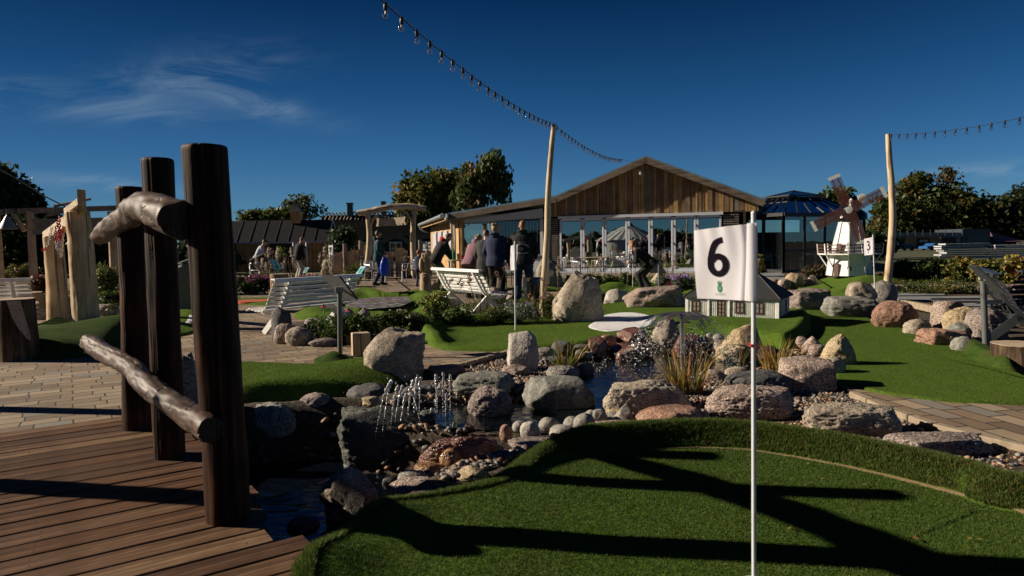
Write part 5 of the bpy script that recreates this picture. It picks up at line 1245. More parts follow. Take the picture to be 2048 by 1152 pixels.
for j in range(9):                       # twisting ropes of water below the bell
    an = 6.283 * j / 9 + .4; r0 = .50
    for k in range(26):
        t = k / 25; r = r0 + .05 * t + .02 * math.sin(k * .9 + j); a2 = an + .10 * math.sin(k * .5 + j * 2)
        pts.append((ft.x + r * math.cos(a2), ft.y + r * math.sin(a2), ft.z - .2 - t * t * .40)); rad.append(.0028 + .003 * rng.random())
drops("spray", pts, rad, fo)
jb0, jb1 = PD(600, 985, 4.9), PD(838, 890, 5.75); jets = root("water_jets", "row of small dripping water jets over the shaded lower stream", "water jets", (jb0 + jb1) / 2)
mb = MB(); mb.tube([jb0, jb1], .014, 10); mb.build("pipe", M_BLK, jets, True, True)
pts = []; rad = []
for (xt, yt, yb, x2) in [(778, 770, 880, 750), (784, 760, 895, 762), (796, 772, 905, 776), (806, 772, 860, 788), (812, 790, 900, 796), (826, 762, 880, 812), (833, 758, 895, 826), (841, 756, 850, 838), (820, 780, 870, 845), (865, 820, 880, 858),
                         (872, 750, 865, 876), (886, 748, 870, 886), (900, 752, 862, 901), (893, 790, 875, 890), (850, 850, 880, 846), (880, 775, 830, 868)]:
    d = 5.65 - (905 - xt) * .0035
    for k in range(30):
        t = (k + rng.random() * .6) / 30; yy = yt + (yb - yt) * t ** 1.25; xx = xt + (x2 - xt) * t ** .8 + rng.normal(0, 1.0) * (1 - t)
        p = PD(xx, yy, d); pts.append(tuple(p)); rad.append((.0065 * (1 - t) ** 1.5 + .0022) * (.6 + .8 * rng.random()))
for _ in range(90):
    p = PD(rng.uniform(770, 905), rng.uniform(750, 850), 5.6); pts.append(tuple(p)); rad.append(.002 + .0035 * rng.random())
for _ in range(70):
    p = P(rng.uniform(795, 832), rng.uniform(915, 940), W2); pts.append((p.x, p.y, W2 + .05 * rng.random())); rad.append(.002 + .003 * rng.random())
drops("spray", pts, np.array(rad) * 1.25, jets, stretch=1.25)

# ================================================================== WHITE MODEL HOUSE
M_WCLAD = NT("white_cladding"); _v = M_WCLAD.coord('Object'); _n = M_WCLAD.noise(_v, 12, 4)
M_WCLAD = M_WCLAD.done(M_WCLAD.ramp(_n.outputs[0], [(.3, (.66, .65, .62)), (.6, (.83, .82, .79))]), .6, M_WCLAD.bump(_n.outputs[0], .2, .005))
M_FELT = plain("black_roof_felt", (.018, .018, .020), .75, .35, 30, .8); M_BRN = plain("dark_brown_paint", (.075, .030, .022), .5, .2, 20, .1)
M_PANE = plain("printed_curtain", (.28, .24, .21), .4, .4, 60, .1); M_BLK2 = plain("black_paint", (.012, .013, .016), .5, .3, 10, .1)
fl, frt = Vector((2.79, 10.86, .12)), Vector((3.97, 10.18, .12))
ang = math.atan2(frt.y - fl.y, frt.x - fl.x) - R(1.5); LH = 1.37; DH = 1.0
mh = root("model_house", "white model house with black hipped roof and brown windows behind flag six", "model house", (fl + frt) / 2 - Vector((0, 0, 0)), ang)
hw = LH / 2; WH = .315
mb = MB(); mb.box((0, DH / 2, WH / 2), (LH, DH, WH))
for k in range(46): mb.box((-hw + .03 + k * (LH - .06) / 45, -.004, WH / 2), (.009, .010, WH - .01))
for k in range(30): mb.box((hw + .004, .04 + k * (DH - .08) / 29, WH / 2), (.010, .010, WH - .01))
for x in (-hw, hw): mb.box((x, 0, WH / 2), (.05, .03, WH), bev=.002)
for x in (-.335, -.02): mb.box((x, -.012, WH / 2), (.024, .03, WH), bev=.002)
mb.box((0, -.006, WH - .008), (LH + .02, .03, .022)); mb.build("wall", M_WCLAD, mh)
mb = MB(); mb.box((0, DH / 2, -.022), (LH - .03, DH - .03, .045)); mb.build("plinth", M_BLK2, mh)
e = .05; z0 = WH - .005; zr = .70; ry = DH / 2
c = [(-hw - e, -e, z0), (hw + e, -e, z0), (hw + e, DH + e, z0), (-hw - e, DH + e, z0), (-.26, ry, zr), (.26, ry, zr)]
c2 = [(x, y, z - .014) for x, y, z in c[:4]]
mb = MB(); mb.add(c + c2, [(0, 1, 5, 4), (1, 2, 5), (2, 3, 4, 5), (3, 0, 4), (6, 7, 1, 0), (7, 8, 2, 1), (8, 9, 3, 2), (9, 6, 0, 3), (9, 8, 7, 6)])
rf = mb.build("roof", M_FELT, mh)
mb = MB()
for a, b in ((1, 5), (2, 5), (0, 4), (3, 4), (4, 5)): mb.tube([Vector(c[a]) + Vector((0, 0, .004)), Vector(c[b]) + Vector((0, 0, .004))], .008, 6)
mb.build("ridge_strip", plain("glossy_ridge", (.05, .05, .055), .25), rf)
def mini_win(x, z, w, h, nx_, nz_, parent, side=False, name="window"):
    fr = MB(); b = .012
    T = (lambda u, v, d: (x + u, -.014 - d, z + v)) if not side else (lambda u, v, d: (hw + .014 + d, x + u, z + v))
    sz = (lambda a, b_: (a, .014, b_)) if not side else (lambda a, b_: (.014, a, b_))
    for u in (-w / 2, w / 2): fr.box(T(u, 0, 0), sz(b, h + b))
    for v in (-h / 2, h / 2): fr.box(T(0, v, .001), sz(w + b, b))
    for i in range(1, nx_): fr.box(T(-w / 2 + w * i / nx_, 0, .001), sz(.007, h))
    for i in range(1, nz_): fr.box(T(0, -h / 2 + h * i / nz_, .002), sz(w, .007))
    fr.box(T(0, -h / 2 - .010, .006), sz(w + .03, .010))
    o = fr.build(name, M_BRN, parent); p = MB(); p.box(T(0, 0, -.006), sz(w - .003, h - .003)); p.build("pane", M_PANE, o); return o
for x in (-.54, .135, .42): mini_win(x, .17, .115, .15, 2, 2, mh)
mini_win(-.145, .145, .105, .235, 2, 4, mh, name='door')
mini_win(.62, .17, .06, .15, 1, 2, mh, True); d_ = MB(); d_.box((hw + .014, .14, .14), (.014, .09, .24)); d_.build("side_door", M_DKB if False else M_BRN, mh)

# ================================================================== MODEL WINDMILL
wc = Vector((9.40, 19.0, .31)); wm = root("model_windmill", "white model windmill with brown sails on a small green mound", "windmill", wc)
M_WBRD = NT("white_horizontal_boards"); _v = M_WBRD.coord('Object'); _s = M_WBRD.n("SeparateXYZ", Vector=_v); _f = M_WBRD.math('FRACT', M_WBRD.math('MULTIPLY', _s.outputs[2], 17.0)); _n = M_WBRD.noise(_v, 9, 4)
_c = M_WBRD.ramp(_f, [(.0, (.2, .2, .19)), (.07, (1, 1, 1))]); M_WBRD = M_WBRD.done(M_WBRD.mix(1.0, M_WBRD.ramp(_n.outputs[0], [(.3, (.66, .66, .65)), (.6, (.84, .84, .83))]), _c, 'MULTIPLY'), .5, M_WBRD.bump(_c, .5, .01))
def octa(mb, r0, z0, r1, z1, rot=R(14)):
    v = []; 
    for r, z in ((r0, z0), (r1, z1)):
        for k in range(8): a = rot + R(22.5) + k * math.pi / 4; v.append((r * math.cos(a), r * math.sin(a), z))
    mb.add(v, [tuple(range(8))[::-1], tuple(range(8, 16))] + [(k, (k + 1) % 8, 8 + (k + 1) % 8, 8 + k) for k in range(8)])
mb = MB(); octa(mb, .58, .0, .50, .60); mb.build("lower_tower", M_WBRD, wm)
mb = MB(); octa(mb, .47, .63, .27, 1.52); mb.build("upper_tower", M_WBRD, wm)
mb = MB()
for k in range(8):
    a = R(14 + 22.5) + k * math.pi / 4; mb.beam((.585 * math.cos(a), .585 * math.sin(a), 0), (.505 * math.cos(a), .505 * math.sin(a), .60), .035, .035); mb.beam((.475 * math.cos(a), .475 * math.sin(a), .63), (.275 * math.cos(a), .275 * math.sin(a), 1.5), .03, .03)
mb.build("corner_trim", plain("white_trim", (.68, .69, .67), .5, .1), wm)
mb = MB(); octa(mb, .80, .585, .80, .615); gal = mb.build("gallery", M_WCLAD, wm)
mb = MB(); mw = MB(); mr = MB()
for k in range(8):
    a = R(14 + 22.5) + k * math.pi / 4; a2 = a + math.pi / 4; p = Vector((.80 * math.cos(a), .80 * math.sin(a), .6)); q = Vector((.80 * math.cos(a2), .80 * math.sin(a2), .6)); m_ = (p + q) / 2
    for z in (.08, .165, .25): mb.beam(p + Vector((0, 0, z)), q + Vector((0, 0, z)), .02, .028)
    for t in (.25, .5, .75): mb.beam(p.lerp(q, t) + Vector((0, 0, .02)), p.lerp(q, t) + Vector((0, 0, .26)), .018, .018)
    mw.beam(p * 1.0 + Vector((0, 0, -.02)), p * 1.04 + Vector((0, 0, .26)), .035, .03)
    mr.beam(Vector((.55 * math.cos(a), .55 * math.sin(a), .22)), Vector((.77 * math.cos(a), .77 * math.sin(a), .58)), .032, .03)
mb.build("railing", M_BRN, gal); mw.build("railing_post", M_WCLAD, gal)
for k in range(8):
    a = R(14 + 22.5) + k * math.pi / 4; mr = MB(); mr.beam(Vector((.55 * math.cos(a), .55 * math.sin(a), .22)), Vector((.77 * math.cos(a), .77 * math.sin(a), .58)), .032, .03); mr.build("brace", M_WCLAD, wm)
for zc, rr2, w, h in ((.20, .555, .12, .10), (.86, .42, .12, .11), (1.2, .345, .10, .10)):
    for ai in ((-90,) if zc < 1 else (-45 + 14 - 14,)):
        a = R(ai + (14 - 14)); 
        mb = MB(); rr3 = rr2 * .94; T = Matrix.Rotation(a + math.pi / 2 + R(-6), 4, 'Z')
        mb.box((0, -rr3 - .004, zc), (w, .03, h), M=T); o = mb.build("window", M_BRN, wm)
        mb = MB()
        for u in (-.25, .25):
            for v in (-.22, .22): mb.box((u * w, -rr3 - .021, zc + v * h), (w * .34, .006, h * .34), M=T)
        mb.build("pane", M_PANE, o)
mb = MB(); mb.box((-.36, -.40, .17), (.13, .04, .34), rot=R(-40)); mb.build("door", M_BRN, wm); mb = MB(); mb.box((-.30, -.36, .76), (.12, .04, .26), rot=R(-40)); mb.build("door", M_BRN, wm)
mb = MB(); mb.lathe([(.40, 0), (.43, .04), (.42, .12), (.36, .22), (.24, .31), (.08, .36)], 24, (.02, .03, 1.53)); mb.build("cap", plain("black_glossy_cap", (.01, .012, .02), .15, .2), wm, True)
mb = MB(); mb.lathe([(.05, 0), (.06, .08), (.045, .14), (.055, .19), (.02, .25)], 12, (.02, 0, 1.88)); mb.beam((.20, .05, 1.83), (.30, .05, 2.02), .03, .03); mb.beam((.36, .05, 1.85), (.26, .05, 2.02), .03, .03)
mb.prism([(.24, .04, 2.02), (.34, .04, 2.02), (.42, .04, 2.20), (.29, .04, 2.26), (.17, .04, 2.20)], (0, .05, 0)); mb.build("fantail", M_WCLAD, wm)
hb = Vector((-.12, -.66, 1.80)); 
mb = MB(); T = Matrix.Translation(hb) @ Matrix.Rotation(math.pi / 2, 4, 'X'); mb.lathe([(.105, -.02), (.11, 0), (.105, .03), (.02, .035)], 28, M=T); mb.lathe([(.03, -.5), (.03, 0)], 12, M=T); hub = mb.build("hub", plain("white_hub", (.66, .66, .62), .5, .15), wm, True)
for k in range(4):
    a = R(90 + 22 + 90 * k + (5 if k % 2 else 0)); u = Vector((math.cos(a), 0, math.sin(a))); w = Vector((-math.sin(a), 0, math.cos(a))); mb = MB()
    for o_ in (-.07, .07): mb.beam(hb + u * .10 + w * o_ + Vector((0, -.02, 0)), hb + u * .90 + w * o_ + Vector((0, -.02, 0)), .022, .02, up=(0, 1, 0))
    for i in range(21): r = .13 + .037 * i; mb.beam(hb + u * r - w * .145 + Vector((0, -.035, 0)), hb + u * r + w * .145 + Vector((0, -.035, 0)), .023, .018, up=(0, 1, 0))
    s_ = mb.build("sail", plain("sail_brown", (.11, .035, .022), .6, .2) if k == 0 else s_.data.materials[0], wm)
    mb = MB(); mb.beam(hb + u * .945 - w * .15 + Vector((0, -.04, 0)), hb + u * .945 + w * .15 + Vector((0, -.04, 0)), .085, .015, up=(0, 1, 0)) ; mb.build("sail_tip", hub.data.materials[0], s_)

wm.rotation_euler.z = -R(20)
# ================================================================== MAIN WOODEN BUILDING
D0 = 30.0
def BX(px, py=490): return PD(px, py, D0)
bd = root("clubhouse", "low timber clubhouse with a board-clad gable and white folding glass doors", "building", (5, D0, 0))
M_BEAM = wood("grey_barge_board", ((.07, .05, .038), (.16, .12, .09), (.25, .20, .155)), .6, 'X', .75, .4, False)
M_ROOFS = plain("blue_grey_roof_sheet", (.16, .28, .38), .35, .25, 2, .1); M_WFR = plain("white_door_frame", (.70, .75, .82), .4, .08, 4, .05)
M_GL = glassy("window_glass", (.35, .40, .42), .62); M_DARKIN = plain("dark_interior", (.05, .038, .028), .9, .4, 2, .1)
ap = BX(1293, 318); er = BX(1513, 408); kl = BX(1112, 392); el_ = BX(866, 426)
Zd = BX(1275, 430).z
def roofseg(a, b, nm, th=.07, depth=14, front=-.38):
    mb = MB(); n = Vector((-(b - a).z, 0, (b - a).x)).normalized()
    q = [a + Vector((0, front, 0)), b + Vector((0, front, 0)), b + n * th + Vector((0, front, 0)), a + n * th + Vector((0, front, 0))]
    mb.prism(q, (0, depth, 0)); mb.build(nm, M_ROOFS, bd, False, True)
    mb = MB(); mb.prism([a + Vector((0, front - .05, 0)), b + Vector((0, front - .05, 0)), b - n * .24 + Vector((0, front - .05, 0)), a - n * .24 + Vector((0, front - .05, 0))], (0, .06, 0)); mb.build("barge_board", M_BEAM, bd, False, True)
roofseg(ap, er, "roof"); roofseg(kl, ap, "roof"); roofseg(el_, kl, "roof")
roofz_ = lambda x: kl.z - .2
rs = random.Random(8); x = BX(1088).x; xr = BX(1500).x; gm = MB(); bk = MB(); bk.prism([(BX(1088).x, D0 + .09, Zd), (xr, D0 + .09, Zd), (xr, D0 + .09, er.z), (ap.x, D0 + .09, ap.z - .05), (BX(1088).x, D0 + .09, roofz_(BX(1088).x))], (0, .05, 0)); bk.build('gable_backing', WD_DKB, bd, False, True)
def roofz(x):
    for a, b in ((el_, kl), (kl, ap), (ap, er)):
        if a.x <= x <= b.x: return a.z + (b.z - a.z) * (x - a.x) / (b.x - a.x)
    return er.z
while x < xr:
    w = rs.choice((.10, .13, .16, .2, .24)); 
    if x < ap.x < x + w: w = ap.x - x
    zt0, zt1 = roofz(x) - .03, roofz(x + w) - .03; y = D0 + rs.uniform(-.02, .02); 
    gm.mi = rs.choice((0, 0, 0, 1, 1, 2)); gm.prism([(x + .006, y, Zd + .02), (x + w - .006, y, Zd + .02), (x + w - .006, y, max(zt1, Zd + .05)), (x + .006, y, max(zt0, Zd + .05))], (0, .05, 0)); x += w
M_GREYB = wood("reclaimed_grey_board", ((.10, .085, .075), (.20, .175, .155), (.30, .27, .24)), 1, 'Z', .8, .6)
gm.build("gable_boards", [WD_WARM, WD_DKB, M_GREYB], bd, False, True)
mb = MB(); mb.box(((BX(1088).x + xr) / 2, D0 + .08, Zd + (ap.z - Zd) * .0 + .0), (xr - BX(1088).x, .02, .02)); 
xs = [BX(p).x for p in (1116, 1164, 1209, 1256, 1301, 1345, 1388, 1435)]; zb = .04
mb = MB(); mb.box(((xs[0] + xs[-1]) / 2, D0 - .02, Zd - .03), (xs[-1] - xs[0] + .1, .16, .12)); mb.box(((xs[0] + xs[-1]) / 2, D0 - .02, zb), (xs[-1] - xs[0] + .1, .16, .08)); mb.build("door_track", M_WFR, bd, False, True)
for i in range(7):
    a, b = xs[i] + .01, xs[i + 1] - .01; mb = MB(); zt = Zd - .09; s_ = .085
    for xx in (a + s_ / 2, b - s_ / 2): mb.box((xx, D0, (zb + zt) / 2), (s_, .07, zt - zb - .08), bev=.008)
    mb.box(((a + b) / 2, D0 + .001, zt - .05), (b - a - .18, .06, .11)); mb.box(((a + b) / 2, D0 + .001, zb + .11), (b - a - .18, .06, .13))
    mb.mi = 1
    for zz in (.5, 1.25, 2.0): mb.box((b + .005, D0 - .045, zz), (.03, .03, .11))
    d_ = mb.build("folding_door", [M_WFR, M_BLK2], bd, False, True); mb = MB(); mb.box(((a + b) / 2, D0 + .01, (zb + zt) / 2 + .03), (b - a - .19, .008, zt - zb - .32)); g_ = mb.build("pane", M_GL, d_)
    g_.data.transform(Matrix.Translation(-bd.location))
# slatted cladding either side of the doors
for x0, x1 in ((BX(1086).x, xs[0] - .06), (xs[-1] + .06, BX(1466).x)):
    mb = MB()
    for k in range(26): mb.box(((x0 + x1) / 2, D0 - .0, .12 + k * .092), (x1 - x0, .05, .05))
    mb.mi = 1; mb.box(((x0 + x1) / 2, D0 + .06, 1.22), (x1 - x0, .04, 2.44)); mb.build("slatted_cladding", [M_GREYB, M_BLK2], bd, False, True)
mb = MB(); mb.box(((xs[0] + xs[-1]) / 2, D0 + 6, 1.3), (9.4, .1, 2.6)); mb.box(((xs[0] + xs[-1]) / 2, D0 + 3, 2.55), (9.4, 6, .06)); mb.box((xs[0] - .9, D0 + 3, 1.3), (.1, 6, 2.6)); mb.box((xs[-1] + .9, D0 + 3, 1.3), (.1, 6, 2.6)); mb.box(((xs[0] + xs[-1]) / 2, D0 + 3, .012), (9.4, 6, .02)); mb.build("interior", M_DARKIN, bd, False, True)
# open porch wing with its framed clear screen
xa, xb = BX(876).x, BX(1086).x; zf = roofz(xa + .3)
mb = MB()
for x in (xa + .12, BX(890).x + .25): mb.box((x, D0 - .1, (roofz(x) - .3) / 2), (.16, .16, roofz(x) - .3))
mb.build("porch_post", WD_WARM, bd, False, True)
x0, x1 = BX(896).x, BX(1081).x; z0, z1 = BX(1000, 512).z, BX(1000, 441).z
mb = MB(); mb.prism([(x0, D0 - .06, z1), (x1, D0 - .06, z1 + .12), (x1, D0 - .06, roofz(x1) - .38), (x0, D0 - .06, roofz(x0) - .34)], (0, .05, 0))
mb.box((x0 + .06, D0 - .04, (z0 + z1) / 2), (.14, .1, z1 - z0)); mb.box((x1 - .06, D0 - .04, (z0 + z1) / 2), (.14, .1, z1 - z0 + .16)); mb.box(((x0 + x1) / 2, D0 - .04, z0 - .03), (x1 - x0, .12, .10)); mb.box(((x0 + x1) / 2, D0 - .02, z0 / 2 - .05), (x1 - x0, .08, z0 - .12))
so = mb.build("screen_frame", plain("white_screen_frame", (.60, .62, .64), .5, .08, 3, .05), bd, False, True)
mb = MB(); mb.box(((x0 + x1) / 2, D0 - .03, (z0 + z1) / 2 + .03), (x1 - x0 - .26, .008, z1 - z0 + .0)); g_ = mb.build("pane", glassy("clear_plastic_screen", (.8, .8, .78), .10), so); g_.data.transform(Matrix.Translation(-bd.location))
mb = MB(); 
for k in range(22): xx = x0 + .2 + k * (x1 - x0 - .2) / 21; mb.box((xx, D0 + 4.5, 1.3), (.16, .05, 2.7))
mb.build("porch_back_wall", WD_WARM, bd, False, True)
mb = MB(); mb.box((BX(1045).x, D0 + 4.4, 1.2), (1.0, .06, 2.0)); 
for k in range(3): mb.box((BX(1000).x + k * .5, D0 + 4.35, 1.25), (.38, .05, 1.7))
mb.build("inner_door", plain("cream_paint", (.55, .50, .42), .5), bd, False, True)
_t = PD(838, 450, 41) - Vector((5, 30, 0)); ec = Matrix.Rotation(R(18), 3, 'Z') @ _t + Vector((5, 30, 0)); s0 = Vector((xa - .15, D0 - .7, roofz(xa) + .02))
mb = MB(); mb.tube([s0 + Vector((0, -.1, -.10)), ec], .085, 12); mb.tube([ec, ec + Vector((.15, -.1, -.25)), ec + Vector((.5, 0, -.45))], .06, 10); mb.build("gutter", plain("zinc", (.34, .37, .38), .35, .2, 6, .1, .4), bd, True, True)
mb = MB(); mb.prism([s0 + Vector((0, 0, -.05)), ec + Vector((0, 0, .0)), ec + Vector((3.5, 4, .1)), s0 + Vector((4, 6, .15))], (0, 0, .08)); mb.build("roof", M_ROOFS, bd, False, True)
mb = MB(); mb.beam(s0 + Vector((.12, .1, -.22)), ec + Vector((.2, 0, -.12)), .08, .16); mb.build("eaves_board", WD_WARM, bd, False, True)
mb = MB(); w0 = s0 + Vector((.45, .8, 0)); w1 = ec + Vector((.75, 0, 0)); mb.prism([(w0.x, w0.y, 0), (w1.x, w1.y, 0), (w1.x, w1.y, ec.z - .15), (w0.x, w0.y, s0.z - .25)], (.05, .1, 0)); mb.build("side_wall", WD_WARM, bd, False, True)
for k in range(4):
    mb = MB(); a = w0.lerp(w1, .12 + k * .2); b = w0.lerp(w1, .12 + k * .2 + .13); o_ = Vector((-.05, -.06, 0)); mb.add([a + o_ + Vector((0, 0, .95 - a.z)), b + o_ + Vector((0, 0, .95 - b.z)), b + o_ + Vector((0, 0, 2.0 - b.z)), a + o_ + Vector((0, 0, 2.15 - a.z))], [(0, 1, 2, 3)])
    mb.build("side_window", bpy.data.materials.get("pale_curtain") or plain("pale_curtain", (.45, .46, .55), .5, .3, 5), bd, False, True)
mb = MB(); cxy = BX(880, 426); mb.box((cxy.x, D0 - .85, cxy.z - .05), (.10, .1, .16)); mb.ell((cxy.x, D0 - .92, cxy.z - .2), .075, 12, 8); mb.build("camera_housing", plain("white_plastic", (.6, .6, .6), .4), bd, False, True)
mb = MB(); cxy = BX(1281, 346); mb.box((cxy.x, D0 - .2, cxy.z), (.12, .3, .12)); mb.ell((cxy.x + .04, D0 - .32, cxy.z - .07), .075, 12, 8); mb.build("camera_housing", M_WFR, bd, False, True)
mb = MB(); 
for px in (880, 888): p = BX(px, 500); mb.tube([(p.x, D0 - .3, 0), (p.x, D0 - .3, roofz(p.x) - .25)], .035, 8)
mb.build("rain_pipe", plain("white_pipe", (.5, .5, .5), .4), bd, True, True)

bd.rotation_euler.z = -R(18)
# ================================================================== CONSERVATORY
cs = root("conservatory", "black-framed glass conservatory beside the timber clubhouse", "conservatory", (12.5, 29, 0))
C0 = Vector((10.95, 27.5, 0)); CR = C0 + Vector((4.0, 1.5, 0)); CL = C0 + Vector((-1.25, 3.4, 0)); CB = CR + CL - C0; Ze = 2.36
M_GL2 = glassy("conservatory_glass", (.80, .86, .86), .08); M_GLR = glassy("roof_glass", (.35, .45, .55), .42)
ctr = (C0 + CB) / 2; 
def ring(f, z, g=1.0): return [ctr + (q - ctr) * f * g + Vector((0, 0, z)) for q in (C0, CR, CB, CL)]
R0 = ring(1.03, Ze); R1 = ring(.40, 3.12); R2 = ring(.46, 3.20); 
mb = MB(); mg = MB(); mgr = MB()
B4 = [C0, CR, CB, CL]
for i in range(4):
    a, b = B4[i], B4[(i + 1) % 4]; nn = 4 if i % 2 == 0 else 3
    for k in range(nn + 1): p = a.lerp(b, k / nn); mb.beam(p, p + Vector((0, 0, Ze)), .08, .08)
    for z in (.06, .9, Ze - .06): 
        if z == .9 and i == 3: continue
        mb.beam(a + Vector((0, 0, z)), b + Vector((0, 0, z)), .07, .07 if z != .06 else .14)
    mg.add([a + Vector((0, 0, .1)), b + Vector((0, 0, .1)), b + Vector((0, 0, Ze)), a + Vector((0, 0, Ze))], [(0, 1, 2, 3)])
    n2 = 6 if i % 2 == 0 else 5
    for k in range(n2 + 1): mb.beam(R0[i].lerp(R0[(i + 1) % 4], k / n2), R1[i].lerp(R1[(i + 1) % 4], k / n2), .05, .06)
    mb.beam(R0[i], R0[(i + 1) % 4], .10, .14); mb.beam(R1[i], R1[(i + 1) % 4], .05, .08)
    mgr.add([R0[i], R0[(i + 1) % 4], R1[(i + 1) % 4], R1[i]], [(0, 1, 2, 3)])
    mgr.add([R2[i], R2[(i + 1) % 4], ctr + Vector((0, 0, 3.46))], [(0, 1, 2)]); mb.beam(R2[i], R2[(i + 1) % 4], .05, .05); mb.beam(R2[i], ctr + Vector((0, 0, 3.47)), .04, .04)
mb.build("frame", M_BLK2, cs, False, True); mg.build("wall_pane", M_GL2, cs, False, True); mgr.build("roof_pane", M_GLR, cs, False, True)
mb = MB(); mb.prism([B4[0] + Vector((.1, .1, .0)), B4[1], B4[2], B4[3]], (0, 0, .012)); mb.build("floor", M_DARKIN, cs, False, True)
mb = MB(); mb.prism([CL, CB, CB + Vector((0, 0, 1.7)), CL + Vector((0, 0, 1.7))], (-.04, .1, 0)); mb.build("back_wall", WD_DKB, cs, False, True)
# ================================================================== FAR BUILDINGS
kz = root("kiosk", "timber kiosk with a dark felt roof and a pointed wooden turret", "kiosk", (-13, 39, 0))
M_FELT2 = plain("grey_black_roof_felt", (.030, .030, .034), .85, .25, 6, .3, Specular__IOR__Level=.1)
kx0, kx1 = -18.5, PD(655, 482, 38).x; e0, e1, rz_, ry_ = 38.0, 40.4, PD(660, 439, 39.2).z, 39.2; ez = PD(560, 484, 38).z
mb = MB(); mb.prism([(kx0, e0, ez), (kx0, ry_, rz_), (kx0, e1, ez), (kx0, e1, ez - .07), (kx0, ry_, rz_ - .08), (kx0, e0, ez - .07)], (kx1 - kx0, 0, 0)); mb.build("roof", M_FELT2, kz, False, True)
M_SEAM = plain("felt_seam", (.012, .012, .014), .7)
for k in range(13): mb = MB(); x = kx1 - .05 - k * .72; mb.beam((x - .0, e0 - .01, ez + .012), (x + .0, ry_, rz_ + .012), .05, .02); mb.build("roof_seam", M_SEAM, kz, False, True)
mb = MB(); mb.box(((kx0 + kx1) / 2, e0 - .03, ez - .03), (kx1 - kx0, .05, .10)); mb.beam((kx1 + .02, e0, ez - .02), (kx1 + .02, ry_, rz_), .03, .12); mb.beam((kx1 + .02, e1, ez - .02), (kx1 + .02, ry_, rz_), .03, .12); mb.build("eaves_trim", plain("zinc_trim", (.30, .33, .38), .4, .1, 5, .05, .3), kz, False, True)
mb = MB(); x = kx0 + .2; rs = random.Random(3)
while x < kx1 - .4: w = rs.choice((.12, .15, .18)); mb.box((x + w / 2, e0 + .42 + rs.uniform(0, .03), ez / 2), (w - .015, .06, ez)); x += w
mb.prism([(kx1 - .3, e0 + .2, ez - .1), (kx1 - .3, ry_, rz_ - .15), (kx1 - .3, e1 - .2, ez - .1), (kx1 - .3, e1 - .2, 0), (kx1 - .3, e0 + .4, 0)], (.05, 0, 0)); mb.build("wall", WD_WARM, kz, False, True)
mb = MB(); mb.box((PD(560, 520, 38).x, e0 + .36, .85), (1.35, .06, 1.5)); mb.build("door_opening", M_DARKIN, kz, False, True)
for px in (586, 612):
    mb = MB(); q = PD(px, 500, 37.8); mb.tube([(q.x, 37.9, 0), (q.x, 37.9, ez - .05)], .05, 8); mb.build("white_post", M_POLE, kz, True, True)
tc_ = PD(594, 440, ry_); th = PD(594, 423, ry_).z; tp = PD(594, 399, ry_).z; w2 = W(9, ry_)
mb = MB(); mb.box((tc_.x, ry_, (rz_ - .2 + th) / 2), (w2 * 2, w2 * 2, th - rz_ + .2)); 
for k in range(5): mb.box((tc_.x, ry_ - w2 - .01, rz_ + .05 + k * .075), (w2 * 1.5, .03, .03))
tu = mb.build("turret", WD_WARM, kz, False, True)
vs = []; fs = []
for i, (r, z) in enumerate([(.44, -.02), (.34, .07), (.20, .25), (.09, .46), (.01, .70)]):
    for k in range(4): a = math.pi / 4 + k * math.pi / 2; vs.append((tc_.x + r * 1.3 * math.cos(a), ry_ + r * 1.3 * math.sin(a), th + z))
for i in range(4):
    for k in range(4): fs.append((i * 4 + k, i * 4 + (k + 1) % 4, i * 4 + 4 + (k + 1) % 4, i * 4 + 4 + k))
mb = MB(); mb.add(vs, fs + [(0, 1, 2, 3)]); mb.tube([(tc_.x, ry_, th + .65), (tc_.x, ry_, th + .95)], .015, 6); mb.ell((tc_.x, ry_, th + .85), (.07, .02, .07), 8, 6); sp = mb.build("spire", plain("dark_slate", (.03, .03, .04), .5), kz, False, True)
# birdhouse on the kiosk wall
q = PD(607, 503, 38.2); bh = root("birdhouse", "cream birdhouse with a dark roof on the kiosk wall", "birdhouse", q)
mb = MB(); mb.prism([(-.16, 0, -.2), (.16, 0, -.2), (.16, 0, .12), (0, 0, .28), (-.16, 0, .12)], (0, .2, 0)); mb.build("box", plain("cream", (.5, .46, .35), .6), bh); mb = MB(); mb.ell((0, -.005, .02), (.05, .02, .05)); mb.build("hole", M_BLK2, bh)
mb = MB(); mb.beam((-.22, .1, .06), (0, .1, .30), .28, .03); mb.beam((.22, .1, .06), (0, .1, .30), .28, .03); mb.box((0, .05, -.24), (.42, .3, .05)); mb.build("roof", M_BRN, bh)
# thatched farmhouse
fh = root("farmhouse", "long dark thatched farmhouse with two chimneys behind the entrance arch", "farmhouse", (-12, 62, 0))
M_THATCH = NT("shade_dark_thatch"); _v = M_THATCH.coord('Object', (4, 4, .5)); _n = M_THATCH.noise(_v, 6, 5, .7)
M_THATCH = M_THATCH.done(M_THATCH.ramp(_n.outputs[0], [(.3, (.002, .003, .004)), (.7, (.009, .010, .012))]), .95, M_THATCH.bump(_n.outputs[0], .8, .15), Specular__IOR__Level=.04)  # near-black thatch: the shade on this roof is put into its colour
fy = 60.0; rl, rrr = PD(645, 431, fy + 3), PD(905, 424, fy + 3); el0, el1 = PD(618, 505, fy), PD(930, 500, fy); zr = rl.z; ze = 1.15
mb = MB(); q = [(el0.x, fy, ze), (el1.x, fy, ze), (el1.x, fy + 6, ze), (el0.x, fy + 6, ze), (rl.x, fy + 3, zr), (rrr.x, fy + 3, zr)]
mb.add(q, [(0, 1, 5, 4), (1, 2, 5), (2, 3, 4, 5), (3, 0, 4), (3, 2, 1, 0)]); tr_ = mb.build("thatched_roof", M_THATCH, fh, False, True)
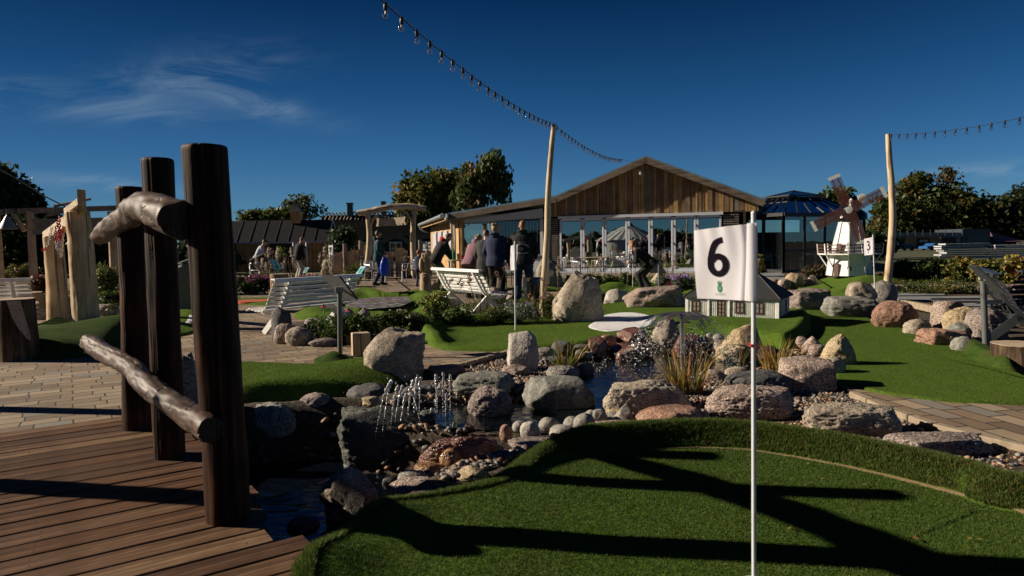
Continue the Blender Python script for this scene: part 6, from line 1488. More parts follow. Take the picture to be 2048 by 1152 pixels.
mb = MB(); mb.box(((el0.x + el1.x) / 2, fy + 3, .55), (el1.x - el0.x - .8, 5, 1.1)); mb.build("wall", plain("dark_tarred_wall", (.03, .03, .035), .8, .3, 3), fh, False, True)
M_REED = plain("pale_reed_edge", (.20, .16, .115), .95, .4, 20, .6)
for px in (735, 793, 856):
    c = PD(px, 492, fy); mb = MB(); n = 14; vs = []; fs = []
    for j, (yo, rr2, zz) in enumerate(((-.5, 1.0, 0), (-.45, 1.45, .0), (2.2, 1.0, .55))):
        for k in range(n + 1): a = math.pi * k / n; vs.append((c.x + 1.15 * rr2 * math.cos(a), fy + yo, .95 + zz + 1.0 * rr2 * math.sin(a)))
    for j in range(2):
        for k in range(n): a = j * (n + 1) + k; fs.append((a, a + 1, a + n + 2, a + n + 1))
    mb.add(vs, fs); mb.build("dormer", M_THATCH, fh, True, True)
    mb = MB(); 
    for k in range(n): a0, a1 = math.pi * k / n, math.pi * (k + 1) / n; mb.add([(c.x + 1.15 * r * math.cos(a), fy - .52, .95 + r * math.sin(a)) for r, a in ((1.02, a0), (1.44, a0), (1.44, a1), (1.02, a1))], [(0, 1, 2, 3)])
    mb.build("reed_edge", M_REED, fh, False, True)
    mb = MB(); mb.box((c.x, fy - .35, 1.2), (2.1, .1, 1.2)); mb.build("dormer_wall", M_DARKIN, fh, False, True)
    mb = MB(); 
    for dx in (-.5, 0, .5): mb.box((c.x + dx, fy - .45, 1.15), (.09, .08, 1.15))
    for dz in (.6, 1.15, 1.7): mb.box((c.x, fy - .46, dz), (1.09, .08, .08))
    w_ = mb.build("window", M_WFR, fh, False, True); mb = MB(); mb.box((c.x, fy - .42, 1.15), (1.0, .02, 1.1)); g_ = mb.build("pane", M_GL, w_); g_.data.transform(Matrix.Translation(-fh.location))
for i, (px, yt, w) in enumerate(((700, 407, 10), (767, 404, 8))):
    c = PD(px, yt, fy + 3); s_ = W(w, fy + 3); mb = MB(); mb.box((c.x, fy + 3, (c.z + zr - .5) / 2), (s_, s_, c.z - zr + .5)); mb.box((c.x, fy + 3, c.z), (s_ * 1.25, s_ * 1.25, .12)); mb.build("chimney", M_GREYM, fh, False, True)
for k in range(34):
    x = rl.x + .4 + k * (rrr.x - rl.x - .8) / 33; mb = MB(); j = rs.uniform(-.05, .05)
    mb.beam((x - .08 + j, fy + 2.55, zr - .45), (x + .10, fy + 3.15, zr + .28), .10, .05); mb.beam((x + .08, fy + 3.45, zr - .45), (x - .1, fy + 2.9, zr + .28 + j), .10, .05); mb.build("ridge_rider", WD_GREY, tr_) .data.transform(Matrix.Translation(-fh.location))
# entrance arch
ar = root("entrance_arch", "rustic entrance arch of peeled logs with a hanging wooden sign board", "arch", (-5.5, 28, 0))
branch("crossbeam", [PD(715, 426, 28), PD(735, 424, 28), PD(765, 417, 28), PD(790, 413.5, 28), PD(820, 413, 28), PD(851, 418, 28)], [.12, .13, .13, .12, .12, .13], [WD_PALEX, WD_CUT if 'WD_CUT' in globals() else M_CUT], ar, 4, 20, 8, .10)
for (a, b, c) in (((731, 560), (739, 480), (735, 424)), ((829, 560), (826, 480), (828, 419))):
    branch("post", [PD(*a, 28), PD(*b, 28), PD(*c, 28)], [.13, .115, .105], [WD_PALE, WD_PALE], ar, a[0] % 9, 16, 8, .09)
for a, b in (((741, 447), (752, 430)), ((823, 440), (811, 423))): mb = MB(); mb.tube([PD(*a, 27.95), PD(*b, 27.95)], .055, 10); mb.build("brace", WD_PALE, ar, True, True)
sg = MB(); d = 27.7; Q = [PD(x_, y_, 28.1 - (x_ - 752) / 59 * .6) for x_, y_ in ((752, 436), (770, 436), (790, 435), (811, 433), (809, 441), (812, 449.5), (790, 451), (770, 452), (752, 453), (754, 444))]
sg.prism(Q, (0, .08, 0)); sgn = sg.build("sign_board", WD_PALEX, ar, False, True)
mb = MB()
for px in (756, 808): mb.tube([PD(px, 437, d), PD(px, 424, d)], .012, 6)
mb.build("hanging_wire", M_BLK, ar, False, True)
ls = string("small fairy light string looped under the arch beam", [PD(745, 432, 27.8), PD(766, 427, 27.8), PD(800, 421, 27.8), PD(826, 430, 27.8)], 14, .02, .98, (.10, .12, .10), False)
string("fairy light string between the fence posts", [PD(686, 488, 28.8), PD(722, 483, 28.8), PD(745, 487, 28.8)], 9, .03, .97, (.18, .1), False)
# fence, gate leaves, gabion pillars
WD_PICK = wood("pale_picket", ((.22, .16, .10), (.44, .34, .23), (.56, .46, .33)), 1, 'Z', .8, .4, False)
def picket(label, x0, x1, yt0, yt1, d, name="fence", cat="fence", brace=False, jag=5):
    a, b = PD(x0, 530, d), PD(x1, 530, d); f = root(name, label, cat, ((a.x + b.x) / 2, d, 0)); rs = random.Random(x0); x = a.x; mb = MB()
    while x < b.x - .05:
        w = rs.uniform(.09, .16); t = (x - a.x) / (b.x - a.x); z = PD(x0 + (x1 - x0) * t, yt0 + (yt1 - yt0) * t + rs.uniform(-jag, jag) * .5, d).z; tp = rs.uniform(-.04, .04)
        mb.prism([(x, d, .04), (x + w * .9, d, .04), (x + w * .9, d, z + tp), (x, d, z)], (0, .03, 0)); x += w
    mb.build("pickets", WD_PICK, f, False, True); z1 = PD((x0 + x1) / 2, min(yt0, yt1) + 12, d).z
    mb = MB(); mb.beam((a.x, d - .05, .35), (b.x, d - .05, .35), .05, .12); mb.beam((a.x, d - .05, z1), (b.x, d - .05, z1 + .03), .05, .12)
    if brace: mb.beam((a.x + .05, d - .05, .35), (b.x - .05, d - .05, z1), .05, .1)
    mb.build("rails", WD_PICK, f, False, True); return f
picket("pale uneven picket fence between the dolmen and the gate", 664, 722, 505, 499, 29)
picket("left leaf of the pale picket gate, seen behind the bearded man", 757, 789, 503, 505, 28.6, "gate", "gate", True)
picket("right leaf of the pale picket gate, rising towards the hinge", 791, 816, 494, 503, 28.5, "gate", "gate", True)
picket("pale picket fence between the arch and the clubhouse", 832, 866, 503, 505, 29)
for px, yt in ((689, 487), (721, 481), (840, 480)):
    q = PD(px, yt, 28.9); tag(MB().tube([(q.x, 28.9, -.1), (q.x, 28.9, q.z)], [.09, .08], 10).build("fence_post", WD_GREY, None, True), "weathered fence post " + {689: "nearest the dolmen", 721: "left of the stone gate pillar", 840: "right of the arch"}[px], "post", "weathered fence posts")
_v = None
M_GAB = NT("stacked_dark_stone"); _v = M_GAB.coord('Object'); _vo = M_GAB.n("TexVoronoi", Vector=_v, Scale=7.5); _e = M_GAB.n("TexVoronoi", Vector=_v, Scale=7.5, _feature='DISTANCE_TO_EDGE')
M_GAB = M_GAB.done(M_GAB.mix(M_GAB.ramp(_e.outputs[0], [(.02, (0, 0, 0)), (.09, (1, 1, 1))]), (.01, .01, .01), M_GAB.mix(.4, (.16, .155, .15), _vo.outputs[1], 'MULTIPLY')), .9, M_GAB.bump(_e.outputs[0], 1.0, .1))
for px, w, nm in ((735, 24, "left dark stone gate pillar behind the bearded man"), (820, 24, "right dark stone gate pillar beside the carved owl")):
    a = PD(px, 512, 28.4); s_ = W(w, 28.4); mb = MB(); N = 7
    for i in range(N):
        for k in range(3): mb.box((a.x + (k - 1) * s_ / 3 + rs.uniform(-.02, .02), 28.4 + rs.uniform(-.03, .03), (i + .5) * a.z / N), (s_ / 3 * rs.uniform(.9, 1.1), .5, a.z / N * rs.uniform(.9, 1.0)), bev=.04)
    o = mb.build("gate_pillar", M_GAB); tag(o, nm, "pillar", "stone gate pillars")
# pergola with bell lamps
pg = root("pergola", "timber pergola with tin bell lamps behind the chained posts", "pergola", (-17, 28, 0)); d = 27.0
for px in (-8, 60, 222): mb = MB(); q = PD(px, 423, d); mb.tube([(q.x, d, 0), (q.x, d, q.z)], [.15, .13], 12); mb.build("post", WD_POST, pg, True, True)
mb = MB(); mb.beam(PD(-60, 426, d), PD(12, 424, d), .16, .2); mb.beam(PD(11, 423, d), PD(240, 416, d), .16, .2); mb.build("beam", WD_GREY, pg, False, True)
mb = MB(); mb.beam(PD(26, 428, d), PD(49, 462, d), .12, .12); mb.build("brace", WD_POST, pg, False, True)
mb = MB(); mb.prism([PD(64, 438, d - .1), PD(120, 437, d - .1), PD(204, 435, d - .1), PD(199, 450, d - .1), PD(204, 464, d - .1), PD(120, 468, d - .1), PD(66, 469, d - .1), PD(71, 452, d - .1)], (0, .1, 0)); mb.build("sign_board", WD_GREY, pg, False, True)
mb = MB(); mb.beam(PD(110, 412, d - .3), PD(180, 398, d + 3), .1, .1); mb.beam(PD(96, 430, d), PD(150, 418, d), .1, .12); mb.build("roof_laths", WD_GREY, pg, False, True)
q = PD(14, 432, d - .3); bl = root("bell_lamp", "grey tin bell-shaped lamp hanging from the pergola", "lamp", q)
mb = MB(); mb.lathe([(.02, .05), (.05, .0), (.10, -.08), (.26, -.38), (.34, -.50), (.33, -.51), (.25, -.38)], 24); mb.build("lamp_shade", plain("dull_tin", (.30, .31, .32), .45, .3, 5, .2, .4), bl, True); mb = MB(); mb.tube([(0, 0, .05), (0, 0, .25)], .015, 6); mb.build("hook", M_BLK, bl)
mb = MB(); mb.tube([PD(-40, 318, 24), PD(30, 355, 25), PD(90, 393, 26), PD(140, 418, 26.8)], .025, 6); o = mb.build("overhead_wire", M_GREYM, None, True); tag(o, "grey cable sloping down from the left edge to the pergola", "cable")
# low buildings at the far right
fr = root("low_grey_building", "low grey panel building with a brick-coloured front beyond the hedge", "building", (70, 100, 0)); d = 92.0
def slab(nm, x0, x1, yt, yb, m, dd=0, th=.3, parent=None, zb=None):
    a, b = PD(x0, yt, d + dd), PD(x1, yt, d + dd); z0 = PD((x0 + x1) / 2, yb, d + dd).z if zb is None else zb; mb = MB(); mb.prism([(a.x, d + dd, z0), (b.x, d + dd, z0), (b.x, d + dd, b.z), (a.x, d + dd, a.z)], (0, th, 0)); return mb.build(nm, m, parent or fr, False, True)
M_PNL = plain("grey_panel", (.20, .21, .23), .5, .12, 1, .05); M_BRK = plain("orange_brick", (.36, .20, .12), .85, .35, 2, .3)
slab("wall", 1774, 1925, 465, 500, M_PNL, .2, 6, zb=0); slab("brick_front", 1810, 1882, 472, 495, M_BRK, .05, .1, zb=0); slab("door", 1835, 1860, 476, 495, M_DARKIN, -.05, .05, zb=0)
slab("window", 1790, 1808, 478, 492, M_DARKIN, -.02, .1); slab("window", 1888, 1912, 477, 492, M_DARKIN, -.02, .1)
q = slab("awning", 1785, 1812, 475, 478, M_BLK2, -.6, .6); slab("awning", 1882, 1916, 474, 477, M_BLK2, -.6, .6)
for k in range(9): slab("panel_joint", 1786 + k * 15, 1786.8 + k * 15, 459.6, 471, M_DGREY, -.05, .1)
vs, fs = text_mesh("SPORT", .03); mx_ = max(v[0] for v in vs); a = PD(1839, 484.5, d - .15); w = W(18, d)
mb = MB(); mb.add([(a.x + v[0] / mx_ * w, d - .15, a.z + v[1] * .30) for v in vs], fs); mb.build("lettering", plain("white_sign", (.8, .8, .8), .4), fr, False, True)
db = root("dark_shed", "dark blue-grey box shed to the right of the low grey building", "shed", (75, 92, 0)); a = fr
slab("wall", 1925, 1981, 458, 500, plain("blue_black_panel", (.035, .045, .06), .5), 0, 6, db, 0); slab("door", 1934, 1972, 470, 500, plain("slate_door", (.06, .075, .09), .5), -.05, .05, db, 0)
for (x0, x1, yt, yb, lab) in ((1738, 1776, 466, 480, "purple-roofed shed left of the low grey building"), (1981, 2013, 464, 482, "purple-roofed shed at the right of the dark box shed")):
    r_ = root("purple_roofed_shed", lab, "shed", (PD(x0, 470, 96).x, 96, 0)); a, b = PD(x0, yt, 95), PD(x1, yt, 95); zb = PD(x0, yb, 95).z
    rf_ = MB(); right = x0 > 1900; rf_.prism([(a.x, 95, a.z), (b.x + (2.6 if right else 0), 95, zb if right else b.z), (b.x + (2.6 if right else 0), 94, zb - .1), (a.x, 94, zb - .1)], (0, 3, 0)); rf_.build("roof", plain("purple_roof", (.11, .06, .085), .7), r_, False, True)
    mb = MB(); mb.box(((a.x + b.x) / 2, 96, zb / 2), (b.x - a.x - .3, 2, zb)); mb.build("wall", M_DGREY, r_, False, True)
for k, (x0, x1, y, c, lab) in enumerate([(1880, 1968, 489, (.42, .43, .44), "stack of long pale boards beyond the hedge"), (1975, 2060, 493, (.55, .55, .57), "white wrapped pile beyond the hedge at the right edge")]):
    q = PD(x0, y, 45); q2 = PD(x1, y - 3, 45); s_ = root("board_stack", lab, "stack", ((q.x + q2.x) / 2, 45, 0)); zz = 0; rs = random.Random(k)
    while zz < q.z: mb = MB(); mb.box(((q.x + q2.x) / 2 + rs.uniform(-.3, .3), 45 + rs.uniform(-.1, .1), zz + .06), (q2.x - q.x, .8, .09), rot=rs.uniform(-.04, .04)); mb.build("board", plain("board_pale_%d" % k, c, .7), s_, False, True); zz += .14
for px, y, w, lab in ((1800, 490, 34, "dark blue tarpaulin-covered trailer before the low grey building"), (1870, 489, 30, "brighter blue tarpaulin-covered trailer right of the dark blue one")):
    q = PD(px, y, 75); L = W(w, 75) * 1.6; cr = root("covered_trailer", lab, "trailer", (q.x, 75, 0)); mb = MB()
    pr = [(-L / 2, .35), (-L / 2, .8), (-L * .32, .9), (-L * .18, 1.38), (L * .2, 1.4), (L * .36, .95), (L / 2, .82), (L / 2, .35)]
    mb.prism([(x, -.8, z * .55) for x, z in pr], (0, 1.6, 0)); mb.build("body", plain("blue_tarpaulin_%d" % px, (.02, .10, .28) if px > 1850 else (.01, .03, .09), .5), cr)
    for xx in (-L * .3, L * .3):
        for yy in (-.8, .6): mb = MB(); mb.tube([(xx, yy, .18), (xx, yy + .2, .18)], .18, 16); mb.build("wheel", M_BLK, cr, True)
# retaining stones in front of the right hedge
for k in range(11):
    a = P(1788 + k * 27, 588 + k * .3); 
mb = MB()
for k in range(16):
    a = P(1785 + k * 24, 588); a.y += .2; mb.box((a.x, a.y, .10), (.46, .3, .22), rot=rs.uniform(-.1, .1), bev=.05)
o = mb.build("low_stone_wall", S_PINK); tag(o, "low row of rough pinkish stones below the right hedge", "wall")
# ---- tractor and big tyre glimpsed between the bridge posts
tr = root("tractor", "old teal tractor front seen between the bridge posts", "tractor", (PD(352, 540, 20).x, 20, 0)); d = 20
mb = MB(); a = PD(366, 486, d); mb.box((-.55, 0, .98), (.95, .8, .62), bev=.06); mb.box((-.55, 0, .62), (1.0, .5, .2), bev=.03); mb.build("body", plain("teal_tractor_paint", (.05, .17, .20), .45, .35, 6, .2), tr)
mb = MB(); 
for k in range(7): mb.box((-.55, -.405 + 0, .74 + k * .075), (.62, .02, .035))
mb.build("grille", M_BLK2, tr); mb = MB(); mb.lathe([(.02, -.08), (.10, -.03), (.115, .0), (.10, .02), (.02, .025)], 18, M=Matrix.Translation((.06, -.3, 1.12)) @ Matrix.Rotation(math.pi / 2, 4, 'X')); mb.build("headlight", M_STEEL, tr, True)
mb = MB(); mb.tube([(.05, -.25, 1.2), (.10, -.25, 1.38), (.22, -.25, 1.40), (.28, -.25, 1.2)], .015, 6); mb.build("cable", M_BLK, tr, True)
def tyre(parent, c, r, w, ax='X', m=None):
    T = Matrix.Translation(c) @ (Matrix.Rotation(math.pi / 2, 4, 'Y') if ax == 'X' else Matrix.Rotation(math.pi / 2, 4, 'X'))
    mb = MB(); mb.lathe([(r * .55, -w / 2), (r * .85, -w / 2), (r * .93, -w * .4), (r * .95, 0), (r * .93, w * .4), (r * .85, w / 2), (r * .55, w / 2)], 36, M=T)
    for k in range(20):
        a = 2 * math.pi * k / 20
        for s_ in (-1, 1): a2 = a + (math.pi / 20 if s_ > 0 else 0); mb.beam(T @ Vector((r * math.cos(a2), r * math.sin(a2), s_ * w * .03)), T @ Vector((r * .93 * math.cos(a2 + .22), r * .93 * math.sin(a2 + .22), s_ * w * .5)), .06, .07)
    return mb.build("tyre", m or plain("dusty_rubber", (.15, .15, .13), .9, .3, 10, .4), parent, True)
tyre(tr, (-.55, .5, .42), .42, .25)
q = PD(398, 560, 14.3); ty = root("tyre_ornament", "big half-buried dusty tractor tyre beside the red carpet", "tyre", (q.x - .02, 14.3, 0)); tyre(ty, (.0, 0, .45), .66, .5, 'Y')
# ---- miscellaneous: black barrel, post box, parasol base etc.
q = P(1066, 612); bb = root("black_barrel", "shiny black barrel speaker standing behind the flower bed", "barrel", q + Vector((0, .25, 0))); r = W(38, q.y) / 2; h = PD(1060, 556, q.y).z
mb = MB(); mb.lathe([(r * .96, 0), (r, .03), (r, h - .06), (r * .97, h - .02), (r * .85, h), (.02, h)], 36); mb.build("body", plain("glossy_black_plastic", (.012, .014, .018), .15, .2, 4, .02), bb, True)
mb = MB(); 
for k in range(18): mb.box((0, -r - .004, .1 + k * (h - .2) / 17), (r * 1.1, .012, .012))
mb.build("grille", M_DGREY, bb)
# carved owl
q = P(850, 590 - 1); ow = root("carved_owl", "chainsaw-carved wooden owl sitting on a log post", "carving", q + Vector((.0, .2, 0))); u = 1 / FPX * q.y
WD_OWL = wood("carved_wood", ((.20, .13, .07), (.40, .28, .17), (.52, .40, .27)), 1, 'Z', .7, .8)
mb = MB(); mb.lathe([(.175, 0), (.17, .1), (.155, .3), (.15, .5), (.14, .56), (.07, .60)], 20); mb.build("log", WD_OWL, ow, True)
mb = MB(); mb.ell((.0, 0, .80), (.155, .145, .24)); mb.ell((.01, -.02, 1.03), (.115, .11, .10)); mb.ell((-.10, -.05, .80), (.07, .09, .20)); mb.ell((.10, -.05, .80), (.07, .09, .20)); mb.box((.01, -.0, 1.10), (.20, .17, .05), bev=.02); mb.lathe([(.015, 0), (.03, .04), (.001, .08)], 8, (.01, -.14, .99))
ob = mb.build("owl", WD_OWL, ow, True); REM = [(ob, .012, 6)]
mb = MB(); 
for sx in (-.045, .06): mb.ell((sx, -.115, 1.05), (.03, .02, .03), 10, 6)
mb.build("eyes", WD_DKB, ow, True); mb = MB(); mb.tube([(.03 + .075 * math.cos(a), -.15, .40 + .10 * math.sin(a)) for a in np.linspace(0, 6.283, 17)], .014, 6); mb.build("carved_ring", WD_DKB, ow, True)

# ================================================================== CAFE FURNITURE
M_ALU = plain("white_metal", (.55, .56, .58), .35, .1, 9, .05, .2); M_WEAVE = plain("brown_seat", (.10, .06, .045), .8, .3, 20, .3); M_BLKM = plain("black_metal", (.02, .02, .022), .4)
def chair(label, x, y, rz, frame, seat, like=None):
    if like is not None: c = copy_tree(like, None, label); c.location = (x, y, 0); c.rotation_euler = (0, 0, rz); return c
    f = root("cafe_chair", label, "chair", (x, y, 0), rz, "metal café chairs".replace("é", "e"))
    mb = MB(); mb.box((0, 0, .44), (.44, .44, .03), bev=.01); mb.build("seat", seat, f)
    for sx in (-1, 1):
        mb = MB(); mb.tube([(sx * .22, -.2, 0), (sx * .20, -.19, .44), (sx * .27, -.15, .66)], .013, 8); mb.build("leg", frame, f, True)
        mb = MB(); mb.tube([(sx * .22, .24, 0), (sx * .18, .2, .44), (sx * .2, .26, .80)], .013, 8); mb.build("leg", frame, f, True)
        mb = MB(); mb.tube([(sx * .27, -.17, .66), (sx * .28, .05, .67), (sx * .22, .24, .70)], .015, 8); mb.build("armrest", frame, f, True)
    mb = MB(); mb.tube([(.22 * math.sin(a), .12 + .14 * math.cos(a), .80) for a in np.linspace(-1.6, 1.6, 11)], .014, 8, False)
    for a in np.linspace(-1.35, 1.35, 13): mb.tube([(.20 * math.sin(a), .10 + .13 * math.cos(a), .46), (.22 * math.sin(a), .12 + .14 * math.cos(a), .80)], .008, 5, False)
    mb.build("backrest", frame, f, True); return f
def table(label, x, y, r, m, h=.73, leg=M_ALU):
    f = root("cafe_table", label, "table", (x, y, 0)); mb = MB(); mb.lathe([(r, h - .03), (r, h), (.01, h)], 32) if r < .5 else mb.box((0, 0, h - .015), (r * 2.4, r * 1.4, .03), bev=.01); mb.build("tabletop", m, f)
    for sx in (-1, 1): mb = MB(); mb.tube([(sx * r * .7, 0, 0), (sx * r * .7, 0, h - .03)], .03, 10); mb.build("leg", leg, f, True)
    return f
cw = chair("white metal chair left of the high table before the clubhouse", PD(1137, 0, 25).x, 25.4, R(75), M_ALU, M_WEAVE)
chair("white chair on the right side of the clubhouse table", PD(1223, 0, 25).x, 25.0, R(-70), 0, 0, cw); chair("white chair behind the clubhouse table", PD(1200, 0, 25).x, 26.0, R(-120), 0, 0, cw)
chair("white chair hidden behind the bending woman", PD(1258, 0, 25).x, 25.4, R(60), 0, 0, cw); chair("black-framed chair with dark seat left of the clubhouse table", PD(1155, 0, 24.6).x, 24.7, R(40), 0, 0, cw)
chair("white chair beside the glass porch, behind the light pole", PD(1072, 0, 21).x, 21.4, R(20), 0, 0, cw)
table("light wooden table with white legs before the folding doors", PD(1180, 0, 25.2).x, 25.3, .62, WD_PICK, .80)
cg = chair("white metal chair right of the bearded man", PD(805, 0, 25).x, 25.0, R(-60), M_ALU, M_WEAVE); chair("dark chair to the left behind the bearded man", PD(735, 0, 25).x, 24.6, R(50), 0, 0, cg)
table("round white table behind the bearded man", PD(772, 0, 25.6).x, 25.7, .45, M_BLKM, .75)
cb = chair("black metal chair between the two hooded men", PD(1010, 0, 19.5).x, 19.6, R(30), M_BLKM, M_WEAVE)
for px, d, rz_2, lab in ((1548, 28.6, 30, "white chair inside the glass conservatory, left"), (1600, 28.9, -40, "white chair inside the glass conservatory by the flowers"), (1650, 29.3, 150, "white chair inside the glass conservatory, right")): chair(lab, PD(px, 0, d).x, d, R(rz_2), 0, 0, cw)
table("white table inside the conservatory", PD(1625, 0, 29).x, 29.2, .45, M_ALU)
q = PD(915, 518, 18.6); tb = table("small round wooden table with drinks beside the man putting", q.x, 18.7, .34, WD_PICK, .92)
for dx, m, h, lab, nm in ((-.10, plain("green_glass", (.01, .22, .06), .2), .30, "green bottle on the small round table", "bottle"), (.03, plain("red_white_can", (.6, .25, .2), .4), .17, "red and white cup beside the green bottle", "cup"), (.15, plain("red_cup", (.6, .02, .03), .4), .13, "small red cup on the small round table", "cup")):
    o = MB().lathe([(.04, 0), (.042, h * .6), (.02 if h > .2 else .045, h * .8), (.018 if h > .2 else .046, h)], 14).build(nm, m, None, True); o.location = (q.x + dx, 18.6, .92); tag(o, lab, nm)
# clear-sided walking frame / rail near kiosk
rl_ = root("steel_railing", "pale tubular railing in front of the kiosk, left", "railing", (PD(490, 0, 27).x, 27, 0)); mb = MB(); w = W(22, 27) / 2
for sx in (-1, 1): mb.tube([(sx * w, 0, 0), (sx * w, 0, PD(490, 527, 27).z)], .025, 8)
for yy in (527, 541): z_ = PD(490, yy, 27).z; mb.tube([(-w, 0, z_), (w, 0, z_)], .022, 8)
mb.build("tubes", M_POLE, rl_, True)
# ---- yurt and tree belt behind the camera, seen only as reflections in the folding doors
yu = root("yurt", "cream canvas yurt reflected in the clubhouse doors", "yurt", (-13.7, -8.3, 0))
mb = MB(); mb.lathe([(3.4, 0), (3.4, 1.65)], 40); mb.build("wall", plain("canvas", (.45, .43, .38), .9, .1), yu, True)
t_ = NT("striped_canvas_roof"); _v = t_.coord('Object'); _s = t_.n("SeparateXYZ", Vector=_v); _a = t_.math('ARCTAN2', _s.outputs[0], _s.outputs[1]); _f = t_.math('FRACT', t_.math('MULTIPLY', _a, 3.8))
M_YR = t_.done(t_.ramp(_f, [(.45, (.45, .43, .38)), (.5, (.08, .08, .10))], 'CONSTANT'), .9)
mb = MB(); mb.lathe([(3.55, 1.6), (3.5, 1.66), (.45, 3.1), (.35, 3.3), (.05, 3.5)], 40); mb.build("roof", M_YR, yu)
# ================================================================== PEOPLE
def skinmat(n, c): return plain(n, c, .5, .12, 12, .05, Subsurface__Weight=.0)
SKIN = skinmat("skin", (.48, .26, .18)); HAIRM = {k: plain("hair_" + k, c, .55, .35, 60, .3) for k, c in dict(dark=(.03, .018, .012), brown=(.12, .06, .03), blond=(.42, .28, .14), ginger=(.28, .11, .04), short=(.20, .12, .07)).items()}
def fab(n, c): return plain("cloth_" + n, c, .9, .22, 14, .35)
F_ = dict(teal=fab("teal", (.012, .055, .075)), navy=fab("navy", (.018, .026, .075)), black=fab("black", (.010, .010, .012)), olive=fab("olive", (.085, .09, .055)), mauve=fab("mauve", (.23, .12, .15)), char=fab("charcoal", (.035, .038, .036)),
          jeans=fab("jeans", (.018, .035, .085)), shirt=fab("pale_shirt", (.45, .50, .62)), beige=fab("beige", (.40, .38, .31)), red=fab("red", (.45, .02, .02)), blue=fab("blue", (.01, .06, .30)), shoe=fab("shoe", (.03, .028, .028)), sole=fab("sole", (.35, .33, .30)), dkblue=fab("dark_blue", (.012, .03, .075)))
def ik(a, b, l1, l2, pole):
    d = b - a; L = min(d.length, (l1 + l2) * .999); u = d.normalized(); b = a + u * L
    x = (l1 * l1 - l2 * l2 + L * L) / (2 * L); h = math.sqrt(max(0, l1 * l1 - x * x)); p = Vector(pole); p = (p - u * p.dot(u)).normalized()
    return a + u * x + p * h, b
def cap(mb, a, b, ra, rb, n=12, k=4):
    a = Vector(a); b = Vector(b); d = (b - a); L = d.length; u = d / L if L > 1e-6 else Vector((0, 0, 1)); P_ = []; Rr = []
    for i in range(k + 1): t = i / k * math.pi / 2; P_.append(a - u * ra * math.cos(t)); Rr.append(max(ra * math.sin(t), 1e-4))
    for i in range(k + 1): t = i / k * math.pi / 2; P_.append(b + u * rb * math.sin(t)); Rr.append(max(rb * math.cos(t), 1e-4))
    mb.tube(P_, Rr, n)
def loft(mb, secs, n=18):
    vs = []; fs = []
    for (c, X_, Y_, wx, wy) in secs:
        for k in range(n): a = 2 * math.pi * k / n; ca, sa = math.cos(a), math.sin(a); vs.append(c + X_ * wx * (abs(ca) ** .85 * (1 if ca > 0 else -1)) + Y_ * wy * (abs(sa) ** .85 * (1 if sa > 0 else -1)))
    for i in range(len(secs) - 1):
        for k in range(n): a = i * n + k; b = i * n + (k + 1) % n; fs.append((a, b, b + n, a + n))
    fs += [tuple(range(n))[::-1], tuple((len(secs) - 1) * n + k for k in range(n))]; mb.add(vs, fs)
